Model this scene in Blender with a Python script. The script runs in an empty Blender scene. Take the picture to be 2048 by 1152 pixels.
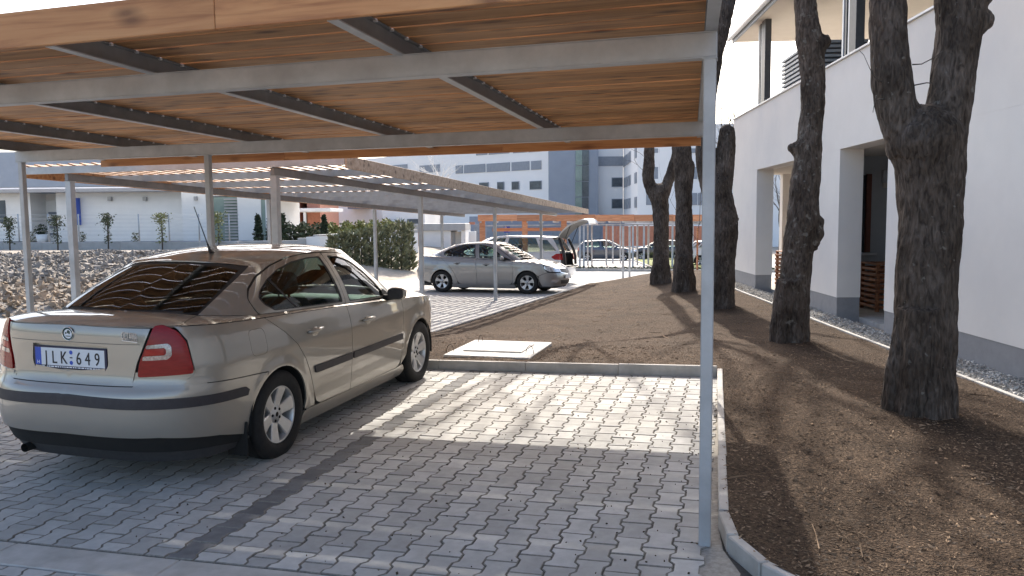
import bpy, bmesh, math, random
import numpy as np
from mathutils import Vector, Matrix, noise
from mathutils.geometry import delaunay_2d_cdt

R = math.radians
random.seed(7)
rng = np.random.default_rng(7)
scene = bpy.context.scene
COL = scene.collection

# ------------------------------------------------------------------ camera
CAM_H, FOC = 1.64, 1600.0
YAW, PITCH, ROLL = R(15.5), R(4.86), R(0.55)
c_fw = Vector((-math.sin(YAW) * math.cos(PITCH), math.cos(YAW) * math.cos(PITCH), -math.sin(PITCH)))
_rt = Vector((math.cos(YAW), math.sin(YAW), 0))
_up = _rt.cross(c_fw)
c_rt = _rt * math.cos(ROLL) - _up * math.sin(ROLL)
c_up = _up * math.cos(ROLL) + _rt * math.sin(ROLL)
cam_d = bpy.data.cameras.new('camera')
cam_d.sensor_width = 36.0
cam_d.lens = FOC / 2048 * 36.0
cam_d.clip_start, cam_d.clip_end = 0.05, 3000
cam = bpy.data.objects.new('camera', cam_d)
COL.objects.link(cam)
mm = Matrix((c_rt, c_up, -c_fw)).transposed().to_4x4()
mm.translation = (0, 0, CAM_H)
cam.matrix_world = mm
scene.camera = cam

# ------------------------------------------------------------------ sky, sun, exposure
SUN_EL, SUN_AZ = R(37.3), R(11.0)            # azimuth: degrees to the left of +Y
world = bpy.data.worlds.new('World')
scene.world = world
world.use_nodes = True
wn = world.node_tree
sky = wn.nodes.new('ShaderNodeTexSky')
sky.sky_type = 'NISHITA'
sky.sun_disc = False
sky.sun_elevation = SUN_EL
sky.sun_rotation = -SUN_AZ
sky.air_density, sky.dust_density, sky.ozone_density = 0.9, 3.0, 0.4
wn.links.new(sky.outputs[0], wn.nodes['Background'].inputs[0])
wn.nodes['Background'].inputs[1].default_value = 0.15
sun_d = bpy.data.lights.new('sun', 'SUN')
sun_d.energy, sun_d.angle, sun_d.color = 3.1, R(0.55), (1.0, 0.94, 0.85)
sun = bpy.data.objects.new('sun', sun_d)
COL.objects.link(sun)
sun_v = Vector((-math.sin(SUN_AZ) * math.cos(SUN_EL), math.cos(SUN_AZ) * math.cos(SUN_EL), math.sin(SUN_EL)))
sun.rotation_euler = sun_v.to_track_quat('Z', 'Y').to_euler()
sun.location = (0, 0, 40)
vs = scene.view_settings
vs.view_transform, vs.look, vs.gamma, vs.exposure = 'Standard', 'None', 1.0, 1.3
scene.cycles.max_bounces = 10
scene.cycles.transparent_max_bounces = 16
scene.cycles.sample_clamp_indirect = 6.0

# ------------------------------------------------------------------ helpers
def tag(o, label=None, cat=None, group=None, kind=None):
    if label: o['label'] = label
    if cat: o['category'] = cat
    if group: o['group'] = group
    if kind: o['kind'] = kind
    return o

def empty(name, loc=(0, 0, 0), rz=0.0, **kw):
    o = bpy.data.objects.new(name, None)
    COL.objects.link(o)
    o.empty_display_size = 0.2
    o.location = loc
    o.rotation_euler = (0, 0, rz)
    return tag(o, **kw)

def link_mesh(name, me, parent=None, loc=None, rot=None, **kw):
    o = bpy.data.objects.new(name, me)
    COL.objects.link(o)
    if parent is not None: o.parent = parent
    if loc is not None: o.location = loc
    if rot is not None: o.rotation_euler = rot
    return tag(o, **kw)

def new_mesh(name, verts, faces, mat=None, smooth=False):
    me = bpy.data.meshes.new(name)
    me.from_pydata([tuple(v) for v in verts], [], [tuple(f) for f in faces])
    if mat is not None:
        for m in (mat if isinstance(mat, (list, tuple)) else [mat]): me.materials.append(m)
    if smooth: me.polygons.foreach_set('use_smooth', [True] * len(me.polygons))
    me.update()
    return me

class MB:
    """collects simple shapes; build() links them as one mesh object"""
    def __init__(s): s.v, s.f, s.sm = [], [], []
    def add(s, verts, faces, smooth=False, M=None):
        n = len(s.v)
        if M is not None: verts = [M @ Vector(v) for v in verts]
        s.v += [tuple(v) for v in verts]
        for f in faces:
            s.f.append(tuple(i + n for i in f)); s.sm.append(smooth)
        return s
    def box(s, x0, x1, y0, y1, z0, z1, M=None):
        v = [(x, y, z) for z in (z0, z1) for y in (y0, y1) for x in (x0, x1)]
        return s.add(v, [(0, 2, 3, 1), (4, 5, 7, 6), (0, 1, 5, 4), (2, 6, 7, 3), (0, 4, 6, 2), (1, 3, 7, 5)], False, M)
    def cbox(s, x0, x1, y0, y1, z0, z1, c=0.004, M=None):
        lo, hi = (x0, y0, z0), (x1, y1, z1)
        ctr = Vector(((x0 + x1) / 2, (y0 + y1) / 2, (z0 + z1) / 2))
        idx, vs_ = {}, []
        for sx in (0, 1):
            for sy in (0, 1):
                for sz in (0, 1):
                    sg = (sx, sy, sz)
                    for a in range(3):
                        p = []
                        for k in range(3):
                            q = hi[k] if sg[k] else lo[k]
                            if k != a: q += -c if sg[k] else c
                            p.append(q)
                        idx[(sg, a)] = len(vs_); vs_.append(Vector(p))
        fs = []
        for a in range(3):
            b, d = (a + 1) % 3, (a + 2) % 3
            for sa in (0, 1):
                f = []
                for sb, sd in ((0, 0), (1, 0), (1, 1), (0, 1)):
                    g = [0, 0, 0]; g[a], g[b], g[d] = sa, sb, sd
                    f.append(idx[(tuple(g), a)])
                fs.append(f)
            for sa in (0, 1):
                for sb in (0, 1):
                    g0 = [0, 0, 0]; g0[a], g0[b] = sa, sb; g1 = list(g0); g1[d] = 1
                    g0, g1 = tuple(g0), tuple(g1)
                    fs.append([idx[(g0, a)], idx[(g1, a)], idx[(g1, b)], idx[(g0, b)]])
        for sx in (0, 1):
            for sy in (0, 1):
                for sz in (0, 1):
                    fs.append([idx[((sx, sy, sz), k)] for k in range(3)])
        out = []
        for f in fs:
            n = (vs_[f[1]] - vs_[f[0]]).cross(vs_[f[2]] - vs_[f[0]])
            m = sum((vs_[i] for i in f), Vector()) / len(f) - ctr
            out.append(tuple(f) if n.dot(m) > 0 else tuple(reversed(f)))
        return s.add(vs_, out, False, M)
    def prism(s, poly, z0, z1, M=None):
        n = len(poly)
        v = [(p[0], p[1], z0) for p in poly] + [(p[0], p[1], z1) for p in poly]
        f = [tuple(reversed(range(n))), tuple(range(n, 2 * n))] + [(i, (i + 1) % n, n + (i + 1) % n, n + i) for i in range(n)]
        return s.add(v, f, False, M)
    def tube(s, pts, rad, n=8, cap=True, M=None, smooth=True):
        pts = [Vector(p) for p in pts]
        if not hasattr(rad, '__len__'): rad = [rad] * len(pts)
        v, f = [], []
        ref = Vector((0, 0, 1)); t0 = (pts[1] - pts[0]).normalized()
        if abs(t0.dot(ref)) > 0.9: ref = Vector((1, 0, 0))
        a = t0.cross(ref).normalized()
        for i, p in enumerate(pts):
            t = (pts[min(i + 1, len(pts) - 1)] - pts[max(i - 1, 0)]).normalized()
            a = (a - t * a.dot(t)).normalized(); b = t.cross(a)
            for k in range(n):
                w = 2 * math.pi * k / n
                v.append(p + (a * math.cos(w) + b * math.sin(w)) * rad[i])
        for i in range(len(pts) - 1):
            for k in range(n):
                k2 = (k + 1) % n
                f.append((i * n + k, i * n + k2, (i + 1) * n + k2, (i + 1) * n + k))
        if cap:
            f.append(tuple(reversed(range(n)))); f.append(tuple(range((len(pts) - 1) * n, len(pts) * n)))
        return s.add(v, f, smooth, M)
    def lathe(s, prof, n=32, M=None, smooth=True, axis='y'):
        """profile (r, h) turned about the axis"""
        v, f = [], []
        for r, h in prof:
            for k in range(n):
                w = 2 * math.pi * k / n
                c_, s_ = r * math.cos(w), r * math.sin(w)
                v.append((c_, h, s_) if axis == 'y' else (c_, s_, h))
        for i in range(len(prof) - 1):
            for k in range(n):
                k2 = (k + 1) % n
                q = (i * n + k, (i + 1) * n + k, (i + 1) * n + k2, i * n + k2)
                f.append(q if axis == 'y' else tuple(reversed(q)))
        return s.add(v, f, smooth, M)
    def sellip(s, c, r, p=(0.5, 0.5), nu=18, nv=12, M=None):
        """rounded block (superellipsoid)"""
        def sp(x, e): return math.copysign(abs(x) ** e, x)
        v, f = [], []
        for j in range(nv + 1):
            ph = -math.pi / 2 + math.pi * j / nv
            for i in range(nu):
                th = 2 * math.pi * i / nu
                v.append((c[0] + r[0] * sp(math.cos(ph), p[1]) * sp(math.cos(th), p[0]),
                          c[1] + r[1] * sp(math.cos(ph), p[1]) * sp(math.sin(th), p[0]), c[2] + r[2] * sp(math.sin(ph), p[1])))
        for j in range(nv):
            for i in range(nu):
                i2 = (i + 1) % nu
                f.append((j * nu + i, j * nu + i2, (j + 1) * nu + i2, (j + 1) * nu + i))
        return s.add(v, f, True, M)
    def mesh(s, name, mat):
        me = new_mesh(name, s.v, s.f, mat)
        me.polygons.foreach_set('use_smooth', s.sm)
        return me
    def build(s, name, mat, parent=None, loc=None, rot=None, **kw):
        return link_mesh(name, s.mesh(name, mat), parent, loc, rot, **kw)

def text_mesh(txt, size, mat, depth=0.0, align='LEFT', shear=0.0, xs=1.0):
    cu = bpy.data.curves.new('lettering', 'FONT')
    cu.body, cu.size, cu.extrude, cu.align_x, cu.shear = txt, size, depth, align, shear
    cu.resolution_u = 3
    o = bpy.data.objects.new('lettering', cu)
    COL.objects.link(o)
    dg = bpy.context.evaluated_depsgraph_get()
    me = bpy.data.meshes.new_from_object(o.evaluated_get(dg))
    bpy.data.objects.remove(o)
    bpy.data.curves.remove(cu)
    me.transform(Matrix.Diagonal((xs, 1, 1, 1)))
    me.materials.clear(); me.materials.append(mat)
    return me

# ------------------------------------------------------------------ materials
def pm(name, c1, c2=None, scale=5.0, rough=0.7, bump=0.0, bscale=None, metal=0.0, stretch=(1, 1, 1), coord='Object',
       vary=0.0, detail=6.0, coat=0.0, spec=0.5, dist=0.02, contrast=(0.3, 0.7), rvar=0.0, island=False, dirt=None):
    m = bpy.data.materials.new(name)
    m.use_nodes = True
    nt = m.node_tree; N, L = nt.nodes, nt.links
    b = N['Principled BSDF']
    b.inputs['Roughness'].default_value = rough
    b.inputs['Metallic'].default_value = metal
    b.inputs['Specular IOR Level'].default_value = spec
    if coat:
        b.inputs['Coat Weight'].default_value = coat
        b.inputs['Coat Roughness'].default_value = 0.04
    if c2 is None: c2 = c1
    if coord == 'World':
        src = N.new('ShaderNodeNewGeometry').outputs['Position']
    else:
        src = N.new('ShaderNodeTexCoord').outputs['Object']
    mp = N.new('ShaderNodeMapping'); mp.inputs['Scale'].default_value = stretch
    L.new(src, mp.inputs['Vector'])
    rnd = None
    if vary or island:
        rnd = N.new('ShaderNodeNewGeometry').outputs['Random Per Island'] if island else N.new('ShaderNodeObjectInfo').outputs['Random']
        if not island:
            mul = N.new('ShaderNodeVectorMath'); mul.operation = 'SCALE'
            cmb = N.new('ShaderNodeCombineXYZ')
            for i in range(3): L.new(rnd, cmb.inputs[i])
            mul.inputs['Scale'].default_value = 37.0
            L.new(cmb.outputs[0], mul.inputs[0])
            L.new(mul.outputs[0], mp.inputs['Location'])
    nz = N.new('ShaderNodeTexNoise'); nz.inputs['Scale'].default_value = scale; nz.inputs['Detail'].default_value = detail
    nz.inputs['Roughness'].default_value = 0.62
    L.new(mp.outputs[0], nz.inputs['Vector'])
    rp = N.new('ShaderNodeValToRGB')
    rp.color_ramp.elements[0].position, rp.color_ramp.elements[1].position = contrast
    rp.color_ramp.elements[0].color = (*c1, 1); rp.color_ramp.elements[1].color = (*c2, 1)
    L.new(nz.outputs['Fac'], rp.inputs[0])
    colr = rp.outputs[0]
    if vary:
        hs = N.new('ShaderNodeHueSaturation')
        mr = N.new('ShaderNodeMapRange'); mr.inputs[3].default_value, mr.inputs[4].default_value = 1 - vary, 1 + vary
        L.new(rnd, mr.inputs[0]); L.new(mr.outputs[0], hs.inputs['Value']); L.new(colr, hs.inputs['Color'])
        colr = hs.outputs[0]
    if dirt:
        dn = N.new('ShaderNodeTexNoise'); dn.inputs['Scale'].default_value = dirt[1]; dn.inputs['Detail'].default_value = 5
        g = N.new('ShaderNodeNewGeometry'); L.new(g.outputs['Position'], dn.inputs['Vector'])
        dr = N.new('ShaderNodeMapRange'); dr.inputs[1].default_value, dr.inputs[2].default_value = 0.45, 0.7
        dr.inputs[3].default_value, dr.inputs[4].default_value = 0, dirt[2]
        L.new(dn.outputs['Fac'], dr.inputs[0])
        mx = N.new('ShaderNodeMix'); mx.data_type = 'RGBA'
        L.new(dr.outputs[0], mx.inputs[0]); L.new(colr, mx.inputs[6]); mx.inputs[7].default_value = (*dirt[0], 1)
        colr = mx.outputs[2]
    L.new(colr, b.inputs['Base Color'])
    if rvar:
        rr = N.new('ShaderNodeMapRange'); rr.inputs[3].default_value, rr.inputs[4].default_value = rough - rvar, rough + rvar
        L.new(nz.outputs['Fac'], rr.inputs[0]); L.new(rr.outputs[0], b.inputs['Roughness'])
    if bump:
        bn = N.new('ShaderNodeTexNoise'); bn.inputs['Scale'].default_value = bscale or scale * 4; bn.inputs['Detail'].default_value = 5
        L.new(mp.outputs[0], bn.inputs['Vector'])
        bp = N.new('ShaderNodeBump'); bp.inputs['Strength'].default_value = bump; bp.inputs['Distance'].default_value = dist
        L.new(bn.outputs['Fac'], bp.inputs['Height']); L.new(bp.outputs[0], b.inputs['Normal'])
    return m

def wood_mat(name, c_dark, c_mid, c_light, axis=0, vary=0.18, rough=0.62, knots=0.9):
    """sawn softwood: grain along one axis, growth bands and dark knots"""
    m = bpy.data.materials.new(name); m.use_nodes = True
    nt = m.node_tree; N, L = nt.nodes, nt.links; b = N['Principled BSDF']
    b.inputs['Roughness'].default_value = rough
    tc = N.new('ShaderNodeTexCoord'); oi = N.new('ShaderNodeObjectInfo')
    cmb = N.new('ShaderNodeCombineXYZ')
    for i in range(3): L.new(oi.outputs['Random'], cmb.inputs[i])
    sc = N.new('ShaderNodeVectorMath'); sc.operation = 'SCALE'; sc.inputs['Scale'].default_value = 61.0
    L.new(cmb.outputs[0], sc.inputs[0])
    ad = N.new('ShaderNodeVectorMath'); ad.operation = 'ADD'
    L.new(tc.outputs['Object'], ad.inputs[0]); L.new(sc.outputs[0], ad.inputs[1])
    mp = N.new('ShaderNodeMapping'); st = [14.0, 14.0, 14.0]; st[axis] = 0.9
    mp.inputs['Scale'].default_value = st
    L.new(ad.outputs[0], mp.inputs['Vector'])
    nz = N.new('ShaderNodeTexNoise'); nz.inputs['Scale'].default_value = 1.6; nz.inputs['Detail'].default_value = 8; nz.inputs['Distortion'].default_value = 0.6
    L.new(mp.outputs[0], nz.inputs['Vector'])
    rp = N.new('ShaderNodeValToRGB')
    e = rp.color_ramp.elements
    e[0].position, e[1].position = 0.30, 0.72
    e[0].color, e[1].color = (*c_dark, 1), (*c_light, 1)
    k = e.new(0.5); k.color = (*c_mid, 1)
    L.new(nz.outputs['Fac'], rp.inputs[0])
    mk = N.new('ShaderNodeMapping'); sk = [7.0, 7.0, 7.0]; sk[axis] = 2.6
    mk.inputs['Scale'].default_value = sk
    L.new(ad.outputs[0], mk.inputs['Vector'])
    vo = N.new('ShaderNodeTexVoronoi'); vo.inputs['Scale'].default_value = 1.15
    L.new(mk.outputs[0], vo.inputs['Vector'])
    mr = N.new('ShaderNodeMapRange'); mr.inputs[1].default_value, mr.inputs[2].default_value = 0.06, 0.32
    mr.inputs[3].default_value, mr.inputs[4].default_value = knots, 0.0
    L.new(vo.outputs['Distance'], mr.inputs[0])
    mx = N.new('ShaderNodeMix'); mx.data_type = 'RGBA'
    L.new(mr.outputs[0], mx.inputs[0]); L.new(rp.outputs[0], mx.inputs[6]); mx.inputs[7].default_value = (c_dark[0] * .36, c_dark[1] * .32, c_dark[2] * .32, 1)
    hs = N.new('ShaderNodeHueSaturation'); vr = N.new('ShaderNodeMapRange')
    vr.inputs[3].default_value, vr.inputs[4].default_value = 1 - vary, 1 + vary
    L.new(oi.outputs['Random'], vr.inputs[0]); L.new(vr.outputs[0], hs.inputs['Value']); L.new(mx.outputs[2], hs.inputs['Color'])
    L.new(hs.outputs[0], b.inputs['Base Color'])
    bp = N.new('ShaderNodeBump'); bp.inputs['Strength'].default_value = 0.25; bp.inputs['Distance'].default_value = 0.004
    L.new(nz.outputs['Fac'], bp.inputs['Height']); L.new(bp.outputs[0], b.inputs['Normal'])
    return m

def glass_mat(name, tint=(0.62, 0.72, 0.68), rough=0.0, ior=1.5, dark=0.0):
    m = bpy.data.materials.new(name); m.use_nodes = True
    nt = m.node_tree; N, L = nt.nodes, nt.links
    for n in list(N):
        if n.type == 'BSDF_PRINCIPLED': N.remove(n)
    out = [n for n in N if n.type == 'OUTPUT_MATERIAL'][0]
    tr = N.new('ShaderNodeBsdfTransparent'); tr.inputs[0].default_value = (*tint, 1)
    gl = N.new('ShaderNodeBsdfGlossy'); gl.inputs['Roughness'].default_value = rough
    tw = N.new('ShaderNodeTexNoise'); tw.inputs['Scale'].default_value = 0.4
    fr = N.new('ShaderNodeFresnel'); fr.inputs[0].default_value = ior
    ml = N.new('ShaderNodeMath'); ml.operation = 'MULTIPLY_ADD'; ml.inputs[1].default_value = 1.1; ml.inputs[2].default_value = 0.02; ml.use_clamp = True
    L.new(fr.outputs[0], ml.inputs[0])
    mx = N.new('ShaderNodeMixShader')
    L.new(ml.outputs[0], mx.inputs[0]); L.new(tr.outputs[0], mx.inputs[1]); L.new(gl.outputs[0], mx.inputs[2])
    L.new(mx.outputs[0], out.inputs[0])
    return m

M_ = {}
M_['steel'] = pm('galvanised_steel', (0.37, 0.39, 0.41), (0.46, 0.48, 0.50), 9, rough=0.5, metal=0.25, bump=0.04, bscale=60, rvar=0.1, dirt=((0.25, 0.25, 0.255), 3.0, 0.5))
M_['steel_dark'] = pm('shaded_steel', (0.17, 0.175, 0.18), (0.25, 0.255, 0.26), 7, rough=0.5, metal=0.25, rvar=0.1, dirt=((0.2, 0.2, 0.21), 4.0, 0.5))  # the same steel, darkened in colour for faces in shade
M_['wood_x'] = wood_mat('larch_plank_x', (0.20, 0.088, 0.033), (0.375, 0.19, 0.074), (0.48, 0.265, 0.118), 0, vary=0.22)
M_['wood_y'] = wood_mat('larch_plank_y', (0.24, 0.10, 0.04), (0.38, 0.185, 0.075), (0.47, 0.26, 0.12), 1)
M_['fascia_x'] = wood_mat('larch_board_x', (0.30, 0.12, 0.045), (0.46, 0.215, 0.085), (0.54, 0.28, 0.12), 0, knots=0.7)
M_['fascia_y'] = wood_mat('weathered_board_y', (0.27, 0.185, 0.125), (0.38, 0.28, 0.20), (0.47, 0.365, 0.275), 1, knots=0.95)
M_['orange'] = wood_mat('orange_stained_timber', (0.40, 0.15, 0.07), (0.54, 0.22, 0.10), (0.62, 0.29, 0.15), 0, knots=0.3)
# ------------------------------------------------------------------ lie of the land
def sstep(a, b, x):
    t = min(1.0, max(0.0, (x - a) / (b - a))); return t * t * (3 - 2 * t)
def z_bay(x, y): return 0.0156 * x + 0.010 * y
def z_site(y): return -0.35 - 0.025 * (min(y, 75) - 19)
FA = R(12.4)
F_D = Vector((-math.sin(FA), math.cos(FA), 0)); F_N = Vector((math.cos(FA), math.sin(FA), 0)); F_OFF = 4.654
def fac(s, o=0.0, z=0.0):
    """point on the white house: s along its front, o behind the front, z up"""
    p = F_D * s + F_N * (F_OFF + o); return Vector((p.x, p.y, z))
def z_mulch(x, y):
    o = x * F_N.x + y * F_N.y                       # distance towards the house front
    left = z_site(y) + 0.05
    near = 0.075 + z_bay(min(x, 0), min(y, 8))
    base = near + (left - near) * sstep(8.3, 12.5, y)
    w = sstep(0.5, F_OFF - 0.55, o) if y > 8 else sstep(0.5, F_OFF - .55, max(o, x))
    return base + (0.0 - base) * w
def z_ground(x, y):
    z = z_site(y) - 0.06
    near = z_bay(x, y) - 0.07
    z = near + (z - near) * sstep(7.5, 10.5, y)
    d = -0.267 * x + 0.9636 * y
    z += 1.2 * sstep(18, 31, d) * sstep(-11.5, -17, x) * (1 - sstep(46, 60, y))
    o = x * F_N.x + y * F_N.y
    if y < 30: z += (-0.10 - z) * sstep(1.5, 3.5, o) * (1 - sstep(24, 29, y))
    return z
def px(u, v, zf):
    """where the sight line through pixel (u, v) meets the surface z = zf(x, y)"""
    d = c_fw + c_rt * ((u - 1024) / FOC) + c_up * ((576 - v) / FOC)
    o = Vector((0, 0, CAM_H)); a, b = 0.5, None
    t = 0.5
    while t < 200:
        p = o + d * t
        if p.z <= zf(p.x, p.y): b = t; break
        a = t; t *= 1.03
    if b is None: return o + d * 100
    for _ in range(30):
        m = (a + b) / 2; p = o + d * m
        if p.z <= zf(p.x, p.y): b = m
        else: a = m
    return o + d * b
def to_px(p):
    q = Vector(p) - Vector((0, 0, CAM_H)); d = q.dot(c_fw)
    if d < 0.05: return None
    return 1024 + FOC * q.dot(c_rt) / d, 576 - FOC * q.dot(c_up) / d, d

# ground sheet to the horizon
def axis(marks):
    out = []
    for a, b, st in marks:
        n = max(1, round((b - a) / st)); out += [a + (b - a) * i / n for i in range(n)]
    return out + [marks[-1][1]]
gx = axis([(-900, -120, 130), (-120, -50, 10), (-50, 20, 1.0), (20, 120, 10), (120, 900, 130)])
gy = axis([(-60, -4, 8), (-4, 62, 1.0), (62, 140, 6), (140, 1500, 170)])
gv = [(x, y, z_ground(x, y)) for y in gy for x in gx]
nx_ = len(gx)
gf = [(j * nx_ + i, j * nx_ + i + 1, (j + 1) * nx_ + i + 1, (j + 1) * nx_ + i) for j in range(len(gy) - 1) for i in range(nx_ - 1)]
M_['earth'] = pm('pale_sandy_earth', (0.30, 0.25, 0.19), (0.46, 0.40, 0.33), 0.9, rough=0.95, bump=0.6, bscale=9, coord='World', dist=0.05)
tag(link_mesh('ground', new_mesh('ground', gv, gf, M_['earth'], True)), kind='structure')

def sheet(name, poly, zf, dz, mat, step=1.0, **kw):
    """flat-laid area with the outline poly, draped over zf"""
    P = resample(poly, step)
    xs = [p[0] for p in P]; ys = [p[1] for p in P]
    pts = list(P)
    PA = np.array(P)
    X, Y = np.meshgrid(np.arange(min(xs) + step / 2, max(xs), step), np.arange(min(ys) + step / 2, max(ys), step))
    g = np.stack([X.ravel(), Y.ravel()], 1)
    g = g[in_poly(g, PA)]
    n = len(P)
    V, _, Fc, *_r = delaunay_2d_cdt([Vector(p) for p in pts] + [Vector(p) for p in g], [(i, (i + 1) % n) for i in range(n)], [], 0, 1e-6)
    V = np.array([(v.x, v.y) for v in V])
    cen = np.array([V[list(f)].mean(0) for f in Fc])
    ok = in_poly(cen, PA)
    faces = [f for f, k in zip(Fc, ok) if k]
    verts = [(p[0], p[1], zf(p[0], p[1]) + dz) for p in V]
    me = new_mesh(name, verts, faces, mat, True)
    bm = bmesh.new(); bm.from_mesh(me); bmesh.ops.recalc_face_normals(bm, faces=bm.faces)
    if sum(f.normal.z for f in bm.faces) < 0: bmesh.ops.reverse_faces(bm, faces=bm.faces)
    bm.to_mesh(me); bm.free()
    return tag(link_mesh(name, me), **kw)
def resample(poly, step):
    out = []
    n = len(poly)
    for i in range(n):
        a, b = poly[i], poly[(i + 1) % n]
        k = max(1, int(math.ceil(math.dist(a, b) / step)))
        out += [(a[0] + (b[0] - a[0]) * j / k, a[1] + (b[1] - a[1]) * j / k) for j in range(k)]
    return out
def in_poly(pts, poly):
    x, y = pts[:, 0], pts[:, 1]; c = np.zeros(len(pts), bool)
    n = len(poly); j = n - 1
    for i in range(n):
        xi, yi = poly[i]; xj, yj = poly[j]
        m = (yi > y) != (yj > y)
        with np.errstate(divide='ignore', invalid='ignore'):
            c ^= m & (x < (xj - xi) * (y - yi) / (yj - yi) + xi)
        j = i
    return c

# ------------------------------------------------------------------ driveway and lanes (far paving: pieces too small to tell apart)
def paver_far_mat(name, c1, c2):
    m = pm(name, c1, c2, 1.3, rough=0.9, coord='World', contrast=(0.25, 0.75))
    nt = m.node_tree; N, L = nt.nodes, nt.links; b = N['Principled BSDF']
    g = N.new('ShaderNodeNewGeometry'); br = N.new('ShaderNodeTexBrick')
    br.inputs['Scale'].default_value = 1.0
    br.inputs['Brick Width'].default_value, br.inputs['Row Height'].default_value, br.inputs['Mortar Size'].default_value = 0.2, 0.143, 0.006
    br.inputs['Color1'].default_value = (1, 1, 1, 1); br.inputs['Color2'].default_value = (0.82, 0.82, 0.82, 1); br.inputs['Mortar'].default_value = (0.45, 0.45, 0.45, 1)
    L.new(g.outputs['Position'], br.inputs['Vector'])
    mx = N.new('ShaderNodeMix'); mx.data_type = 'RGBA'; mx.blend_type = 'MULTIPLY'; mx.inputs[0].default_value = 1.0
    src = b.inputs['Base Color'].links[0].from_socket
    L.new(src, mx.inputs[6]); L.new(br.outputs['Color'], mx.inputs[7]); L.new(mx.outputs[2], b.inputs['Base Color'])
    return m
M_['drive'] = paver_far_mat('pale_paving', (0.40, 0.38, 0.35), (0.52, 0.50, 0.47))
sheet('driveway', [(-15, 8.3), (-4.6, 8.3), (-4.6, 26.0), (2.0, 27.6), (30, 31), (30, 38), (-15, 37.0)], lambda x, y: z_site(y), 0.0, M_['drive'], 1.0, kind='structure')
sheet('far_parking', [(-14, 37.5), (26, 37.5), (30, 62), (-14, 62)], lambda x, y: z_site(y), 0.03, M_['drive'], 2.0, kind='structure')

# ------------------------------------------------------------------ parking bay: interlocking double-T pavers
M_['paver'] = pm('grey_concrete_paver', (0.37, 0.36, 0.34), (0.475, 0.465, 0.44), 14, rough=0.92, bump=0.35, bscale=260, vary=0.19, dist=0.002, dirt=((0.30, 0.285, 0.26), 1.1, 0.55))
M_['paver_rest'] = pm('grey_concrete_paver_rest', (0.37, 0.36, 0.34), (0.475, 0.465, 0.44), 14, rough=0.92, bump=0.35, bscale=260, vary=0.19, dist=0.002, island=True, dirt=((0.30, 0.285, 0.26), 1.1, 0.55))
M_['paver_dark'] = pm('anthracite_concrete_paver', (0.115, 0.112, 0.112), (0.175, 0.172, 0.17), 14, rough=0.92, bump=0.35, bscale=260, vary=0.15, dist=0.002)
M_['paver_edge'] = pm('dirty_shaded_paver_edge', (0.17, 0.155, 0.13), (0.30, 0.275, 0.24), 60, rough=1.0, coord='World')  # bevels darkened in colour for joint dirt and the shade on them
M_['joint'] = pm('joint_sand', (0.07, 0.062, 0.052), (0.13, 0.115, 0.10), 30, rough=1.0, bump=0.5, bscale=300, coord='World', dist=0.004)
M_['kerb'] = pm('concrete_kerb', (0.40, 0.375, 0.34), (0.50, 0.475, 0.44), 11, rough=0.9, bump=0.3, bscale=150, vary=0.07, dist=0.002, dirt=((0.25, 0.23, 0.20), 5.0, 0.5))

M_['sand'] = pm('pale_joint_sand', (0.26, 0.235, 0.20), (0.42, 0.39, 0.34), 40, rough=1.0, bump=0.6, bscale=220, coord='World', dist=0.004)
pave = sheet('pavement', [(-11.2, 2.0), (-11.2, 8.04), (-0.13, 8.04), (-0.06, 4.2), (0.0, 3.85), (0.2, 3.5), (0.45, 3.3), (0.95, 3.18), (3.0, 3.15), (3.0, 1.2), (-4, 0.6), (-11.2, 0.6)], z_bay, -0.014, M_['joint'], 1.0, kind='structure')
PL, PP = 0.2, 0.143
def bone(y0, y1, g=0.0021):
    """outline of the paver between y0 and y1 (whole: -0.1 .. 0.1)"""
    w_e, w_w = 0.0825 - g, 0.0605 - g
    ys = [(-0.1 + g, w_e), (-0.0625, w_e), (-0.0375, w_w), (0.0375, w_w), (0.0625, w_e), (0.1 - g, w_e)]
    def wat(y): return float(np.interp(y, [a for a, _ in ys], [b for _, b in ys]))
    lo, hi = max(y0 + g, -0.1 + g), min(y1 - g, 0.1 - g)
    pr = [(lo, wat(lo))] + [(a, b) for a, b in ys if lo < a < hi] + [(hi, wat(hi))]
    return [(b, a) for a, b in pr] + [(-b, a) for a, b in reversed(pr)]
def paver_geo(outline, h=0.03, c=0.0048):
    n = len(outline); cx = sum(p[0] for p in outline) / n; cy = sum(p[1] for p in outline) / n
    ins = []
    for i in range(n):
        a, b, d = Vector(outline[i - 1]), Vector(outline[i]), Vector(outline[(i + 1) % n])
        e1, e2 = (b - a).normalized(), (d - b).normalized()
        n1, n2 = Vector((-e1.y, e1.x)), Vector((-e2.y, e2.x))
        k = (n1 + n2); k = k / max(0.4, k.length_squared) * 2
        ins.append(b + k * c)
    v = [(p[0], p[1], -h) for p in outline] + [(p[0], p[1], -c * .8) for p in outline] + [(p.x, p.y, 0) for p in ins]
    f = [tuple(range(2 * n, 3 * n))]
    for k in (0, 1):
        f += [(k * n + i, k * n + (i + 1) % n, (k + 1) * n + (i + 1) % n, (k + 1) * n + i) for i in range(n)]
    return v, f
geo = {'whole': paver_geo(bone(-0.1, 0.1)), 'low': paver_geo([(x, y - 0.05) for x, y in bone(0.0, 0.1)]), 'high': paver_geo([(x, y + 0.05) for x, y in bone(-0.1, 0.0)])}
pav_me = {(k, c): new_mesh('paver', *geo[k], [M_[c], M_['paver_edge']]) for k in geo for c in ('paver', 'paver_dark')}
for m_ in pav_me.values(): m_.polygons.foreach_set('material_index', [0] + [1] * (len(m_.polygons) - 1))
slots = []
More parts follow.
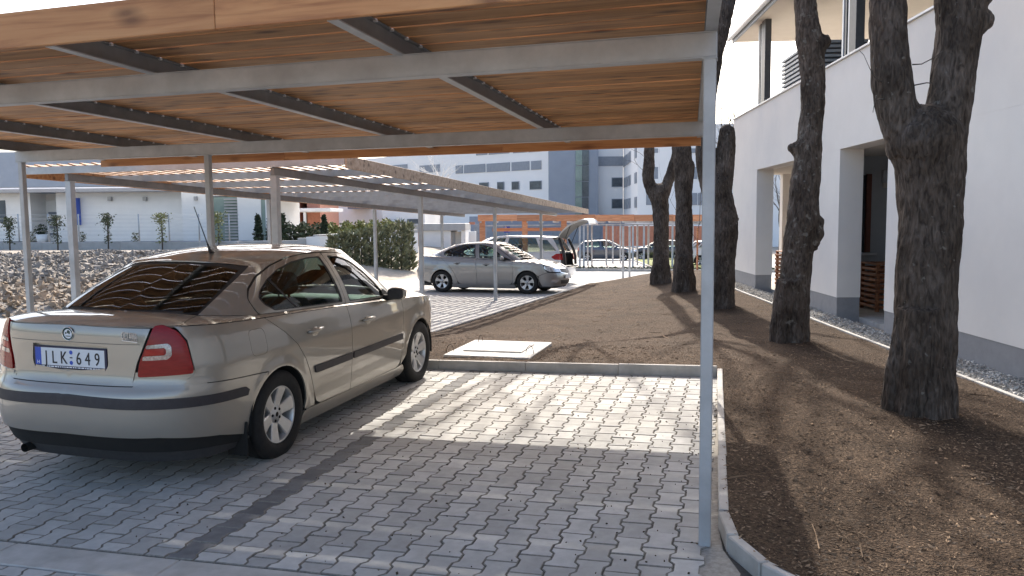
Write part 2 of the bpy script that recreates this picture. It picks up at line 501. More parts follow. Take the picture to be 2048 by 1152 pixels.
def bed(x_min, x_max, y_min, rows):
    k0, k1 = math.ceil((x_min + 2.62) / PP), math.floor((x_max + 2.62) / PP)
    for k in range(k0, k1 + 1):
        x = -2.62 + k * PP
        if k % 2 == 0:
            for j in range(rows): slots.append((x, y_min + PL * (j + 0.5), 'whole', k == 0))
        else:
            slots.append((x, y_min + 0.05, 'low', k == 0))
            for j in range(rows - 1): slots.append((x, y_min + PL * (j + 1), 'whole', k == 0))
            slots.append((x, y_min + PL * rows - 0.05, 'high', k == 0))
bed(-11.0, -0.17, 3.24, 24)
n_bay = len(slots)
bed(-10.0, 2.0, 1.19, 9)
def hidden(x, y): return -4.7 < x < -3.05 and 4.0 < y < 8.2
rank = []
for i, (x, y, k, dk) in enumerate(slots):
    q = to_px((x, y, z_bay(x, y)))
    s = 0
    if q and -20 < q[0] < 2068 and q[1] < 1170 and not hidden(x, y): s = 1 / q[2]
    rank.append(s)
top = set(sorted(range(len(slots)), key=lambda i: -rank[i])[:300])
rest_v, rest_f, rest_m = [], [], []
for i, (x, y, k, dk) in enumerate(slots):
    dark = dk and random.random() > 0.06
    z = z_bay(x, y) + random.gauss(0, 0.0011)
    ra, rb, rc = -0.0 + 0.010 + random.gauss(0, 0.004), -0.0156 + random.gauss(0, 0.004), random.gauss(0, 0.006)
    xx, yy = x + random.gauss(0, 0.0008), y + random.gauss(0, 0.0008)
    if i in top:
        o = link_mesh('paver', pav_me[(k, 'paver_dark' if dark else 'paver')], pave, (xx, yy, z), (ra, rb, rc))
    elif q is not None:
        v, f = geo[k]; n = len(rest_v); cs, sn = math.cos(rc), math.sin(rc)
        rest_v += [(xx + p[0] * cs - p[1] * sn, yy + p[0] * sn + p[1] * cs, z + p[2] - p[0] * rb + p[1] * ra) for p in v]
        rest_f += [tuple(a + n for a in ff) for ff in f]; rest_m += [1 if dark else 0] + [2] * (len(f) - 1)
me = new_mesh('paver_field', rest_v, rest_f, [M_['paver_rest'], M_['paver_dark'], M_['paver_edge']])
me.polygons.foreach_set('material_index', rest_m)
link_mesh('paver_field', me, pave, kind='stuff')
sheet('sand_joint', [(-0.135, 3.25), (-0.135, 5.6), (-0.19, 8.03), (-0.135, 8.03), (-0.058, 4.2), (-0.03, 3.9), (0.05, 3.65), (0.0, 3.25)], z_bay, -0.006, M_['sand'], 0.3, kind='structure')
# flush edging stones between bay and lane
for j in range(11):
    x0 = -10.6 + j * 1.0
    if x0 > -0.7: break
    b = MB().cbox(0.002, min(0.998, -0.03 - x0), -0.115, 0.113, -0.05, 0.0, 0.006)
    b.build('edging_stone', M_['kerb'], pave, (x0, 3.115, z_bay(x0, 3.115) + 0.001), (0.01, -0.0156, 0))

# kerbs: one thing per run, each stone a part
def kerb_run(name, p0, p1, h, zf, label, t=0.05, L0=1.0, sub=0.12):
    root = empty(name, (p0[0], p0[1], zf(*p0)), label=label, cat='kerb')
    d = Vector((p1[0] - p0[0], p1[1] - p0[1])); n = max(1, round(d.length / L0)); a = math.atan2(d.y, d.x)
    for i in range(n):
        q = (p0[0] + d.x * i / n, p0[1] + d.y * i / n); e = (p0[0] + d.x * (i + 1) / n, p0[1] + d.y * (i + 1) / n)
        z0, z1 = zf(*q), zf(*e); l = d.length / n
        b = MB().cbox(0.0015, l - 0.0015, -t / 2, t / 2, -sub, h, 0.005)
        b.build('kerbstone', M_['kerb'], root, (q[0] - p0[0], q[1] - p0[1], z0 - zf(*p0) + random.gauss(0, 0.0022)), (0, -math.atan2(z1 - z0, l) + random.gauss(0, .001), a + random.gauss(0, 0.003)))
    return root
kerb_run('bay_kerb', (-9.9, 8.07), (-0.14, 8.07), 0.10, z_bay, 'low grey concrete kerb across the head of the parking bay')
kr = kerb_run('side_kerb', (-0.115, 8.10), (-0.035, 4.22), 0.075, z_bay, 'low concrete kerb beside the steel post, curving away at the front')
p0 = (-0.115, 8.10)
for i in range(5):
    a0, a1 = math.pi + i * 0.31, math.pi + (i + 1) * 0.31
    c = (0.965, 4.2)
    q, e = (c[0] + math.cos(a0), c[1] + math.sin(a0)), (c[0] + math.cos(a1), c[1] + math.sin(a1))
    l = math.dist(q, e)
    MB().cbox(0.002, l - 0.002, -0.025, 0.03, -0.12, 0.075, 0.006).build('kerbstone', M_['kerb'], kr, (q[0] - p0[0], q[1] - p0[1], z_bay(*q) - z_bay(*p0) + random.gauss(0, .003)), (0, 0, math.atan2(e[1] - q[1], e[0] - q[0])))
kerb_run('bed_kerb', (-4.55, 8.3), (-4.55, 25.6), 0.07, lambda x, y: z_site(y), 'long low kerb between mulch bed and slatted carport paving')

# ------------------------------------------------------------------ mulch bed
def mulch_mat():
    m = bpy.data.materials.new('bark_mulch'); m.use_nodes = True
    nt = m.node_tree; N, L = nt.nodes, nt.links; b = N['Principled BSDF']; b.inputs['Roughness'].default_value = 0.95
    b.inputs['Specular IOR Level'].default_value = 0.15
    g = N.new('ShaderNodeNewGeometry')
    n1 = N.new('ShaderNodeTexNoise'); n1.inputs['Scale'].default_value = 42; n1.inputs['Detail'].default_value = 8; n1.inputs['Roughness'].default_value = 0.75
    n2 = N.new('ShaderNodeTexNoise'); n2.inputs['Scale'].default_value = 1.1; n2.inputs['Detail'].default_value = 4
    vo = N.new('ShaderNodeTexVoronoi'); vo.inputs['Scale'].default_value = 75
    for n in (n1, n2, vo): L.new(g.outputs['Position'], n.inputs['Vector'])
    rp = N.new('ShaderNodeValToRGB'); e = rp.color_ramp.elements
    e[0].position, e[1].position = 0.32, 0.70
    e[0].color, e[1].color = (0.020, 0.013, 0.009, 1), (0.185, 0.125, 0.083, 1)
    k = e.new(0.5); k.color = (0.082, 0.054, 0.035, 1)
    L.new(n1.outputs['Fac'], rp.inputs[0])
    hs = N.new('ShaderNodeHueSaturation'); mr = N.new('ShaderNodeMapRange')
    mr.inputs[1].default_value, mr.inputs[2].default_value, mr.inputs[3].default_value, mr.inputs[4].default_value = 0.3, 0.7, 0.78, 1.25
    L.new(n2.outputs['Fac'], mr.inputs[0]); L.new(mr.outputs[0], hs.inputs['Value']); L.new(rp.outputs[0], hs.inputs['Color'])
    L.new(hs.outputs[0], b.inputs['Base Color'])
    ad = N.new('ShaderNodeMath'); ad.operation = 'ADD'; L.new(n1.outputs['Fac'], ad.inputs[0]); L.new(vo.outputs['Distance'], ad.inputs[1])
    bp = N.new('ShaderNodeBump'); bp.inputs['Strength'].default_value = 1.0; bp.inputs['Distance'].default_value = 0.018
    L.new(ad.outputs[0], bp.inputs['Height']); L.new(bp.outputs[0], b.inputs['Normal'])
    return m
M_['mulch'] = mulch_mat()
g_in = [fac(s, -0.52) for s in (1.5, 21.9)]
mulch_poly = [(-4.52, 8.1), (-0.11, 8.1), (-0.03, 4.2)] + [(0.965 + 0.99 * math.cos(math.pi + k * 0.31), 4.2 + 0.99 * math.sin(math.pi + k * 0.31)) for k in range(1, 5)] + \
    [(1.6, 3.22), (4.0, 3.1), (g_in[0].x, g_in[0].y), (g_in[1].x, g_in[1].y), (0.2, 25.9), (-1.9, 25.9), (-4.52, 25.6)]
root_spots = [px(u, v, z_mulch) for u, v in ((1838, 830), (1580, 688), (1438, 618), (1367, 585), (1322, 568))]
def z_mulch_n(x, y):
    m = sum(0.055 * math.exp(-((x - p.x) ** 2 + (y - p.y) ** 2) / 0.16) for p in root_spots)
    return z_mulch(x, y) + m + 0.016 * noise.noise((x * 2.2, y * 2.2, 0)) + 0.012 * noise.noise((x * 6.5, y * 6.5, 3.1)) + 0.006 * noise.noise((x * 17, y * 17, 5.1))
sheet('mulch_bed', mulch_poly, z_mulch_n, 0.0, M_['mulch'], 0.11, kind='structure')
# loose chips and twigs on it
M_['chip'] = pm('wood_chip', (0.10, 0.065, 0.04), (0.34, 0.235, 0.15), 3, rough=0.9, island=True, vary=0.55, coord='World', spec=0.2)
mp_ = np.array(mulch_poly); cv, cf = [], []
cnt = 0
cx_ = rng.uniform(-4.5, 4.2, 400000); cy_ = np.where(rng.random(400000) < 0.45, rng.uniform(3.1, 25.5, 400000), rng.uniform(3.1, 10, 400000))
ck = (rng.random(400000) < np.minimum(1, (5.5 / np.hypot(cx_, cy_)) ** 1.3)); cx_, cy_ = cx_[ck], cy_[ck]
ck = in_poly(np.stack([cx_, cy_], 1), mp_); cx_, cy_ = cx_[ck][:34000], cy_[ck][:34000]
for x, y in zip(cx_.tolist(), cy_.tolist()):
    cnt += 1
    l = random.uniform(0.004, 0.014) * (1 if random.random() < 0.95 else 2.2); w = l * random.uniform(0.18, 0.5); a = random.uniform(0, math.pi); t = random.uniform(-0.5, 0.5)
    z = z_mulch_n(x, y) + random.uniform(0.002, 0.012)
    dx, dy, dz = math.cos(a) * l, math.sin(a) * l, math.sin(t) * l * 0.6
    ex, ey = -math.sin(a) * w, math.cos(a) * w
    n = len(cv); h = w * 0.5
    cv += [(x - dx, y - dy, z - dz), (x + ex, y + ey, z - h), (x + dx, y + dy, z + dz), (x - ex, y - ey, z - h), (x + dx * .1, y + dy * .1, z + h)]
    cf += [(n, n + 3, n + 4), (n + 3, n + 2, n + 4), (n + 2, n + 1, n + 4), (n + 1, n, n + 4)]
for k in range(260):
    x, y = random.uniform(-4.3, 3.6), random.uniform(3.4, 16)
    if not in_poly(np.array([[x, y]]), mp_)[0]: continue
    a, l, z = random.uniform(0, 6.28), random.uniform(.04, .16), z_mulch_n(x, y) + .012; r_ = random.uniform(.0018, .004)
    dx, dy, n = math.cos(a) * l, math.sin(a) * l, len(cv); ox, oy = -math.sin(a) * r_, math.cos(a) * r_; bx, by = random.gauss(0, .02), random.gauss(0, .02)
    cv += [(x - dx - ox, y - dy - oy, z - .004), (x - dx + ox, y - dy + oy, z - .004), (x + bx, y + by, z + r_ * 2), (x + dx - ox, y + dy - oy, z), (x + dx + ox, y + dy + oy, z), (x + bx + ox * 2, y + by + oy * 2, z)]
    cf += [(n, n + 1, n + 5, n + 2), (n + 2, n + 5, n + 4, n + 3)]
tag(link_mesh('wood_chips', new_mesh('wood_chips', cv, cf, M_['chip'])), 'loose brown bark chips scattered over the mulch bed', 'wood chips', kind='stuff')
# ------------------------------------------------------------------ carports
M_['gap_light'] = pm('gap_light_fleck', (0.62, 0.63, 0.65), (0.74, 0.75, 0.77), 20, rough=.35, metal=.6)  # pale colour for the spots of light along the rafters
def beam_x(x0, x1, h, w, t=0.004):      # channel: smooth face with thin flange lips
    b = MB(); b.cbox(x0, x1, -w / 2, w / 2, 0.004, h - 0.004, 0.003)
    b.box(x0, x1, -w / 2 - t, w / 2 + t, 0, 0.0045); b.box(x0, x1, -w / 2 - t, w / 2 + t, h - 0.0045, h)
    return b
def i_beam(l, h, w, tf=0.007, tw=0.006):  # I-section along +x from 0 to l, bottom at z 0
    b = MB(); b.box(0, l, -w / 2, w / 2, 0, tf); b.box(0, l, -w / 2, w / 2, h - tf, h); b.box(0.001, l - .001, -tw / 2, tw / 2, tf, h - tf)
    return b
def post_mesh(h, s):
    b = MB(); b.cbox(-s / 2, s / 2, -s / 2, s / 2, 0, h, 0.004); b.cbox(-s * .6, s * .6, -s * .6, s * .6, h - 0.006, h + 0.0, 0.001)
    return b
def slat(l, w=0.132, t=0.024, tilt=49):
    """board along x from 0 to l, tilted about its length"""
    M = Matrix.Rotation(R(tilt), 4, 'X')
    b = MB(); b.cbox(0, l, -w / 2, w / 2, -t / 2, t / 2, 0.002, M); return b

# near carport over the bay
SL = -0.0125
def z_r(y): return 2.505 - 0.0125 * (y - 4.05)          # underside of the rafters
cp = empty('timber_steel_carport', (-4.1, 5.9, 0), label='near carport over the beige sedan, grey steel frame with brown timber louvre roof', cat='carport')
O = Vector((-4.1, 5.9, 0))
XL, XR = -7.86, -0.085
SH = -0.028
def ysh(x): return SH * (x + 4.1)          # cross members run a little askew of the paving
def right_x(y): return XR - 0.055 * max(0.0, y - 4.05)      # the end of the roof runs slightly askew
for y in (4.05, 7.25):
    beam_x(XL - O.x, right_x(y) - O.x, 0.12, 0.06).build('main_beam', M_['steel'], cp, (0, y - O.y, z_r(y) - 0.1205), (0, 0, SH))
for x, ys in ((-0.118, (4.05, 7.25)), (-5.3, (4.05, 7.25)), (-7.80, (4.05, 7.25))):
    for y in ys:
        zb = z_bay(x, y) - 0.005; h = z_r(y) - 0.1215 - zb; y += ysh(x)
        post_mesh(h, 0.058).build('post', M_['steel'], cp, (x - O.x - (0.11 if x > -1 and y > 6 else 0), y - O.y, zb))
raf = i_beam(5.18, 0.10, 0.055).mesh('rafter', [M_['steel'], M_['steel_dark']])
raf.polygons.foreach_set('material_index', [0] * 6 + [1] * 12)  # light from below put into colour: pale lower flange, dark web and top
for x in (-0.115, -1.70, -3.27, -4.84, -6.40, -7.80):
    link_mesh('rafter', raf, cp, (x - O.x + (.04 if x > -1 else 0), 3.31 + ysh(x) - O.y, z_r(3.31)), (0, math.atan(0.0125), R(90) + (.052 if x > -1 else 0)))
n = 27; pitch = (8.49 - 3.31) / n
sm = MB().cbox(0, XR - XL - 0.01, -pitch / 2 + .0075, pitch / 2 - .0075, -.0065, .0065, .002).mesh('roof_board', M_['wood_x'])
for i in range(n):
    y = 3.31 + (i + .5) * pitch
    lo_ = link_mesh('roof_board', sm, cp, (XL + 0.005 - O.x, y + ysh(XL) - O.y, z_r(y) + 0.1075 + random.gauss(0, 0.0015)), (-0.0125 + random.gauss(0, 0.012), 0, SH + random.gauss(0, 0.0003)))
    lo_.scale.x = (right_x(y) - XL - 0.01) / (XR - XL - 0.01)
clip = MB().cbox(-.026, -.006, -.008, .008, .085, .0995, .002).mesh('light_fleck', M_['gap_light'])  # small bright blocks added for daylight spots through the board gaps
for x in (-1.70, -3.27, -4.84, -6.40):
    for i in range(1, n):
        y = 3.31 + i * pitch
        link_mesh('light_fleck', clip, cp, (x - O.x + .042, y + ysh(x) - O.y, z_r(y)))
for y, dy, lo in ((3.265, -1, -.006), (8.51, 1, -.078)):
    for k in range(3):      # boards butt-jointed end to end
        xe = right_x(y); xa = XL + (xe - XL) * (0, 0.36, 0.72)[k]; xb = XL + (xe - XL) * (0.36, 0.72, 1)[k]
        MB().cbox(0.001, xb - xa - 0.001, -0.014, 0.014, lo, 0.166, 0.003).build('fascia_board', M_['fascia_x'], cp, (xa - O.x, y + ysh(xa) - O.y, z_r(y)), (0, 0, SH))

# second carport, along the driveway
def z_r2(y): return 2.34 - 0.0285 * (y - 9.15)
Y0, Y1 = 9.08, 26.2
c2 = empty('slatted_carport', (-7.15, 9.1, z_site(9.1)), label='long slatted carport behind the beige sedan, sheltering the silver sedan', cat='carport')
O = Vector((-7.15, 9.1, z_site(9.1)))
tl = math.atan(0.0285)
for x in (-5.70, -8.93):
    b = MB(); l = Y1 - Y0 - 0.1; b.cbox(0, l, -0.028, 0.028, 0.003, 0.097, 0.003); b.box(0, l, -0.033, 0.033, 0, 0.0035); b.box(0, l, -0.033, 0.033, 0.0965, 0.1)
    b.build('main_beam', M_['steel_dark'], c2, (x - O.x, Y0 + 0.05 - O.y, z_r2(Y0 + .05) - 0.1005 - O.z), (0, tl, R(90)))
    for y in (9.19, 14.15, 19.02, 23.95):
        zb = z_site(y) - 0.005; h = z_r2(y) - 0.1015 - zb
        post_mesh(h, 0.09 if y < 10 else 0.075).build('post', M_['steel'], c2, (x - O.x, y - O.y, zb - O.z))
rx = i_beam(4.98, 0.10, 0.05).mesh('rafter', M_['steel'])
rc = MB().cbox(0, 4.98, -0.025, 0.025, 0, 0.10, 0.003).mesh('rafter', M_['steel'])
for i in range(12):
    y = Y0 + 0.03 + i * (Y1 - Y0 - 0.06) / 11
    link_mesh('rafter', rc, c2, (-9.64 - O.x, y - O.y, z_r2(y) - O.z))
n2 = 26; ls = (Y1 - Y0) / math.cos(tl)
sm2 = MB().cbox(0, ls, -.057, .057, -.009, .009, .003).mesh('louvre_board', M_['wood_y'])
for i in range(n2):
    x = -9.56 + i * (4.82) / (n2 - 1)
    link_mesh('louvre_board', sm2, c2, (x - O.x, Y0 - O.y, z_r2(Y0) + 0.1145 - O.z), (R(16) + random.gauss(0, .015), tl, R(90)))
for x, mt in ((-4.635, M_['fascia_y']), (-9.665, M_['wood_y'])):
    for k in range(4):
        l = ls / 4
        y = Y0 + (Y1 - Y0) * k / 4
        MB().cbox(0.001, l - 0.001, -0.014, 0.014, -0.045, 0.112, 0.003).build('fascia_board', mt, c2, (x - O.x, y - O.y, z_r2(y) - O.z), (0, tl, R(90)))
# ------------------------------------------------------------------ cars
def cr(pts, n=16):
    """Catmull-Rom through points, n steps per span; returns dense array and parameter"""
    P = np.array(pts, float)
    if P.ndim == 1: P = P[:, None]
    Q = np.vstack([2 * P[0] - P[1], P, 2 * P[-1] - P[-2]])
    out, tt = [], []
    for i in range(len(P) - 1):
        p0, p1, p2, p3 = Q[i:i + 4]
        for k in range(n):
            t = k / n
            out.append(0.5 * (2 * p1 + (p2 - p0) * t + (2 * p0 - 5 * p1 + 4 * p2 - p3) * t * t + (3 * p1 - p0 - 3 * p2 + p3) * t ** 3)); tt.append(i + t)
    out.append(P[-1]); tt.append(len(P) - 1)
    return np.array(out), np.array(tt)
def table(tb):
    """smooth 1-D lookup through (x, y) pairs"""
    a = np.array(tb, float); d, _ = cr(a, 10)
    xs, ys = np.maximum.accumulate(d[:, 0]), d[:, 1]
    return lambda x: np.interp(x, xs, ys)
def round_poly(pts, r, seg=4):
    out = []; n = len(pts)
    for i in range(n):
        a, b, c = Vector(pts[i - 1][:2]), Vector(pts[i][:2]), Vector(pts[(i + 1) % n][:2])
        rr = pts[i][2] if len(pts[i]) > 2 else r
        d1, d2 = (a - b), (c - b)
        k = min(rr, d1.length * 0.48, d2.length * 0.48)
        if k < 1e-4: out.append(tuple(b)); continue
        p, q = b + d1.normalized() * k, b + d2.normalized() * k
        for j in range(seg + 1):
            t = j / seg
            out.append(tuple(p * (1 - t) ** 2 + b * 2 * t * (1 - t) + q * t * t))
    return out

class CarShape:
    def __init__(s, P):
        s.P = P
        d, _ = cr(P['plan'], 24)
        s.px, s.py = d[:, 0], d[:, 1]
        s.py[0] = s.py[-1] = 0.0
        seg = np.hypot(np.diff(s.px), np.diff(s.py)); s.q = np.concatenate([[0], np.cumsum(seg)]); s.Q = s.q[-1]
        tx, ty = np.gradient(s.px, s.q), np.gradient(s.py, s.q)
        l = np.hypot(tx, ty); s.nx, s.ny = -ty / l, tx / l
        s.nx[0], s.ny[0], s.nx[-1], s.ny[-1] = -1, 0, 1, 0
        s.fs, s.fr, s.ff, s.zt = (table(P[k]) for k in ('side', 'rear', 'front', 'ztop'))
        s.B, s.T = np.array(P['base'], float), np.array(P['top'], float)
        s.nb = len(s.B) - 1
        s.Bd, s.td = cr(s.B, 24); s.Td, _ = cr(s.T, 24)
        for A in (s.Bd, s.Td): A[0, 1] = A[-1, 1] = 0.0
        ks = [s.qx(a) if m == 'x' else s.qy(a, m) for m, a in P['kmap']]
        s.kd, _ = cr(np.array(ks), 24); s.kd = s.kd[:, 0]
        s.bul = table([(i, b) for i, b in enumerate(P['bulge'])])
        s.kb = table([(i, b) for i, b in enumerate(P['kbulge'])])
        s.rc = table(P['crown'])
    def qx(s, x): return float(np.interp(x, s.px, s.q))
    def qy(s, y, end='r'):
        k = int(np.argmax(s.py))
        if end == 'r': return float(np.interp(y, s.py[:k + 1], s.q[:k + 1]))
        return float(np.interp(-y, -s.py[k:], s.q[k:]))
    def L(s, q, z):
        q = np.clip(q, 0, s.Q); x, y = np.interp(q, s.q, s.px), np.interp(q, s.q, s.py)
        nx, ny = np.interp(q, s.q, s.nx), np.interp(q, s.q, s.ny)
        l = np.hypot(nx, ny); nx, ny = nx / l, ny / l
        ins = ny ** 2 * s.fs(z) + np.where(nx < 0, nx ** 2 * s.fr(z), nx ** 2 * s.ff(z))
        for ax in s.P['axles']:
            r = np.hypot(x - ax, z - s.P['wr']); ins = ins - 0.013 * np.exp(-((r - s.P['arch']) / 0.05) ** 2) * ny ** 2
        return np.stack([x - nx * ins, np.maximum(y - ny * ins, 0) * (q > 1e-6) * (q < s.Q - 1e-6), z + 0 * q], -1)
    def ring(s, t):
        t = np.clip(t, 0, s.nb)
        return (np.stack([np.interp(t, s.td, s.Bd[:, k]) for k in range(3)], -1), np.stack([np.interp(t, s.td, s.Td[:, k]) for k in range(3)], -1))
    def G(s, t, v):
        t = np.asarray(t, float); v = np.asarray(v, float)
        b, T = s.ring(t); b2, T2 = s.ring(t + 0.02); b1, T1 = s.ring(t - 0.02)
        tg = (b2 + T2 - b1 - T1)[..., :2]; l = np.maximum(np.hypot(tg[..., 0], tg[..., 1]), 1e-9)
        n = np.stack([-tg[..., 1] / l, tg[..., 0] / l], -1)
        p = b * (1 - v)[..., None] + T * v[..., None]
        bb = s.bul(t) * 4 * v * (1 - v)
        p[..., 0] += n[..., 0] * bb; p[..., 1] = np.maximum(p[..., 1] + n[..., 1] * bb, 0) * ((t > 1e-4) & (t < s.nb - 1e-4))
        return p
    def K(s, t, w):
        t = np.asarray(t, float); w = np.asarray(w, float)
        q = np.interp(t, s.td, s.kd); x = np.interp(q, s.q, s.px)
        o = s.L(q, s.zt(x)); b, _ = s.ring(t)
        p = o * (1 - w)[..., None] + b * w[..., None]
        p[..., 2] += s.kb(t) * (1 - (1 - w) ** 2.2) * (1 - w) * 2.0
        p[..., 1] *= ((t > 1e-4) & (t < s.nb - 1e-4))
        return p
    def Rf(s, t, w):
        t = np.asarray(t, float); w = np.asarray(w, float)
        _, T = s.ring(t)
        p = T.copy(); p[..., 1] = T[..., 1] * (1 - w)
        x0, x1 = s.T[0, 0], s.T[-1, 0]
        p[..., 0] = T[..., 0]
        zc = s.rc(T[..., 0])
        p[..., 2] = T[..., 2] + (zc - T[..., 2]) * (1 - (1 - w) ** 2.6)
        return p
    def g_inv(s, x, z):
        """(t, v) on the greenhouse for a point of the side view"""
        tt = np.linspace(0, s.nb, 141); vv = np.linspace(0, 1, 41)
        if not hasattr(s, 'gg'):
            Tm, Vm = np.meshgrid(tt, vv, indexing='ij'); s.gg = (Tm, Vm, s.G(Tm, Vm))
        Tm, Vm, PG = s.gg
        m = (Tm > s.P['tside'][0]) & (Tm < s.P['tside'][1])
        d = (PG[..., 0] - x) ** 2 + (PG[..., 2] - z) ** 2 + np.where(m, 0, 9)
        i = np.unravel_index(np.argmin(d), d.shape); t, v = Tm[i], Vm[i]
        for _ in range(8):
            f = lambda a, b: s.G(np.array([a]), np.array([b]))[0][[0, 2]]
            e = f(t, v) - (x, z); J = np.stack([(f(t + 1e-3, v) - f(t - 1e-3, v)) / 2e-3, (f(t, v + 1e-3) - f(t, v - 1e-3)) / 2e-3], 1)
            try: dl = np.linalg.solve(J, e)
            except Exception: break
            t, v = t - dl[0], min(1.0, max(0.0, v - dl[1]))
        return (t, v)

def panel(shape, kind, poly, holes=(), step=0.05, off=0.0, rim=0.012, sides='r', scale=(1, 1)):
    """cut a piece out of one of the car's surfaces: outline given in surface coordinates"""
    S = getattr(shape, kind); sc = np.array(scale, float)
    loops = [resample([tuple(np.array(p) * sc) for p in lp], step) for lp in [poly] + list(holes)]
    pts, ed = [], []
    for lp in loops:
        n0 = len(pts); pts += lp; ed += [(n0 + i, n0 + (i + 1) % len(lp)) for i in range(len(lp))]
    A = np.array(loops[0]); LA = [np.array(l) for l in loops]
    X, Y = np.meshgrid(np.arange(A[:, 0].min() + step / 2, A[:, 0].max(), step), np.arange(A[:, 1].min() + step / 2, A[:, 1].max(), step))
    g = np.stack([X.ravel(), Y.ravel()], 1)
    def inside(p):
        c = in_poly(p, LA[0])
        for h in LA[1:]: c &= ~in_poly(p, h)
        return c
    if len(g):
        g = g[inside(g)]
        if len(g):
            al = np.array(pts); dmin = np.sqrt(((g[:, None, :] - al[None]) ** 2).sum(-1)).min(1); g = g[dmin > step * 0.45]
    V, E, Fc, *_r = delaunay_2d_cdt([Vector(p) for p in pts] + [Vector(p) for p in g], ed, [], 0, 1e-7)
    V = np.array([(v.x, v.y) for v in V])
    F = np.array([list(f) for f in Fc]); F = F[inside(V[F].mean(1))]
    U = V / sc
    p = S(U[:, 0], U[:, 1]); h = 2e-3
    pu = S(U[:, 0] + h, U[:, 1]) - S(U[:, 0] - h, U[:, 1]); pv = S(U[:, 0], U[:, 1] + h) - S(U[:, 0], U[:, 1] - h)
    if kind == 'L': pv = S(U[:, 0], U[:, 1] + 0.006) - S(U[:, 0], U[:, 1] - 0.006)
    # on the centre line make the normal symmetric
    nr = np.cross(pu, pv); l = np.linalg.norm(nr, axis=1); bad = l < 1e-10; l[bad] = 1; nr /= l[:, None]
    cm = p[:, 1] < 1e-5; nr[cm, 1] = 0
    nr /= np.maximum(np.linalg.norm(nr, axis=1), 1e-9)[:, None]
    ref = np.stack([p[:, 0] * 0.15, np.ones(len(p)), (p[:, 2] - 0.7)], 1)
    if kind in ('K', 'Rf'): ref = np.tile([0, 0.0, 1.0], (len(p), 1))
    else:
        ref = np.stack([np.where(p[:, 0] < 0, p[:, 0] + 1.3, p[:, 0] - 1.3) * 0.9 * (np.abs(p[:, 0]) > 1.3), p[:, 1], np.full(len(p), 0.05)], 1)
    sg = np.sign((nr * ref).sum(1)); sg[sg == 0] = 1
    if (sg > 0).mean() > 0.5: sg = np.ones(len(p))
    else: sg = -np.ones(len(p))
    nr *= sg[:, None]
    p = p + nr * off
    # orient faces with the normals
    fn = np.cross(p[F[:, 1]] - p[F[:, 0]], p[F[:, 2]] - p[F[:, 0]]); fl = (fn * nr[F[:, 0]]).sum(1) < 0
    F[fl] = F[fl][:, ::-1]
    vs_, fs_, ns_ = [p], [list(map(tuple, F))], [nr]
    if rim:
        cnt = {}
        for f in fs_[0]:
            for a, b in ((f[0], f[1]), (f[1], f[2]), (f[2], f[0])): cnt[(a, b)] = 1
        bd = [(a, b) for a, b in cnt if (b, a) not in cnt and not (p[a, 1] < 1e-4 and p[b, 1] < 1e-4)]
        ids = sorted({i for e in bd for i in e}); mp = {i: k for k, i in enumerate(ids)}; n0 = len(p); m = len(ids)
        a = p[ids]; vs_ += [a, a - nr[ids] * rim]; ns_ += [np.zeros((2 * m, 3))]
        fs_.append([(n0 + mp[b], n0 + mp[a_], n0 + m + mp[a_], n0 + m + mp[b]) for a_, b in bd])
    v = np.vstack(vs_); nn = np.vstack(ns_); f = [x for q in fs_ for x in q]
    L_ = v * [1, 1, 1]; out_v, out_f, out_n = [], [], []
    for sd in sides:
        k = len(out_v); m = -1 if sd == 'r' else 1          # car's right is -y
        out_v += [(x, y * m, z) for x, y, z in v]; out_n += [(x, y * m, z) for x, y, z in nn]
        out_f += [tuple(i + k for i in (reversed(q) if m < 0 else q)) for q in f]
    return out_v, out_f, out_n

def skin(name, geo_, mat, parent, label=None):
    v, f, n = geo_
    me = new_mesh(name, v, f, mat, True)
    me.normals_split_custom_set_from_vertices(n)
    return link_mesh(name, me, parent, label=label)

def arch_pts(ax, wr, r, z0, n=22, ends=True):
    """points of a wheel arch from the rear foot over the top to the front foot"""
    a0 = math.asin(max(-1, min(1, (z0 - wr) / r)))
    return [(ax + r * math.cos(math.pi - a0 - (math.pi - 2 * a0) * k / n), wr + r * math.sin(math.pi - a0 - (math.pi - 2 * a0) * k / n)) for k in range(n + 1)]

M_['tyre'] = pm('tyre_rubber', (0.007, 0.007, 0.007), (0.018, 0.017, 0.016), 30, rough=0.85, bump=0.2, bscale=120, dist=0.002)
M_['alloy'] = pm('silver_wheel', (0.50, 0.50, 0.50), (0.60, 0.60, 0.59), 8, rough=0.38, metal=0.7, rvar=0.08)
M_['black_pl'] = pm('black_plastic', (0.018, 0.018, 0.019), (0.03, 0.03, 0.03), 20, rough=0.55)
M_['trim'] = pm('dark_brown_trim', (0.028, 0.024, 0.027), (0.04, 0.035, 0.038), 20, rough=0.6, bump=0.1, bscale=200, dist=.001)
M_['under'] = pm('underbody_black', (0.008, 0.008, 0.008), (0.014, 0.014, 0.013), 9, rough=0.9)
M_['cabin'] = pm('grey_cabin_fabric', (0.045, 0.045, 0.048), (0.075, 0.073, 0.072), 60, rough=0.95, bump=0.2, bscale=300, dist=.002)
M_['cabin_pl'] = pm('dark_cabin_plastic', (0.03, 0.03, 0.032), (0.045, 0.045, 0.046), 30, rough=0.7)
M_['chrome'] = pm('chrome', (0.75, 0.76, 0.78), (0.82, 0.82, 0.83), 5, rough=0.12, metal=1.0)
M_['glass'] = glass_mat('green_tinted_glass', (0.60, 0.74, 0.68))
M_['glass_rear'] = glass_mat('dark_tinted_glass', (0.56, 0.62, 0.57))
M_['lens_red'] = pm('red_lamp_lens', (0.20, 0.003, 0.004), (0.28, 0.006, 0.007), 14, rough=0.25, spec=0.25, coat=0.2, stretch=(1, 1, 6))
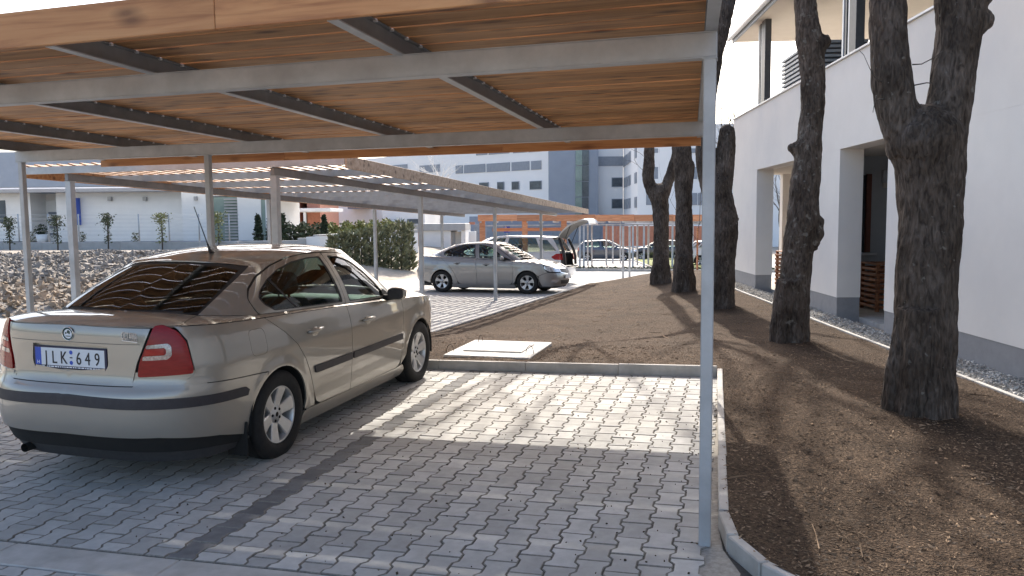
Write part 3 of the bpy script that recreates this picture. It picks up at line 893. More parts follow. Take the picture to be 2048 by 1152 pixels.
M_['lens_red2'] = pm('bright_red_lens', (0.32, 0.008, 0.005), (0.38, 0.012, 0.008), 60, rough=0.2, spec=0.3, coat=0.2)
M_['lens_clear'] = pm('clear_lamp_lens', (0.16, 0.12, 0.12), (0.42, 0.37, 0.365), 70, rough=0.15, metal=0.4, coat=1.0)
M_['lens_head'] = pm('headlamp_lens', (0.35, 0.38, 0.42), (0.75, 0.78, 0.82), 22, rough=0.06, metal=0.5, coat=1.0)
M_['plate_w'] = pm('white_plate', (0.62, 0.64, 0.66), (0.68, 0.70, 0.72), 10, rough=0.4)
M_['plate_b'] = pm('blue_plate_band', (0.02, 0.07, 0.42), (0.03, 0.09, 0.46), 10, rough=0.4)
M_['navy'] = pm('navy_plastic', (0.012, 0.014, 0.045), (0.02, 0.022, 0.06), 10, rough=0.35)
M_['ink'] = pm('black_lettering', (0.015, 0.015, 0.018), None, 10, rough=0.5)
M_['white_p'] = pm('white_lettering', (0.75, 0.76, 0.78), None, 10, rough=0.5)
M_['emb_g'] = pm('dark_green_enamel', (0.02, 0.05, 0.045), (0.03, 0.07, 0.06), 10, rough=0.25)
def paint(name, c, metal=0.5, rough=0.40):
    m = pm(name, tuple(x * 0.97 for x in c), c, 900, rough=rough, metal=metal, coat=1.0, detail=1, dirt=(tuple(x * 0.8 + 0.02 for x in c), 2.2, 0.35))
    m.node_tree.nodes['Principled BSDF'].inputs['Coat Roughness'].default_value = 0.02; m.node_tree.nodes['Principled BSDF'].inputs['Coat IOR'].default_value = 1.65
    return m

def wheel_parts(parent, loc, side, wr, rim_r, spokes, spoke_w, w=0.195, label=None):
    """side +1: outer face towards +y"""
    root = empty('wheel', loc); root.parent = parent
    if side < 0: root.rotation_euler = (0, 0, math.pi)
    hw = w / 2
    t = MB(); r0 = rim_r + 0.004
    t.lathe([(r0, -hw * .8), (r0 + 0.02, -hw), (wr * .86, -hw * 1.06), (wr * .955, -hw * .96), (wr * .985, -hw * .8), (wr * .992, -hw * .45), (wr * .98, -hw * .42), (wr * .98, -hw * .38), (wr, -hw * .35),
             (wr, hw * .35), (wr * .98, hw * .38), (wr * .98, hw * .42), (wr * .992, hw * .45), (wr * .985, hw * .8), (wr * .955, hw * .96), (wr * .86, hw * 1.06), (r0 + 0.045, hw * 1.08), (r0 + 0.015, hw * 1.0), (r0, hw * .9)], 48)
    t.build('tyre', M_['tyre'], root)
    b = MB(); y1 = hw * 0.86
    b.lathe([(rim_r * .93, -hw * .5), (rim_r * .93, y1 - .03), (rim_r * .965, y1 - 0.004), (rim_r * .985, y1 + .004), (rim_r + .006, y1 + .002), (rim_r + .006, y1 - .012)], 48)
    b.lathe([(0.0, y1 - .018), (rim_r * .15, y1 - .018), (rim_r * .17, y1 - .022), (rim_r * .34, y1 - .026), (rim_r * .40, y1 - .04)], 40)
    for k in range(spokes):
        a = 2 * math.pi * (k + (0.25 if spokes == 6 else 0.25)) / spokes + (0.0 if spokes != 6 else math.pi / 6)
        M = Matrix.Rotation(-a, 4, 'Y')
        wi, wo = spoke_w
        prof = [(rim_r * .30, wi, y1 - .026), (rim_r * .45, wi * .92, y1 - .022), (rim_r * .7, (wi + wo) / 2, y1 - .012), (rim_r * .88, wo, y1 - .004), (rim_r * .965, wo * 1.12, y1 - .001)]
        v, f = [], []
        for r, hw2, yy in prof:
            v += [(r, yy - .006, -hw2), (r, yy, -hw2 * .82), (r, yy, hw2 * .82), (r, yy - .006, hw2), (r, yy - .035, hw2), (r, yy - .035, -hw2)]
        for i in range(len(prof) - 1):
            for j in range(6):
                j2 = (j + 1) % 6; f.append((i * 6 + j, (i + 1) * 6 + j, (i + 1) * 6 + j2, i * 6 + j2))
        b.add(v, f, False, M)
    b.build('rim', M_['alloy'], root)
    d = MB(); d.lathe([(0.0, -0.01), (rim_r * .9, -0.01)], 32); d.lathe([(0.03, 0.02), (0.125, 0.02), (0.125, 0.0)], 32)
    for k in range(5):
        a = 2 * math.pi * k / 5; M = Matrix.Translation((rim_r * .24 * math.cos(a), y1 - .0225, rim_r * .24 * math.sin(a)))
        d.lathe([(0.0, .004), (.009, .004), (.011, 0.0), (.011, -.004)], 8, M)
    d.lathe([(0.0, y1 - .0165), (.016, y1 - .0165), (.017, y1 - .0175), (.0175, y1 - .0180)], 16)
    d.build('brake_disc', M_['under'], root)
    return root

SEDAN = dict(
    plan=[(-2.30, 0), (-2.295, .25), (-2.26, .46), (-2.18, .625), (-2.05, .755), (-1.83, .838), (-1.29, .872), (-.5, .884), (.3, .884), (1.0, .876), (1.45, .86), (1.8, .80), (2.02, .68), (2.13, .5), (2.19, .27), (2.22, 0)],
    side=[(.10, .10), (.16, .07), (.22, .042), (.30, .026), (.45, .010), (.58, 0), (.70, -.002), (.79, -.001), (.83, .006), (.90, .020), (.96, .042), (1.02, .07), (1.08, .10)],
    rear=[(.10, .20), (.20, .12), (.29, .055), (.36, .02), (.46, 0), (.60, .0), (.645, .010), (.668, .028), (.70, .052), (.75, .063), (.9, .068), (1.0, .072), (1.04, .082), (1.08, .10)],
    front=[(.10, .20), (.18, .10), (.26, .035), (.38, 0), (.50, 0.0), (.56, .012), (.62, .035), (.70, .085), (.76, .14), (.82, .22)],
    ztop=[(-2.4, 1.045), (-2.2, 1.045), (-1.95, 1.035), (-1.5, 1.015), (-1.0, .998), (-.2, .962), (.5, .925), (.85, .905), (1.1, .893), (1.5, .862), (1.8, .81), (2.02, .74), (2.2, .69), (2.3, .69)],
    #      R0            R1              R2              C1             S1              S2             S3            A1             F1             F2            F3
    base=[(-1.80, 0, 1.085), (-1.79, .34, 1.08), (-1.71, .56, 1.062), (-1.42, .735, 1.032), (-.95, .80, 1.010), (-.2, .828, .972), (.5, .815, .935), (.92, .74, .928), (1.12, .52, .952), (1.22, .25, .97), (1.24, 0, .975)],
    top=[(-1.13, 0, 1.362), (-1.12, .34, 1.356), (-1.06, .50, 1.34), (-.92, .58, 1.362), (-.55, .615, 1.402), (-.1, .625, 1.415), (.10, .615, 1.405), (.24, .565, 1.385), (.35, .39, 1.39), (.40, .2, 1.40), (.42, 0, 1.403)],
    bulge=[.03, .03, .03, .03, .032, .034, .034, .025, .02, .025, .03], kbulge=[.02, .02, .015, .004, .002, .0, .0, .008, .05, .07, .075],
    kmap=[('r', 0), ('r', .42), ('x', -2.10), ('x', -1.55), ('x', -.9), ('x', -.2), ('x', .5), ('x', 1.05), ('x', 1.78), ('f', .5), ('f', 0)],
    crown=[(-1.2, 1.362), (-1.0, 1.385), (-.6, 1.434), (-.15, 1.455), (.15, 1.443), (.43, 1.403)], tside=(2.4, 7.4), axles=(-1.289, 1.289), wr=.315, arch=.345)

def seat(mb, x, y, z=0.34, w=0.25):
    mb.sellip((x + .08, y, z + .06), (.27, w, .09), (.5, .5)); M = Matrix.Translation((x - .17, y, z + .10)) @ Matrix.Rotation(R(-17), 4, 'Y')
    mb.sellip((0, 0, .28), (.085, w, .33), (.5, .5), M=M); mb.tube([M @ Vector((0, -.05, .58)), M @ Vector((0, -.05, .68))], .007, 6); mb.tube([M @ Vector((0, .05, .58)), M @ Vector((0, .05, .68))], .007, 6)
    mb.sellip((.0, 0, .745), (.055, .135, .095), (.6, .55), M=M)

def build_sedan(name, loc, rz, tilt, body_mat, label, style):
    S = CarShape(SEDAN); A = S.P; ax0, ax1 = A['axles']; wr, ar = A['wr'], A['arch']
    car = empty(name, loc, rz, label=label, cat='car'); car.rotation_euler = (tilt[0], tilt[1], rz)
    qx, qy = S.qx, S.qy
    gap = 0.0028
    fine = style == 'near'; st = 0.045 if fine else 0.07
    def LP(pts): return [(qx(x), z) for x, z in pts]
    def GP(pts): return [S.g_inv(x, z) for x, z in pts]
    zt = lambda x: float(S.zt(x))
    def topline(x0, x1, n=10, dz=-0.004): return [(x0 + (x1 - x0) * k / n, zt(x0 + (x1 - x0) * k / n) + dz) for k in range(n + 1)]
    rear_edge = [(-1.36, zt(-1.36) - .004), (-1.30, .965), (-1.18, .88), (-1.05, .775), (-.95, .655), (-.875, .52), (-.81, .37), (-.765, .29), (-.70, .262)]
    for sd in 'rl':
        sgn = -1 if sd == 'r' else 1
        kw = dict(sides=sd, step=st)
        # doors
        rd = [(-.208, .258), (-.215, .6)] + [(-.232, zt(-.232) - .004)] + list(reversed(topline(-1.36, -.232)))[1:] + rear_edge[1:]
        d1 = skin('rear_door', panel(S, 'L', LP(round_poly(rd, .012, 2)), **kw), body_mat, car)
        fd = [(-.202, .258), (.80, .258, .05), (.855, .33), (.875, .6), (.862, zt(.862) - .004)] + list(reversed(topline(-.226, .862)))[1:] + [(-.209, .6)]
        d2 = skin('front_door', panel(S, 'L', LP(round_poly(fd, .012, 2)), **kw), body_mat, car)
        # upper door frames with their openings
        fw = [(-.135, .988), (.64, .954), (.49, 1.085), (.33, 1.205), (.16, 1.303, .05), (-.02, 1.352), (-.205, 1.372)]
        ff_ = [(-.197, .976), (.86, .936), (.61, 1.105), (.41, 1.238), (.20, 1.343, .05), (-.01, 1.382), (-.262, 1.397)]
        rw = [(-.245, .994), (-.315, 1.372), (-.50, 1.372), (-.72, 1.354), (-.92, 1.312), (-1.10, 1.248), (-1.235, 1.178), (-1.285, 1.13), (-1.265, 1.082), (-1.185, 1.036, .02)]
        rf = [(-.203, .976), (-.270, 1.397), (-.52, 1.398), (-.75, 1.378), (-.96, 1.333), (-1.15, 1.268), (-1.30, 1.19), (-1.365, 1.13), (-1.365, 1.07), (-1.345, 1.029), (-1.10, 1.018), (-.60, .996)]
        fwp, rwp, ffp, rfp = (GP(resample(round_poly(p, .02, 3), .06)) for p in (fw, rw, ff_, rf))
        gk = dict(sides=sd, step=.045, scale=(.33, .46))
        skin('window_frame', panel(S, 'G', ffp, [fwp], **gk), body_mat, d2); skin('window_frame', panel(S, 'G', rfp, [rwp], **gk), body_mat, d1)
        def seal(pts, inner, par):
            c = np.mean(pts, 0); big = [tuple(c + (np.array(p) - c) * 1.012) for p in pts]
            sm_ = [tuple(c + (np.array(p) - c) * (.955 if not inner else .96)) for p in pts]
            return skin('window_seal', panel(S, 'G', big, [sm_], off=-.004, rim=0, **gk), M_['black_pl'], par)
        seal(fwp, 0, d2); seal(rwp, 0, d1)
        skin('window_pane', panel(S, 'G', fwp, off=-.009, rim=0, **gk), M_['glass'], d2, 'green tinted front side window')
        skin('window_pane', panel(S, 'G', rwp, off=-.009, rim=0, **gk), M_['glass'], d1)
        bar = GP([(-1.085, 1.25), (-.915, 1.026), (-.895, 1.025), (-1.06, 1.258)]); skin('window_bar', panel(S, 'G', bar, off=-.006, rim=0, **gk), M_['black_pl'], d1)
        # body frame round the doors (C-pillar, roof rail, A-pillar)
        t0, t1 = 1.93, 7.42
        out = [(t0, .0), (t1 + .25, .0)] + [(t1 + .25 * (1 - k / 6), k / 6) for k in range(7)] + [(t1, 1.0), (t0 + .05, 1.0), (t0 + .05, .9), (t0, .5)]
        eps = 0.004
        ffo, rfo = (GP(resample(round_poly(p, .02, 3), .06)) for p in (
            [(-.1995, .968), (.885, .926), (.63, 1.108), (.42, 1.244), (.205, 1.350, .05), (-.01, 1.389), (-.2665, 1.404)],
            [(-.2005, .968), (-.2665, 1.404), (-.52, 1.405), (-.753, 1.385), (-.964, 1.340), (-1.155, 1.275), (-1.307, 1.196), (-1.373, 1.13), (-1.373, 1.06), (-1.353, 1.021), (-1.10, 1.010), (-.60, .988)]))
        both = ffo[:]
        uni = union_side(ffo, rfo)
        pil = skin('roof_pillar', panel(S, 'G', out, [uni], **gk), body_mat, car)
        def shrink(p, k=.985): c = np.mean(p, 0); return [tuple(c + (np.array(q) - c) * k) for q in p]
        skin('door_aperture', panel(S, 'G', out, [shrink(fwp), shrink(rwp)], off=-.016, rim=0, **gk), M_['black_pl'], pil)
        # sill, fender, quarter
        sl = [(-.985, .20), (-.955, .260), (-.72, .256), (.80, .252), (.90, .262), (.955, .20), (.93, .145), (-.95, .145)]
        skin('sill', panel(S, 'L', LP(round_poly(sl, .02, 2)), sides=sd, step=st), body_mat, car)
        ap = arch_pts(ax1, wr, ar, .235)
        bmp = [(1.70, .50), (1.80, .585), (1.93, .625)]
        fe = [(.86, .265)] + [(.897, .30)] + [p for p in ap if p[1] > .30 and p[0] < ax1 + .24] + [(1.60, .50), (1.72, .56), (1.86, .60)] + [(1.76, .70), (1.74, .775)] + list(reversed(topline(.868, 1.74)))[0:] + [(.881, .6), (.861, .33)]
        skin('front_fender', panel(S, 'L', LP(fe), sides=sd, step=st), body_mat, car)
        ap = arch_pts(ax0, wr, ar, .235)
        re2 = [(x - .007, z) for x, z in rear_edge]
        qp = [re2[0]] + re2[1:7] + [(-.79, .264), (-.93, .264), (-.957, .285)] + [p for p in reversed(ap) if p[1] > .30 and (p[0] > ax0 - .165)] + [(-1.44, .655), (-1.75, .672), (-2.03, .688), (-2.11, .70)] + [(-2.055, .735), (-2.042, .76), (-2.068, .955), (-2.112, 1.022), (-2.13, zt(-2.13) - .004)] + topline(-2.13, -1.367)
        qpl = LP(qp)
        fl_c = (-1.51, .865); fl = round_poly([(fl_c[0] - .085, fl_c[1] - .085), (fl_c[0] + .085, fl_c[1] - .085), (fl_c[0] + .085, fl_c[1] + .085), (fl_c[0] - .085, fl_c[1] + .085)], .045, 5)
        flo = [((p[0] - fl_c[0]) * 1.025 + fl_c[0], (p[1] - fl_c[1]) * 1.025 + fl_c[1]) for p in fl]
        qo = skin('quarter_panel', panel(S, 'L', qpl, [LP(flo)] if sd == 'r' else [], sides=sd, step=st), body_mat, car)
        if sd == 'r': skin('fuel_flap', panel(S, 'L', LP(fl), sides=sd, step=st), body_mat, qo)
        # tail lamp wrapping the corner
        qa, qb = qy(.485), qy(.585)
        lamp = [(qa, .742), (qx(-2.055), .752), (qx(-2.05), .775), (qx(-2.075), .945), (qx(-2.115), 1.010), (qb + .055, 1.054), (qb, 1.046), (qa + .015, .83)]
        lo = skin('tail_lamp', panel(S, 'L', round_poly(lamp, .02, 3), off=.006, rim=.02, sides=sd, step=.035), M_['lens_red'], car, 'red tail lamp wrapping the rear corner')
        qc = qx(-2.155)
        cl = [(qa + .062, .868), (qc, .860), (qc + .02, .885), (qc + .015, .955), (qc - .01, .972), (qa + .09, .962), (qa + .085, .930), (qc - .045, .932), (qc - .035, .900), (qa + .07, .898)]
        if style == 'near':
            skin('lamp_lens', panel(S, 'L', round_poly([(qa + .034, .842), (qc - .01, .846), (qc + .018, .868), (qc + .016, .925), (qc - .006, .942), (qa + .062, .934), (qa + .058, .912), (qc - .026, .917), (qc - .016, .905), (qc - .016, .882), (qc - .026, .872), (qa + .040, .868)], .010, 2), off=.008, rim=0, sides=sd, step=.02), M_['lens_clear'], lo)
            skin('lamp_lens', panel(S, 'L', [(qa + .045, .872), (qc - .030, .876), (qc - .030, .913), (qa + .058, .908)], off=.008, rim=0, sides=sd, step=.02), M_['lens_red2'], lo)
        # door handles
        for hx, hz, par in ((-.86, .845, d1), (.03, .815, d2)):
            pc = S.L(np.array([qx(hx)]), np.array([hz]))[0]; y = pc[1] * sgn
            h = MB(); h.sellip((hx + .055, y + sgn * .004, hz - .012), (.045, .006, .036), (.8, .8), 20, 10); ho = h.build('handle_recess', M_['cabin_pl'] if not fine else body_mat, par)
            h = MB(); h.tube([(hx - .045, y + sgn * .006, hz - .004), (hx - .03, y + sgn * .026, hz), (hx + .06, y + sgn * .032, hz + .004), (hx + .125, y + sgn * .028, hz + .006), (hx + .145, y + sgn * .006, hz + .006)], [.012, .017, .015, .014, .009], 10)
            h.build('door_handle', body_mat, par)
        # side moulding
        for x0, x1, par in ((-.835, -.222, d1), (-.196, .835, d2)):
            z0, z1 = (.520, .575)
            ml = [(x0 + (.02 if x0 < -.5 else 0), z0), (x1, z0), (x1, z1), (x0, z1)]
            skin('side_moulding', panel(S, 'L', LP(round_poly(ml, .01, 2)), off=.012, rim=.016, sides=sd, step=.06), M_['trim'] if fine else body_mat, par)
        # mirror
        m = MB(); m.sellip((.58, sgn * .945, .985), (.058, .088, .060), (.7, .75), 22, 14)
        mo = m.build('door_mirror', body_mat, d2)
        m = MB(); m.tube([(.59, sgn * .81, .938), (.59, sgn * .87, .945), (.58, sgn * .91, .955)], [.032, .024, .026], 10); m.build('mirror_arm', M_['black_pl'], mo)
        m = MB(); m.sellip((.534, sgn * .945, .985), (.016, .077, .050), (.6, .6), 20, 10); m.build('mirror_glass', M_['cabin_pl'], mo)
        m = MB(); m.add([(.80, sgn * .79, .942), (.56, sgn * .815, .95), (.58, sgn * .785, 1.03)], [(0, 1, 2), (2, 1, 0)]); m.build('sail_panel', M_['black_pl'], d2)
        # wheels, wheel housings
        for ax in (ax0, ax1):
            wheel_parts(car, (ax, sgn * .772, wr), sgn, wr, .198, 6 if fine else 5, (.042, .052) if fine else (.030, .062))
            w = MB(); pr = []
            n = 20
            v, f = [], []
            for k in range(n + 1):
                a = math.pi * (-.05 + 1.1 * k / n)
                for yy in (.45, .865): v.append((ax + (ar + .012) * math.cos(a), sgn * yy, wr + (ar + .012) * math.sin(a)))
            f = [(2 * k, 2 * k + 1, 2 * k + 3, 2 * k + 2) for k in range(n)]
            v.append((ax, sgn * .45, wr)); c_ = len(v) - 1
            f += [(2 * k, 2 * k + 2, c_) for k in range(n)]
            w.add(v, f, True); w.build('wheel_housing', M_['under'], car)
    # centre pieces, both sides in one
    qa, qb = qy(.475), qy(.575)
    lid = [(0, .690), (qa - .03, .690, .03), (qa - .004, .79), (qa + .008, .83), (qb - .008, zt(-2.2) - .001), (0, zt(-2.3) - .001)]
    rec = [(0, .755), (.255, .755, .04), (.285, .79), (.285, .935, .02), (0, .935)]
    lidp = round_poly(lid[1:5], .012, 3); lidp = [(0, .690)] + lidp + [(0, zt(-2.3) - .001)]
    recp = [(0, .762)] + round_poly([(.262, .762, .05), (.290, .81, .02), (.285, .932, .01)], .02, 4) + [(0, .937)]
    trunk = skin('boot_lid', panel(S, 'L', lid_clip(lidp, recp), sides='rl', step=st), body_mat, car)
    v, f, n_ = panel(S, 'L', recp, off=-.022, rim=0, sides='rl', step=.05)
    skin('plate_recess', (v, f, n_), body_mat, trunk)
    rim_loop(S, recp, trunk, body_mat)
    skin('lid_crease_shade', panel(S, 'L', [(0, .9415), (qa + .03, .9375), (qa + .03, .9405), (0, .9445)], off=.0012, rim=0, sides='rl', step=.05), M_['cabin_pl'], trunk)  # thin dark strip laid on for the shade of the crease
    kt = 2.0
    dk = [(0, .003), (kt * .6, .003), (kt, .02), (kt - .02, .93), (kt * .5, .985), (0, .985)]
    skin('boot_lid_top', panel(S, 'K', dk, sides='rl', step=.05, scale=(.45, .5)), body_mat, trunk)
    # quarter shoulders and belt line
    sh = [(kt + .012, .015), (7.9, .0), (7.9, 1.0), (kt + .012, 1.0)]
    for sd in 'rl': skin('belt_shoulder', panel(S, 'K', sh, sides=sd, step=.05, scale=(.6, .25), rim=0), body_mat, car)
    # bumper, strip, lower skirt
    ap = arch_pts(ax0, wr, ar, .235)
    bl = [p for p in ap if p[0] < ax0 - .16]
    bm_ = [(0, .385)] + [(qx(-2.2), .375), (qx(-1.9), .33), (qx(bl[0][0] - .01), .27)] + LP(bl) + [(qx(-1.45), .649), (qx(-1.75), .666), (qx(-2.03), .682), (qa + .03, .700), (qa - .015, .686), (0, .6865)]
    bump_ = skin('rear_bumper', panel(S, 'L', bm_, sides='rl', step=st), body_mat, car)
    filler = [(qa + .004, .692), (qx(-2.10), .706), (qx(-2.057), .737), (qa + .008, .735)]
    for sd in 'rl': skin('lamp_base_panel', panel(S, 'L', filler, sides=sd, step=.04, off=-.002), body_mat, bump_)
    skin('lid_backing', panel(S, 'L', [(0, .655), (qx(-1.98), .672), (qx(-1.98), .77), (0, .77)], off=-.007, rim=0, sides='rl', step=.05), body_mat, bump_)
    skin('lid_gap_shade', panel(S, 'L', [(0, .6845), (qa - .02, .6845), (qa - .012, .6895), (0, .6895)], off=.0008, rim=0, sides='rl', step=.05), M_['under'], bump_)  # black strip laid on for the shade in the shut line
    stp = [(0, .568), (qx(-1.66), .538), (qx(-1.645), .575), (qx(-1.68), .598), (0, .632)]
    skin('bumper_strip', panel(S, 'L', stp, off=.009, rim=.014, sides='rl', step=.05), M_['trim'] if fine else body_mat, bump_)
    skin('bumper_skirt', panel(S, 'L', [(0, .265), (qx(-1.9), .25), (qx(-1.68), .22), (qx(-1.66), .34), (0, .40)], off=-.02, rim=0, sides='rl', step=.06), M_['under'], bump_)
    # glasshouse ends and roof
    fr = [(0, .015), (1.45, .015, .05), (1.86, .06, .06), (1.80, .6), (1.70, .955, .05), (0, .965)]
    frp = [(0, .015)] + round_poly(fr[1:5], .04, 4) + [(0, .965)]
    skin('rear_window', panel(S, 'G', frp, sides='rl', step=.045, scale=(.42, .9), off=-.001, rim=0), M_['glass_rear'], trunk if False else car, 'dark tinted sloping rear window')
    ring_o = [(0, .0)] + [(1.5, .0), (1.925, .03), (1.925, .5), (1.975, .9), (1.975, 1.0), (0, 1.0)]
    inn = [(0, .03)] + round_poly([(1.42, .03, .05), (1.80, .08, .06), (1.75, .6), (1.64, .93, .05)], .04, 4) + [(0, .945)]
    skin('rear_window_surround', panel(S, 'G', lid_clip([(0, 0.0), (1.5, .0), (1.925, .03), (1.925, .5), (1.975, .9), (1.975, 1.0), (0, 1.0)], inn), sides='rl', step=.045, scale=(.42, .9), off=-.004, rim=0), M_['black_pl'], car)
    nb = S.nb
    ws = [(nb, .02), (8.0, .02), (7.68, .03), (7.44, .97), (8.2, .985), (nb, .985)]
    skin('windscreen', panel(S, 'G', ws, sides='rl', step=.05, scale=(.35, .8), off=-.002, rim=0), M_['glass'], car)
    rfp_ = [(0, 0), (nb, 0), (nb, 1), (0, 1)]
    roof = skin('roof', roof_geo(S), body_mat, car)
    if True:
        ap_ = Vector((-.80, 0, float(S.rc(-.80)) - .004))
        a = MB(); a.tube([ap_, ap_ + Vector((-.03, 0, .025)), ap_ + Vector((-.055, 0, .075))], [.022, .012, .006], 10); a.tube([ap_ + Vector((-.05, 0, .065)), ap_ + Vector((-.20, 0, .36))], [.0045, .003], 6)
        if fine: a.build('aerial', M_['black_pl'], roof)
    # bonnet, front end
    hd = [(7.93, .0), (8.6, .0), (nb, .0), (nb, .93), (8.9, .93), (7.93, .96)]
    skin('bonnet', panel(S, 'K', hd, sides='rl', step=.06, scale=(.5, .8)), body_mat, car)
    skin('scuttle', panel(S, 'K', [(7.93, .96), (8.9, .935), (nb, .935), (nb, 1), (7.93, 1)], sides='rl', step=.06, scale=(.5, .8), rim=0, off=-.01), M_['black_pl'], car)
    qn = S.Q
    gy = qy(.40, 'f')
    gr = [(gy, .60), (qn, .555), (qn, .688), (gy + .02, .70), (gy - .02, .67)]
    grille = skin('grille', panel(S, 'L', gr, off=-.01, rim=0, sides='rl', step=.05), M_['black_pl'], car)
    skin('grille_surround', panel(S, 'L', lid_clip_f([(gy - .03, .585), (qn, .535), (qn, .70), (gy, .712), (gy - .045, .672)], gr, qn), off=.004, rim=.01, sides='rl', step=.05), M_['chrome'], grille)
    hl = [(qx(1.765), .705), (qx(1.90), .628), (gy - .06, .605), (gy - .055, .68), (qx(2.0), .742), (qx(1.82), .802), (qx(1.75), .775)]
    for sd in 'rl': skin('headlamp', panel(S, 'L', round_poly(hl, .03, 3), off=.004, rim=.015, sides=sd, step=.04), M_['lens_head'], car)
    ap = arch_pts(ax1, wr, ar, .235); fl_ = [p for p in ap if p[0] > ax1 + .245]
    fb = LP(fl_)[::-1]
    fbp = LP(list(reversed(fl_))) + [(qx(1.62), .495), (qx(1.73), .552), (qx(1.87), .594), (gy - .05, .58), (qn, .53), (qn, .22), (qx(2.0), .215), (qx(1.72), .215)]
    fbp = LP([p for p in fl_])[::-1][0:0] + fbp
    fbo = skin('front_bumper', panel(S, 'L', front_loop(LP, fl_, qx, gy, qn), sides='rl', step=st), body_mat, car)
    it = [(qy(.42, 'f'), .285), (qn, .275), (qn, .375), (qy(.45, 'f'), .385)]
    skin('bumper_intake', panel(S, 'L', it, off=.004, rim=0, sides='rl', step=.05), M_['black_pl'], fbo)
    for sd in 'rl':
        skin('fog_lamp', panel(S, 'L', round_poly([(qy(.74, 'f'), .33), (qy(.58, 'f'), .32), (qy(.56, 'f'), .40), (qy(.72, 'f'), .41)], .02, 3), off=.005, rim=0, sides=sd, step=.04), M_['lens_head'], fbo)
    # dark inner shell, floor, cabin
    z0 = .17
    sh_ = [(0, z0)] + LP([(ax0 - ar - .03, z0)]) + LP(arch_pts(ax0, wr, ar + .01, z0 + .03)) + LP([(ax0 + ar + .03, z0), (ax1 - ar - .03, z0)]) + LP(arch_pts(ax1, wr, ar + .01, z0 + .03)) + LP([(ax1 + ar + .03, z0)]) + [(qn, z0), (qn, .50), (qy(.5, 'f'), .55), (qx(1.85), .66), (qx(1.5), .84), (qx(1.0), .90), (qx(0), .935), (qx(-1), .97), (qx(-2.0), 1.0), (qy(.4), 1.01), (0, 1.01)]
    skin('inner_shell', panel(S, 'L', sh_, off=-.030, rim=0, sides='rl', step=.09), M_['cabin_pl'], car)
    b = MB(); b.box(-1.72, 2.0, -.62, .62, .165, .20); b.box(-1.0, .9, -.80, .80, .15, .205); b.build('floor_pan', M_['under'], car)
    b = MB(); b.box(-1.72, -1.25, -.64, .64, .93, .955); b.build('parcel_shelf', M_['cabin_pl'], car); b = MB(); b.box(.74, 1.1, -.68, .68, .80, .90); b.sellip((.80, 0, .80), (.16, .66, .12), (.4, .6)); b.build('dashboard', M_['cabin_pl'], car)
    b = MB()
    for k in range(24):
        a0, a1 = 2 * math.pi * k / 24, 2 * math.pi * (k + 1) / 24
        b.tube([(.60 + .05 * math.sin(a), .36 + .18 * math.cos(a), .86 + .17 * math.sin(a)) for a in (a0, a1)], .014, 6, cap=False)
    b.tube([(.60, .36, .86), (.80, .36, .80)], .03, 8); b.build('steering_wheel', M_['black_pl'], car)
    for y in (-.36, .36):
        b = MB(); seat(b, -.02, y); b.build('front_seat', M_['cabin'], car)
    b = MB(); b.sellip((-.78, 0, .42), (.28, .66, .10), (.4, .5)); M = Matrix.Translation((-1.03, 0, .46)) @ Matrix.Rotation(R(-20), 4, 'Y'); b.sellip((0, 0, .27), (.09, .66, .31), (.4, .5), M=M)
    for y in (-.40, 0, .40): b.sellip((.0, y, .60), (.05, .125, .075), (.6, .6), M=M)
    b.build('rear_bench', M_['cabin'], car)
    # plate
    if fine:
        X = -2.30 + .068 - .022
        Mp = Matrix(((0, 0, -1, 0), (-1, 0, 0, 0), (0, 1, 0, 0), (0, 0, 0, 1)))       # local (right, up, out) -> car
        pr = empty('number_plate', (S.L(np.array([0.0]), np.array([.84]))[0][0] + .022 - .004, 0, 0)); pr.parent = car
        def pl(mb, nm, mt): mb.v = [tuple(Mp @ Vector(v)) for v in mb.v]; return mb.build(nm, mt, pr)
        pl(MB().cbox(-.272, .272, .772, .908, 0, .012, .003), 'plate_frame', M_['navy'])
        pl(MB().cbox(-.258, .258, .790, .899, .0122, .0136, .0005), 'plate_board', M_['plate_w'])
        pl(MB().box(-.258, -.214, .790, .899, .0137, .0141), 'country_band', M_['plate_b'])
        def txt(s_, x, z, size, mt, xs=1.0, y=.0143, bold=0.0, al='LEFT'):
            me = text_mesh(s_, size, mt, 0.0004, al, 0, xs)
            me.transform(Mp @ Matrix.Translation((x, z, y)))
            return link_mesh('plate_lettering', me, pr)
        txt('H', -.236, .797, .030, M_['white_p'], 1, al='CENTER')
        for ch, x in zip('JLK', (-.176, -.115, -.044)):
            for dx in (0, .0022): txt(ch, x + dx, .8035, .112, M_['ink'], .74, al='CENTER', y=.0143 + dx * .02)
        for ch, x in zip('649', (.068, .134, .204)):
            for dx in (0, .0022): txt(ch, x + dx, .8035, .112, M_['ink'], .74, al='CENTER', y=.0143 + dx * .02)
        for z, r in ((.876, .013), (.812, .013)):
            pl(MB().lathe([(0, .0145), (r, .0145)], 14, Matrix.Translation((.0125, z, 0)), axis='z'), 'inspection_sticker', M_['plate_b'])
        pl(MB().box(.002, .022, .840, .847, .0137, .0143), 'plate_dash', M_['ink'])
        b = MB(); x = -.25
        while x < .24:
            l = random.uniform(.004, .022); b.box(x, x + l, .7785, .7855, .0121, .0125); x += l + random.uniform(.003, .008)
        pl(b, 'frame_print', M_['white_p'])
        # round badge
        bx = S.L(np.array([0.0]), np.array([1.0]))[0][0]
        er = empty('badge', (bx, 0, .992)); er.parent = trunk
        er.rotation_euler = (0, R(-3), 0)
        def eb(mb, nm, mt): mb.v = [tuple(Mp @ Vector(v)) for v in mb.v]; return mb.build(nm, mt, er)
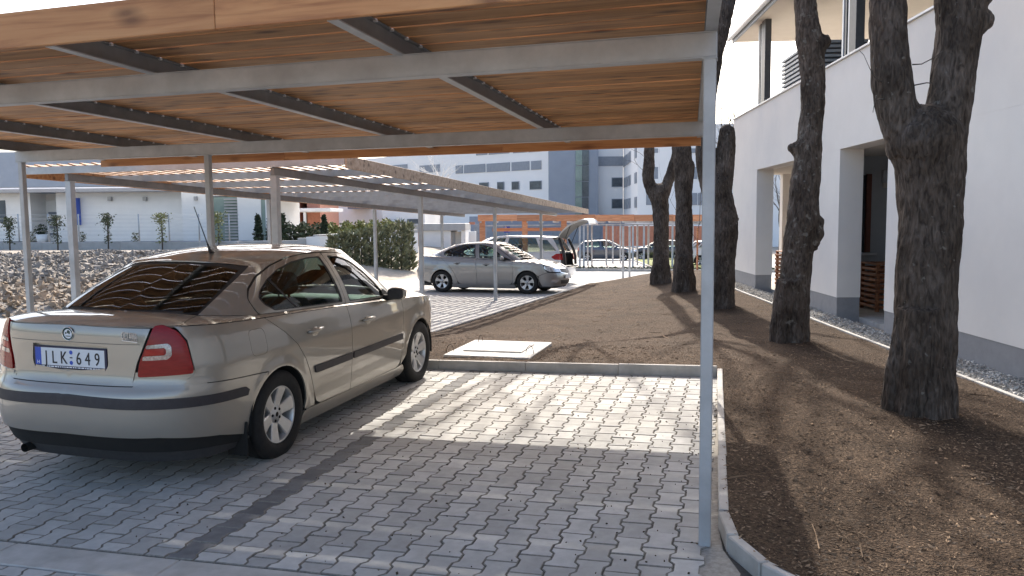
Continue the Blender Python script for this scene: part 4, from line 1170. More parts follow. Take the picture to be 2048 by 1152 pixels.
        eb(MB().lathe([(.0, .004), (.030, .004), (.031, .006), (.040, .006), (.042, .003), (.042, -.004)], 36, axis='z'), 'badge_disc', M_['emb_g'])
        eb(MB().lathe([(.0395, .0065), (.041, .008), (.0425, .0065), (.0425, .0)], 36, axis='z'), 'badge_rim', M_['chrome'])
        b = MB(); b.lathe([(0, .0045), (.029, .0045)], 28, axis='z'); eb(b, 'badge_field', M_['white_p'])
        b = MB()
        b.prism([(-.004, .020), (.006, .024), (.016, .016), (.018, .006), (.010, -.004), (.004, .004), (-.010, .002), (-.004, .010)], .0046, .0062)
        b.prism([(-.022, .006), (-.012, .012), (-.010, .002), (-.016, -.002)], .0046, .006)
        b.prism([(-.020, -.012), (.020, -.012), (.014, -.017), (-.014, -.017)], .0046, .006); eb(b, 'badge_figure', M_['emb_g'])
        me = text_mesh('OCTAVIA', .062, M_['alloy'], .003, 'LEFT', 0, .56)
        bl_ = S.L(np.array([qy(.39)]), np.array([.985]))[0]; br_ = S.L(np.array([qy(.52)]), np.array([.985]))[0]
        ang = math.atan2(br_[0] - bl_[0], br_[1] - bl_[1])
        me.transform(Matrix.Translation((bl_[0] - .004, -.375, .975)) @ Matrix.Rotation(-ang, 4, 'Z') @ Mp)
        link_mesh('model_lettering', me, trunk)
        b = MB(); b.cbox(0, .150, -.014, -.006, -.001, .003, .001); b.v = [tuple(Matrix.Translation((bl_[0] - .003, -.375, .975)) @ Matrix.Rotation(-ang, 4, 'Z') @ Mp @ Vector(v)) for v in b.v]
        b.build('trim_strip', M_['alloy'], trunk)
        b = MB(); b.tube([(-2.0, .42, .235), (-2.20, .42, .232)], .028, 12, cap=False); b.build('exhaust_pipe', M_['under'], car)
        for sg in (-1, 1): MB().cbox(ax0 - ar - .045, ax0 - ar - .030, sg * .78 - .075, sg * .78 + .075, .13, .36, .004).build('mud_flap', M_['under'], car)
    else:
        b = MB(); x = S.L(np.array([S.Q]), np.array([.45]))[0][0]
        b.cbox(x, x + .012, -.26, .26, .43, .54, .002); b.build('number_plate', M_['plate_w'], car)
    return car

def lid_clip(outer, inner):
    """half outline (starting and ending on the centre line) minus a half opening"""
    return [inner[-1]] + [outer[-1]] + list(reversed(outer[1:-1])) + [outer[0], inner[0]] + list(inner[1:-1])
def lid_clip_f(outer, inner, qn):
    o = outer; i = inner   # both: point0.. with points 1,2 on the centre line qn
    return [o[1], i[1], i[0], i[4], i[3], i[2], o[2], o[3], o[4], o[0]]
def rim_loop(S, loop, parent, mat):
    P = np.array(resample(loop, .03)); p0 = S.L(P[:, 0], P[:, 1]); d = np.array([.024, 0, 0])
    n = len(P); v, f = [], []
    for m in (-1, 1):
        k = len(v)
        a = p0 * [1, m, 1]
        v += [tuple(x) for x in a] + [tuple(x + d) for x in a]
        f += [(k + i, k + (i + 1) % n, k + n + (i + 1) % n, k + n + i) for i in range(n) if not (P[i, 0] < 1e-4 and P[(i + 1) % n, 0] < 1e-4)]
    link_mesh('recess_rim', new_mesh('recess_rim', v, f, mat), parent)
def union_side(a, b):
    """outline round two neighbouring openings (front, rear)"""
    def split(p):
        p = np.array(p); top = int(np.argmax(p[:, 1] - 0 * p[:, 0])); return p
    A, B = np.array(a), np.array(b)
    i0 = int(np.argmin(A[:, 0] + 3 * A[:, 1])); i1 = int(np.argmin(A[:, 0] - 3 * A[:, 1]))
    j0 = int(np.argmax(B[:, 0] - 3 * B[:, 1])); j1 = int(np.argmax(B[:, 0] + 3 * B[:, 1]))
    def walk(P, s, e):
        out = [tuple(P[s])]; k = s
        while k != e: k = (k + 1) % len(P); out.append(tuple(P[k]))
        return out
    w1 = walk(A, i0, i1); w1b = walk(A, i1, i0)
    fr_ = w1 if len(w1) > len(w1b) else list(reversed(w1b))
    w2 = walk(B, j1, j0); w2b = walk(B, j0, j1)
    rr_ = w2 if len(w2) > len(w2b) else list(reversed(w2b))
    return fr_ + rr_
def roof_geo(S, n=72, m=14):
    t = np.linspace(0, S.nb, n); w = np.linspace(0, 1, m)
    T, W = np.meshgrid(t, w, indexing='ij')
    # stay inside the ring: at the ends all columns share the ring's own x
    p = S.Rf(T, W); p[-1, :, 1] = 0; p[0, :, 1] = 0
    h = 1e-2
    pu = S.Rf(np.clip(T + h, 0, S.nb), W) - S.Rf(np.clip(T - h, 0, S.nb), W); pv = S.Rf(T, np.clip(W + h, 0, 1)) - S.Rf(T, np.clip(W - h, 0, 1))
    nr = np.cross(pu, pv); l = np.linalg.norm(nr, axis=-1, keepdims=True); nr = np.where(l > 1e-12, nr / np.maximum(l, 1e-12), [0, 0, 1]); nr *= np.where(nr[..., 2:3] < 0, -1, 1)
    nr[:, -1, 1] = 0; nr[0] = nr[1]; nr[-1] = nr[-2]
    nr /= np.linalg.norm(nr, axis=-1, keepdims=True)
    v, f, nn = [], [], []
    for sg in (-1, 1):
        k = len(v)
        v += [(a, b * sg, c) for a, b, c in p.reshape(-1, 3)]; nn += [(a, b * sg, c) for a, b, c in nr.reshape(-1, 3)]
        for i in range(n - 1):
            for j in range(m - 1):
                q = (k + i * m + j, k + (i + 1) * m + j, k + (i + 1) * m + j + 1, k + i * m + j + 1)
                f.append(q if sg < 0 else tuple(reversed(q)))
    return v, f, nn
def front_loop(LP, fl_, qx, gy, qn):
    return LP(list(reversed(fl_)))[::-1][::-1] + [(qx(1.72), .215), (qx(2.0), .215), (qn, .22), (qn, .53), (gy - .05, .58), (qx(1.87), .594), (qx(1.73), .552), (qx(1.62), .495)][0:8]
M_['beige'] = paint('beige_metallic_paint', (0.335, 0.31, 0.265))
M_['silver'] = paint('silver_metallic_paint', (0.28, 0.275, 0.27))
beige = build_sedan('sedan', (-3.925, 6.185, z_bay(-3.925, 6.185) + .004), R(90), (0.0156, -0.010), M_['beige'], 'beige sedan seen from behind, parked in the near bay under the timber roof', 'near')
silver = build_sedan('sedan', (-6.72, 22.3, z_site(22.3)), R(-4), (-0.025, 0), M_['silver'], 'silver sedan in side view under the slatted carport', 'far')
# ------------------------------------------------------------------ other cars, plainer
def build_plain(name, loc, rz, tilt, P, body_mat, label, opts):
    S = CarShape(P); ax0, ax1 = P['axles']; wr, ar = P['wr'], P['arch']
    car = empty(name, loc, rz, label=label, cat='car'); car.rotation_euler = (tilt[0], tilt[1], rz)
    qx, qy = S.qx, S.qy; zt = lambda x: float(S.zt(x))
    def LP(p): return [(qx(x), z) for x, z in p]
    def top(x0, x1, n=8): return [(x0 + (x1 - x0) * k / n, zt(x0 + (x1 - x0) * k / n) - .004) for k in range(n + 1)]
    st = .09; nb = S.nb; xr, xf = P['plan'][0][0], P['plan'][-1][0]
    d0, d1, d2 = P['doors']
    for sd in 'rl':
        sg = -1 if sd == 'r' else 1
        a1 = [p for p in arch_pts(ax1, wr, ar, .26)]; a0 = [p for p in arch_pts(ax0, wr, ar, .26)]
        skin('front_door', panel(S, 'L', LP([(d1 + .006, .27), (d2, .27), (d2, .6)] + top(d2, d1 + .006)), sides=sd, step=st), body_mat, car)
        skin('rear_door', panel(S, 'L', LP([(d0 + .22, .27), (d1 - .006, .27)] + top(d1 - .006, d0 - .02) + [(d0 + .05, .7), (d0 + .14, .45)]), sides=sd, step=st), body_mat, car)
        skin('front_fender', panel(S, 'L', LP([(d2 + .007, .27)] + [p for p in a1 if p[0] < ax1 + .2] + [(xf - .45, .60)] + top(xf - .45, d2 + .007)), sides=sd, step=st), body_mat, car)
        skin('quarter_panel', panel(S, 'L', LP([(d0 + .21, .27), (d0 + .13, .45), (d0 + .04, .7)] + top(d0 - .03, xr + .22) + [(xr + .20, .62), (ax0 - .25, .60)] + [p for p in a0 if p[0] > ax0 - .2]), sides=sd, step=st), body_mat, car)
        skin('sill', panel(S, 'L', LP([(ax0 + ar + .01, .26), (ax0 + ar, .16), (ax1 - ar, .16), (ax1 - ar - .01, .26)]), sides=sd, step=st), body_mat, car)
        t0, t1 = P['gside']
        gk = dict(sides=sd, step=.07, scale=(.4, .5))
        wins = [[(a + .03, v0), (b - .03, v0), (b2 - .03, v1), (a2 + .03, v1)] for a, b, a2, b2, v0, v1 in P['wins']]
        skin('roof_pillar', panel(S, 'G', [(t0, 0), (t1, 0), (t1, 1), (t0, 1)], wins, **gk), body_mat, car)
        for w in wins: skin('window_pane', panel(S, 'G', w, off=-.006, rim=0, **gk), M_['glass_rear'] if opts.get('dark') else M_['glass'], car)
        skin('belt_shoulder', panel(S, 'K', [(t0, 0), (t1 + .3, 0), (t1 + .3, 1), (t0, 1)], sides=sd, step=.08, scale=(.6, .25), rim=0), body_mat, car)
        skin('headlamp', panel(S, 'L', round_poly([(qx(xf - .45), .60), (qx(xf - .12), .58), (qy(.5, 'f'), .60), (qy(.52, 'f'), .70), (qx(xf - .3), .76), (qx(xf - .47), .72)], .03, 2), off=.004, sides=sd, step=.06), M_['lens_head'], car)
        z0, z1, la, lb = P['lamp']
        skin('tail_lamp', panel(S, 'L', round_poly([(qy(la), z0), (qx(xr + lb), z0 + .02), (qx(xr + lb + .12), (z0 + z1) / 2), (qx(xr + lb - .05), z1), (qy(la), z1)], .03, 3), off=.006, rim=.02, sides=sd, step=.05), M_['lens_red2'], car)
        m = MB(); mx, mz = P['mirror']; m.sellip((mx, sg * (P['hw'] + .06), mz), (.07, .09, .07), (.7, .7), 14, 8); m.build('door_mirror', body_mat, car)
        for ax in (ax0, ax1):
            wheel_parts(car, (ax, sg * (P['hw'] - .115), wr), sg, wr, wr * .64, 5, (.03, .06))
            v, f = [], []
            for k in range(17):
                a = math.pi * (-.05 + 1.1 * k / 16)
                for yy in (.4, P['hw'] - .02): v.append((ax + (ar + .012) * math.cos(a), sg * yy, wr + (ar + .012) * math.sin(a)))
            v.append((ax, sg * .4, wr)); f = [(2 * k, 2 * k + 1, 2 * k + 3, 2 * k + 2) for k in range(16)] + [(2 * k, 2 * k + 2, 34) for k in range(16)]
            MB().add(v, f, True).build('wheel_housing', M_['under'], car)
    a0 = [p for p in arch_pts(ax0, wr, ar, .26) if p[0] < ax0 - .2]; a1 = [p for p in arch_pts(ax1, wr, ar, .26) if p[0] > ax1 + .2]
    lowm = M_['black_pl'] if opts.get('black_bumper') else body_mat
    skin('rear_bumper', panel(S, 'L', [(0, .25), (qx(a0[0][0] - .02), .25)] + LP(a0) + [(qx(ax0 - .26), .59), (qx(xr + .2), .61), (0, .61)], sides='rl', step=st), body_mat, car)
    skin('front_bumper', panel(S, 'L', LP(list(a1)) + [(qx(a1[-1][0] + .02), .22), (S.Q, .22), (S.Q, .66), (qy(.48, 'f'), .68), (qx(xf - .44), .585)], sides='rl', step=st), body_mat, car)
    skin('bumper_intake', panel(S, 'L', [(qy(.5, 'f'), .27), (S.Q, .27), (S.Q, .42), (qy(.5, 'f'), .42)], off=.004, rim=0, sides='rl', step=.08), M_['black_pl'], car)
    t0, t1 = P['gside']
    skin('windscreen', panel(S, 'G', [(t1 + .04, .02), (nb, .02), (nb, .98), (t1 + .04, .98)], off=-.002, rim=0, sides='rl', step=.08, scale=(.4, .8)), M_['glass'], car)
    skin('bonnet', panel(S, 'K', [(t1 + .31, 0), (nb, 0), (nb, .97), (t1 + .31, .97)], sides='rl', step=.08, scale=(.5, .8)), body_mat, car)
    skin('roof', roof_geo(S, 60, 10), body_mat, car)
    if not opts.get('open_tail'):
        skin('tailgate', panel(S, 'L', [(0, .62), (qy(P['lamp'][2]) - .006, .62), (qy(P['lamp'][2]) - .006, zt(xr) - .002), (0, zt(xr) - .002)], sides='rl', step=st), body_mat, car)
        skin('rear_window', panel(S, 'G', [(0, .05), (t0 - .03, .05), (t0 - .03, .97), (0, .97)], off=-.003, rim=0, sides='rl', step=.08, scale=(.4, .8)), M_['glass_rear'], car)
        skin('tailgate_shelf', panel(S, 'K', [(0, 0), (t0, 0), (t0, 1), (0, 1)], sides='rl', step=.08, scale=(.5, .5), rim=0), body_mat, car)
    z0 = .19
    sh_ = [(0, z0)] + LP([(ax0 - ar - .03, z0)]) + LP(arch_pts(ax0, wr, ar + .01, z0 + .03)) + LP([(ax0 + ar + .03, z0), (ax1 - ar - .03, z0)]) + LP(arch_pts(ax1, wr, ar + .01, z0 + .03)) + LP([(ax1 + ar + .03, z0)]) + [(S.Q, z0), (S.Q, .5), (qx(xf - .5), .62), (qx(ax1 - .3), .82), (qx(0), zt(0) - .05), (qx(xr + .3), zt(xr + .3) - .05)]
    sh_ += ([(0, zt(xr) - .05)] if not opts.get('open_tail') else [(qy(.60), zt(xr) - .05), (qy(.60), .60), (0, .60)])
    skin('inner_shell', panel(S, 'L', sh_, off=-.035, rim=0, sides='rl', step=.12), M_['cabin_pl'], car)
    MB().box(xr + .25, xf - .25, -P['hw'] + .25, P['hw'] - .25, .17, .24).build('floor_pan', M_['under'], car)
    for y in (-.38, .38):
        b = MB(); seat(b, P['seat'], y, .44); b.build('front_seat', M_['cabin'], car)
    b = MB(); b.sellip((P['seat'] - .95, 0, .60), (.10, .62, .36), (.4, .5)); b.build('rear_bench', M_['cabin'], car)
    return car

HATCH = dict(
    plan=[(-2.05, 0), (-2.04, .3), (-1.98, .55), (-1.86, .72), (-1.65, .81), (-1.25, .84), (-.4, .86), (.4, .86), (1.0, .85), (1.45, .82), (1.75, .72), (1.92, .55), (2.0, .3), (2.03, 0)],
    side=[(.10, .10), (.2, .05), (.3, .03), (.5, .005), (.65, 0), (.8, .01), (.92, .04), (1.05, .09)],
    rear=[(.10, .2), (.22, .10), (.34, .02), (.5, 0), (.60, .01), (.66, .06), (.8, .075), (.95, .10), (1.05, .13)],
    front=[(.10, .18), (.2, .09), (.3, .02), (.45, 0), (.58, .02), (.66, .06), (.74, .13), (.82, .24)],
    ztop=[(-2.1, .99), (-1.5, .98), (-.5, .95), (.5, .92), (1.0, .91), (1.5, .84), (1.8, .76), (2.1, .70)],
    base=[(-1.95, 0, 1.01), (-1.92, .35, 1.005), (-1.80, .62, 1.0), (-1.45, .76, .99), (-.6, .80, .965), (.2, .80, .94), (.85, .74, .93), (1.15, .45, .95), (1.22, 0, .96)],
    top=[(-1.60, 0, 1.40), (-1.56, .32, 1.395), (-1.42, .50, 1.38), (-1.1, .57, 1.40), (-.5, .60, 1.43), (-.1, .59, 1.43), (.12, .55, 1.41), (.28, .36, 1.415), (.34, 0, 1.42)],
    bulge=[.03] * 9, kbulge=[.02, .02, .01, .003, 0, 0, .02, .07, .08],
    kmap=[('r', 0), ('r', .4), ('x', -1.88), ('x', -1.45), ('x', -.6), ('x', .2), ('x', .95), ('x', 1.6), ('f', 0)],
    crown=[(-1.7, 1.40), (-1.0, 1.45), (-.3, 1.475), (.1, 1.455), (.36, 1.42)], tside=(2.2, 6.2), axles=(-1.26, 1.26), wr=.30, arch=.335,
    doors=(-.95, -.08, .88), gside=(2.0, 6.25), wins=[(2.35, 2.95, 2.5, 3.0, .12, .80), (3.05, 4.28, 3.05, 4.25, .06, .90), (4.42, 5.95, 4.4, 5.8, .06, .90)], lamp=(.72, .95, .52, .22), mirror=(.68, .98), hw=.86, seat=-.05)
MPV = dict(
    plan=[(-2.40, 0), (-2.39, .3), (-2.34, .58), (-2.22, .78), (-2.0, .88), (-1.42, .925), (-.4, .94), (.5, .94), (1.2, .93), (1.65, .90), (2.0, .80), (2.22, .60), (2.32, .32), (2.36, 0)],
    side=[(.10, .10), (.2, .05), (.3, .03), (.5, .005), (.7, 0), (.85, .01), (1.0, .04), (1.12, .08)],
    rear=[(.10, .2), (.22, .10), (.34, .02), (.5, 0), (.62, .01), (.68, .06), (.85, .075), (1.0, .10), (1.15, .13)],
    front=[(.10, .18), (.2, .09), (.3, .02), (.45, 0), (.6, .02), (.7, .06), (.8, .15), (.9, .26)],
    ztop=[(-2.4, 1.10), (-1.5, 1.07), (-.5, 1.03), (.5, 1.0), (1.1, .97), (1.6, .90), (2.0, .82), (2.4, .75)],
    base=[(-2.30, 0, 1.12), (-2.27, .40, 1.115), (-2.12, .72, 1.10), (-1.7, .86, 1.08), (-.7, .89, 1.045), (.3, .89, 1.01), (1.15, .82, .985), (1.55, .5, 1.0), (1.62, 0, 1.01)],
    top=[(-2.02, 0, 1.60), (-1.98, .38, 1.595), (-1.82, .60, 1.58), (-1.4, .66, 1.605), (-.6, .68, 1.63), (-.05, .67, 1.62), (.28, .62, 1.57), (.48, .42, 1.575), (.55, 0, 1.58)],
    bulge=[.03] * 9, kbulge=[.02, .02, .01, .003, 0, 0, .02, .07, .08],
    kmap=[('r', 0), ('r', .45), ('x', -2.22), ('x', -1.7), ('x', -.7), ('x', .3), ('x', 1.25), ('x', 1.9), ('f', 0)],
    crown=[(-2.1, 1.60), (-1.3, 1.645), (-.5, 1.66), (.1, 1.635), (.56, 1.58)], tside=(2.2, 6.2), axles=(-1.43, 1.42), wr=.33, arch=.365,
    doors=(-1.05, .0, 1.05), gside=(2.0, 6.25), wins=[(2.25, 3.1, 2.55, 3.12, .08, .80), (3.18, 4.45, 3.18, 4.42, .05, .90), (4.56, 6.0, 4.54, 5.85, .05, .90)], lamp=(.82, 1.04, .55, .42), mirror=(.95, 1.08), hw=.94, seat=.0)
M_['white_car'] = paint('white_car_paint', (0.66, 0.68, 0.71), 0.0, 0.3)
M_['slate'] = paint('slate_grey_car_paint', (0.055, 0.065, 0.085), 0.3, 0.3)
M_['black_car'] = paint('black_car_paint', (0.018, 0.02, 0.024), 0.2, 0.3)
mpv = build_plain('people_carrier', (-7.62, 26.75, z_site(26.75)), R(180 - 3), (0.025, 0), MPV, M_['white_car'], 'white people carrier with raised tailgate behind the silver sedan', dict(open_tail=True, dark=True))
# raised tailgate
tg = [(-2.00, 1.60), (-2.16, 1.82), (-2.46, 2.06), (-2.82, 2.20), (-3.08, 2.20), (-3.14, 2.08)]
pts, tt = cr(tg, 5); v, f = [], []
nw = 13
for i, (x, z) in enumerate(pts):
    k = i / (len(pts) - 1); hw = .60 + .16 * math.sin(min(1, k * 1.3) * math.pi / 2) - .06 * k * k
    for j in range(nw):
        w = -1 + 2 * j / (nw - 1); v.append((x + .05 * w * w * k, hw * w, z - .05 * w * w))
def grid_f(a, b, off=0): return [(off + i * b + j, off + i * b + j + 1, off + (i + 1) * b + j + 1, off + (i + 1) * b + j) for i in range(a - 1) for j in range(b - 1)]
gate = link_mesh('tailgate', new_mesh('tailgate', v, grid_f(len(pts), nw), M_['white_car'], True), mpv, label='white tailgate raised above the boot opening')
inner = [(x * 1.0, y * .95, z - .055) for x, y, z in v]
link_mesh('tailgate_lining', new_mesh('tailgate_lining', inner, grid_f(len(pts), nw), M_['black_pl'], True), gate)
edge = MB()
loop = [v[i * nw] for i in range(len(pts))] + [v[(len(pts) - 1) * nw + j] for j in range(1, nw)] + [v[i * nw + nw - 1] for i in range(len(pts) - 2, -1, -1)]
li = [(x, y * .95, z - .055) for x, y, z in loop]; n = len(loop)
edge.add(loop + li, [(i, i + 1, n + i + 1, n + i) for i in range(n - 1)]); edge.build('tailgate_edge', M_['white_car'], gate)
i0, i1 = 4, 12
wv = [(x, y * .82, z + .006) for i in range(i0, i1) for (x, y, z) in v[i * nw:(i + 1) * nw]]
link_mesh('tailgate_window', new_mesh('tailgate_window', wv, grid_f(i1 - i0, nw), M_['glass_rear'], True), gate)
for y in (-.56, .56): MB().tube([(-2.16, y, 1.30), (-2.44, y * .98, 1.98)], .012, 6).build('gas_strut', M_['black_pl'], mpv)
for k, y in enumerate((-.74, .74)):
    MB().tube([(-2.06, y * .86, 1.55), (-2.22, y * .96, 1.18), (-2.28, y, .95), (-2.30, y * .95, .66)], [.045, .05, .05, .045], 8).build('boot_seal', M_['black_pl'], mpv)
MB().cbox(-2.42, -2.1, -.62, .62, .60, .635, .01).build('boot_sill', M_['black_pl'], mpv)

hx = Vector((c_fw.x, c_fw.y, 0)).normalized(); rx_ = Vector((hx.y, -hx.x, 0))
def ground_at(u, d, zf=None):
    """spot on the site slope, d metres ahead, under pixel column u"""
    p = hx * d + rx_ * ((u - 1024) / FOC * d); p.z = z_site(p.y) if zf is None else zf; return p
p = ground_at(1213, 56)
build_plain('hatchback', p, R(4), (0, 0), HATCH, M_['slate'], 'dark slate hatchback parked far off beyond the white people carrier', dict())
p = ground_at(1322, 58)
build_plain('hatchback', p, R(178), (0, 0), HATCH, M_['black_car'], 'black hatchback beyond the grass strip, partly behind the forked tree', dict())
p = ground_at(1448, 45)
build_plain('hatchback', p, R(0), (0, 0), HATCH, M_['white_car'], 'small white hatchback far off, mostly hidden by the near steel post', dict(dark=True))
# ------------------------------------------------------------------ big trees in the bed
def bark_mat(name='fissured_bark', lo=0.68, hi=0.74, sc=16):
    m = bpy.data.materials.new(name); m.use_nodes = True
    nt = m.node_tree; N, L = nt.nodes, nt.links; b = N['Principled BSDF']; b.inputs['Roughness'].default_value = 0.95; b.inputs['Specular IOR Level'].default_value = 0.2
    tc = N.new('ShaderNodeTexCoord'); mp = N.new('ShaderNodeMapping'); mp.inputs['Scale'].default_value = (1, 1, 0.28)
    L.new(tc.outputs['Object'], mp.inputs['Vector'])
    n1 = N.new('ShaderNodeTexNoise'); n1.inputs['Scale'].default_value = 34; n1.inputs['Detail'].default_value = 7; n1.inputs['Distortion'].default_value = 0.8
    vo = N.new('ShaderNodeTexVoronoi'); vo.feature = 'DISTANCE_TO_EDGE'; vo.inputs['Scale'].default_value = 24
    n2 = N.new('ShaderNodeTexNoise'); n2.inputs['Scale'].default_value = 3.2; n2.inputs['Detail'].default_value = 5
    n3 = N.new('ShaderNodeTexNoise'); n3.inputs['Scale'].default_value = sc; n3.inputs['Detail'].default_value = 3
    L.new(mp.outputs[0], n1.inputs['Vector']); L.new(mp.outputs[0], vo.inputs['Vector']); L.new(tc.outputs['Object'], n2.inputs['Vector']); L.new(tc.outputs['Object'], n3.inputs['Vector'])
    rp = N.new('ShaderNodeValToRGB'); e = rp.color_ramp.elements
    e[0].position, e[1].position = 0.3, 0.75; e[0].color, e[1].color = (0.042, 0.034, 0.028, 1), (0.175, 0.150, 0.128, 1)
    L.new(n1.outputs['Fac'], rp.inputs[0])
    r2 = N.new('ShaderNodeValToRGB'); e = r2.color_ramp.elements
    e[0].position, e[1].position = 0.35, 0.65; e[0].color, e[1].color = (0.55, 0.5, 0.46, 1), (1.15, 1.1, 1.08, 1)
    L.new(n2.outputs['Fac'], r2.inputs[0])
    mx = N.new('ShaderNodeMix'); mx.data_type = 'RGBA'; mx.blend_type = 'MULTIPLY'; mx.inputs[0].default_value = 1
    L.new(rp.outputs[0], mx.inputs[6]); L.new(r2.outputs[0], mx.inputs[7])
    li = N.new('ShaderNodeMapRange'); li.inputs[1].default_value, li.inputs[2].default_value, li.inputs[3].default_value, li.inputs[4].default_value = lo, hi, 0, 0.6
    L.new(n3.outputs['Fac'], li.inputs[0])
    m2 = N.new('ShaderNodeMix'); m2.data_type = 'RGBA'; L.new(li.outputs[0], m2.inputs[0]); L.new(mx.outputs[2], m2.inputs[6]); m2.inputs[7].default_value = (0.24, 0.23, 0.20, 1)
    L.new(m2.outputs[2], b.inputs['Base Color'])
    ad = N.new('ShaderNodeMath'); ad.operation = 'MULTIPLY_ADD'; ad.inputs[1].default_value = 1.6; L.new(vo.outputs['Distance'], ad.inputs[0]); L.new(n1.outputs['Fac'], ad.inputs[2])
    bp = N.new('ShaderNodeBump'); bp.inputs['Strength'].default_value = 0.9; bp.inputs['Distance'].default_value = 0.022
    L.new(ad.outputs[0], bp.inputs['Height']); L.new(bp.outputs[0], b.inputs['Normal'])
    return m
M_['bark'] = bark_mat()
M_['bark_lichen'] = bark_mat('lichened_bark', 0.60, 0.68, 13)
M_['twig'] = pm('grey_brown_twig', (0.06, 0.05, 0.042), (0.11, 0.095, 0.08), 20, rough=0.95, coord='World')

def grow(mb, p, d, L, r, depth, rnd, tips=None):
    """bare branch with side shoots"""
    n = 4; pts, rad = [Vector(p)], [r]
    for i in range(n):
        d = (d + Vector((rnd.gauss(0, .10), rnd.gauss(0, .10), rnd.gauss(0.05, .07)))).normalized()
        pts.append(pts[-1] + d * L / n); rad.append(r * (1 - .55 * (i + 1) / n))
    mb.tube(pts, rad, 6 if r > .03 else (5 if r > .012 else 3), cap=False)
    if depth <= 0 or r < .004: return
    k = 3 if depth > 1 else 4
    for i in range(k):
        t = 0.35 + 0.65 * (i + rnd.random() * .6) / k; t = min(t, .99)
        j = min(n - 1, int(t * n)); q = pts[j].lerp(pts[j + 1], t * n - j)
        ax = Vector((rnd.gauss(0, 1), rnd.gauss(0, 1), rnd.gauss(0, .4))); ax = (ax - d * ax.dot(d)).normalized()
        dd = (d * rnd.uniform(.55, .9) + ax * rnd.uniform(.5, .85) + Vector((0, 0, .25))).normalized()
        grow(mb, q, dd, L * rnd.uniform(.5, .75), r * rnd.uniform(.36, .52), depth - 1, rnd)

def trunk_tree(name, base_uv, paths, crown_from, label, seed, voxel, crown_len, depth=3, twigs=(), bark='bark'):
    """paths: lists of (u, v, width in px) along each limb, seen at the tree's own distance"""
    B = px(base_uv[0], base_uv[1], z_mulch)
    dist = (B - Vector((0, 0, CAM_H))).dot(c_fw)
    def P3(u, v, dd=0.0):
        q = Vector((0, 0, CAM_H)) + (c_fw + c_rt * ((u - 1024) / FOC) + c_up * ((576 - v) / FOC)) * dist
        return q + hx * dd
    rnd = random.Random(seed)
    root = empty(name, B, label=label, cat='tree', group='old trees standing in the mulch bed')
    mb = MB(); ends = []
    for path in paths:
        pts, rad = [], []
        for q in path:
            u, v, w = q[:3]; dd = q[3] if len(q) > 3 else 0.0
            pts.append(P3(u, v, dd) - B); rad.append(w * dist / FOC / 2)
        A = np.array([tuple(p) + (r,) for p, r in zip(pts, rad)]); D, _ = cr(A, 5)
        mb.tube([Vector(a[:3]) for a in D], [max(.004, a[3]) for a in D], 20)
        mb.sellip(D[-1][:3], [D[-1][3]] * 3, (1, 1), 14, 8)
        ends.append((Vector(D[-1][:3]), (Vector(D[-1][:3]) - Vector(D[-4][:3])).normalized(), D[-1][3]))
    # root flare
    u, v, w = paths[0][0][:3]; r = w * dist / FOC / 2
    for k in range(6):
        a = k * 1.047 + rnd.uniform(-.3, .3); e = Vector((math.cos(a), math.sin(a), 0))
        c0 = pts and (P3(u, v) - B)
        mb.tube([c0 + e * r * .40 + Vector((0, 0, .95)), c0 + e * r * .58 + Vector((0, 0, .48)), c0 + e * r * .70 + Vector((0, 0, .14)), c0 + e * r * .92 + Vector((0, 0, -.05)), c0 + e * r * 1.25 + Vector((0, 0, -.16))], [r * .34, r * .37, r * .38, r * .28, r * .1], 10)
    o = mb.build('trunk', M_[bark], None)
    md = o.modifiers.new('fuse', 'REMESH'); md.mode = 'VOXEL'; md.voxel_size = voxel; md.use_smooth_shade = True
    m2 = o.modifiers.new('soft', 'SMOOTH'); m2.iterations = 4; m2.factor = .6
    me = bpy.data.meshes.new_from_object(o.evaluated_get(bpy.context.evaluated_depsgraph_get()))
    old = o.data; o.modifiers.clear(); o.data = me; bpy.data.meshes.remove(old)
    n = len(me.vertices); co = np.empty(n * 3); me.vertices.foreach_get('co', co); co = co.reshape(-1, 3)
    no = np.empty(n * 3); me.vertices.foreach_get('normal', no); no = no.reshape(-1, 3)
    disp = np.array([0.016 * noise.noise((c[0] * 4 + seed, c[1] * 4, c[2] * 2.2)) + 0.022 * (abs(noise.noise((c[0] * 12, c[1] * 12, c[2] * 2.6 + seed))) - .25) + 0.012 * (abs(noise.noise((c[0] * 25, c[1] * 25, c[2] * 6 + seed))) - .25) + 0.005 * noise.noise((c[0] * 40, c[1] * 40, c[2] * 12)) for c in co])
    co += no * disp[:, None] * (dist / FOC * 120 / .5) ** .2
    me.vertices.foreach_set('co', co.ravel()); me.polygons.foreach_set('use_smooth', [True] * len(me.polygons)); me.update()
    o.parent = root
    cb = MB()
    for i in crown_from:
        p, d, r = ends[i]
        d = (d + Vector((0, 0, .8))).normalized()
        grow(cb, p - d * r * .5, d, crown_len, r * .92, depth, rnd)
        for k in range(3):
            a = rnd.uniform(0, 6.28); e = (d + Vector((math.cos(a), math.sin(a), .2)) * .8).normalized()
            grow(cb, p + d * rnd.uniform(.2, .5), e, crown_len * rnd.uniform(.5, .8), r * .5, depth - 1, rnd)
    if crown_from: cb.build('crown', M_['twig'], root)
    for tw in twigs:
        tb = MB()
        for seg in tw: tb.tube([P3(*q) - B for q in seg], [max(.0022, .006 - .0012 * i) for i in range(len(seg))], 5)
        tb.build('twig', M_['twig'], root)
    return root

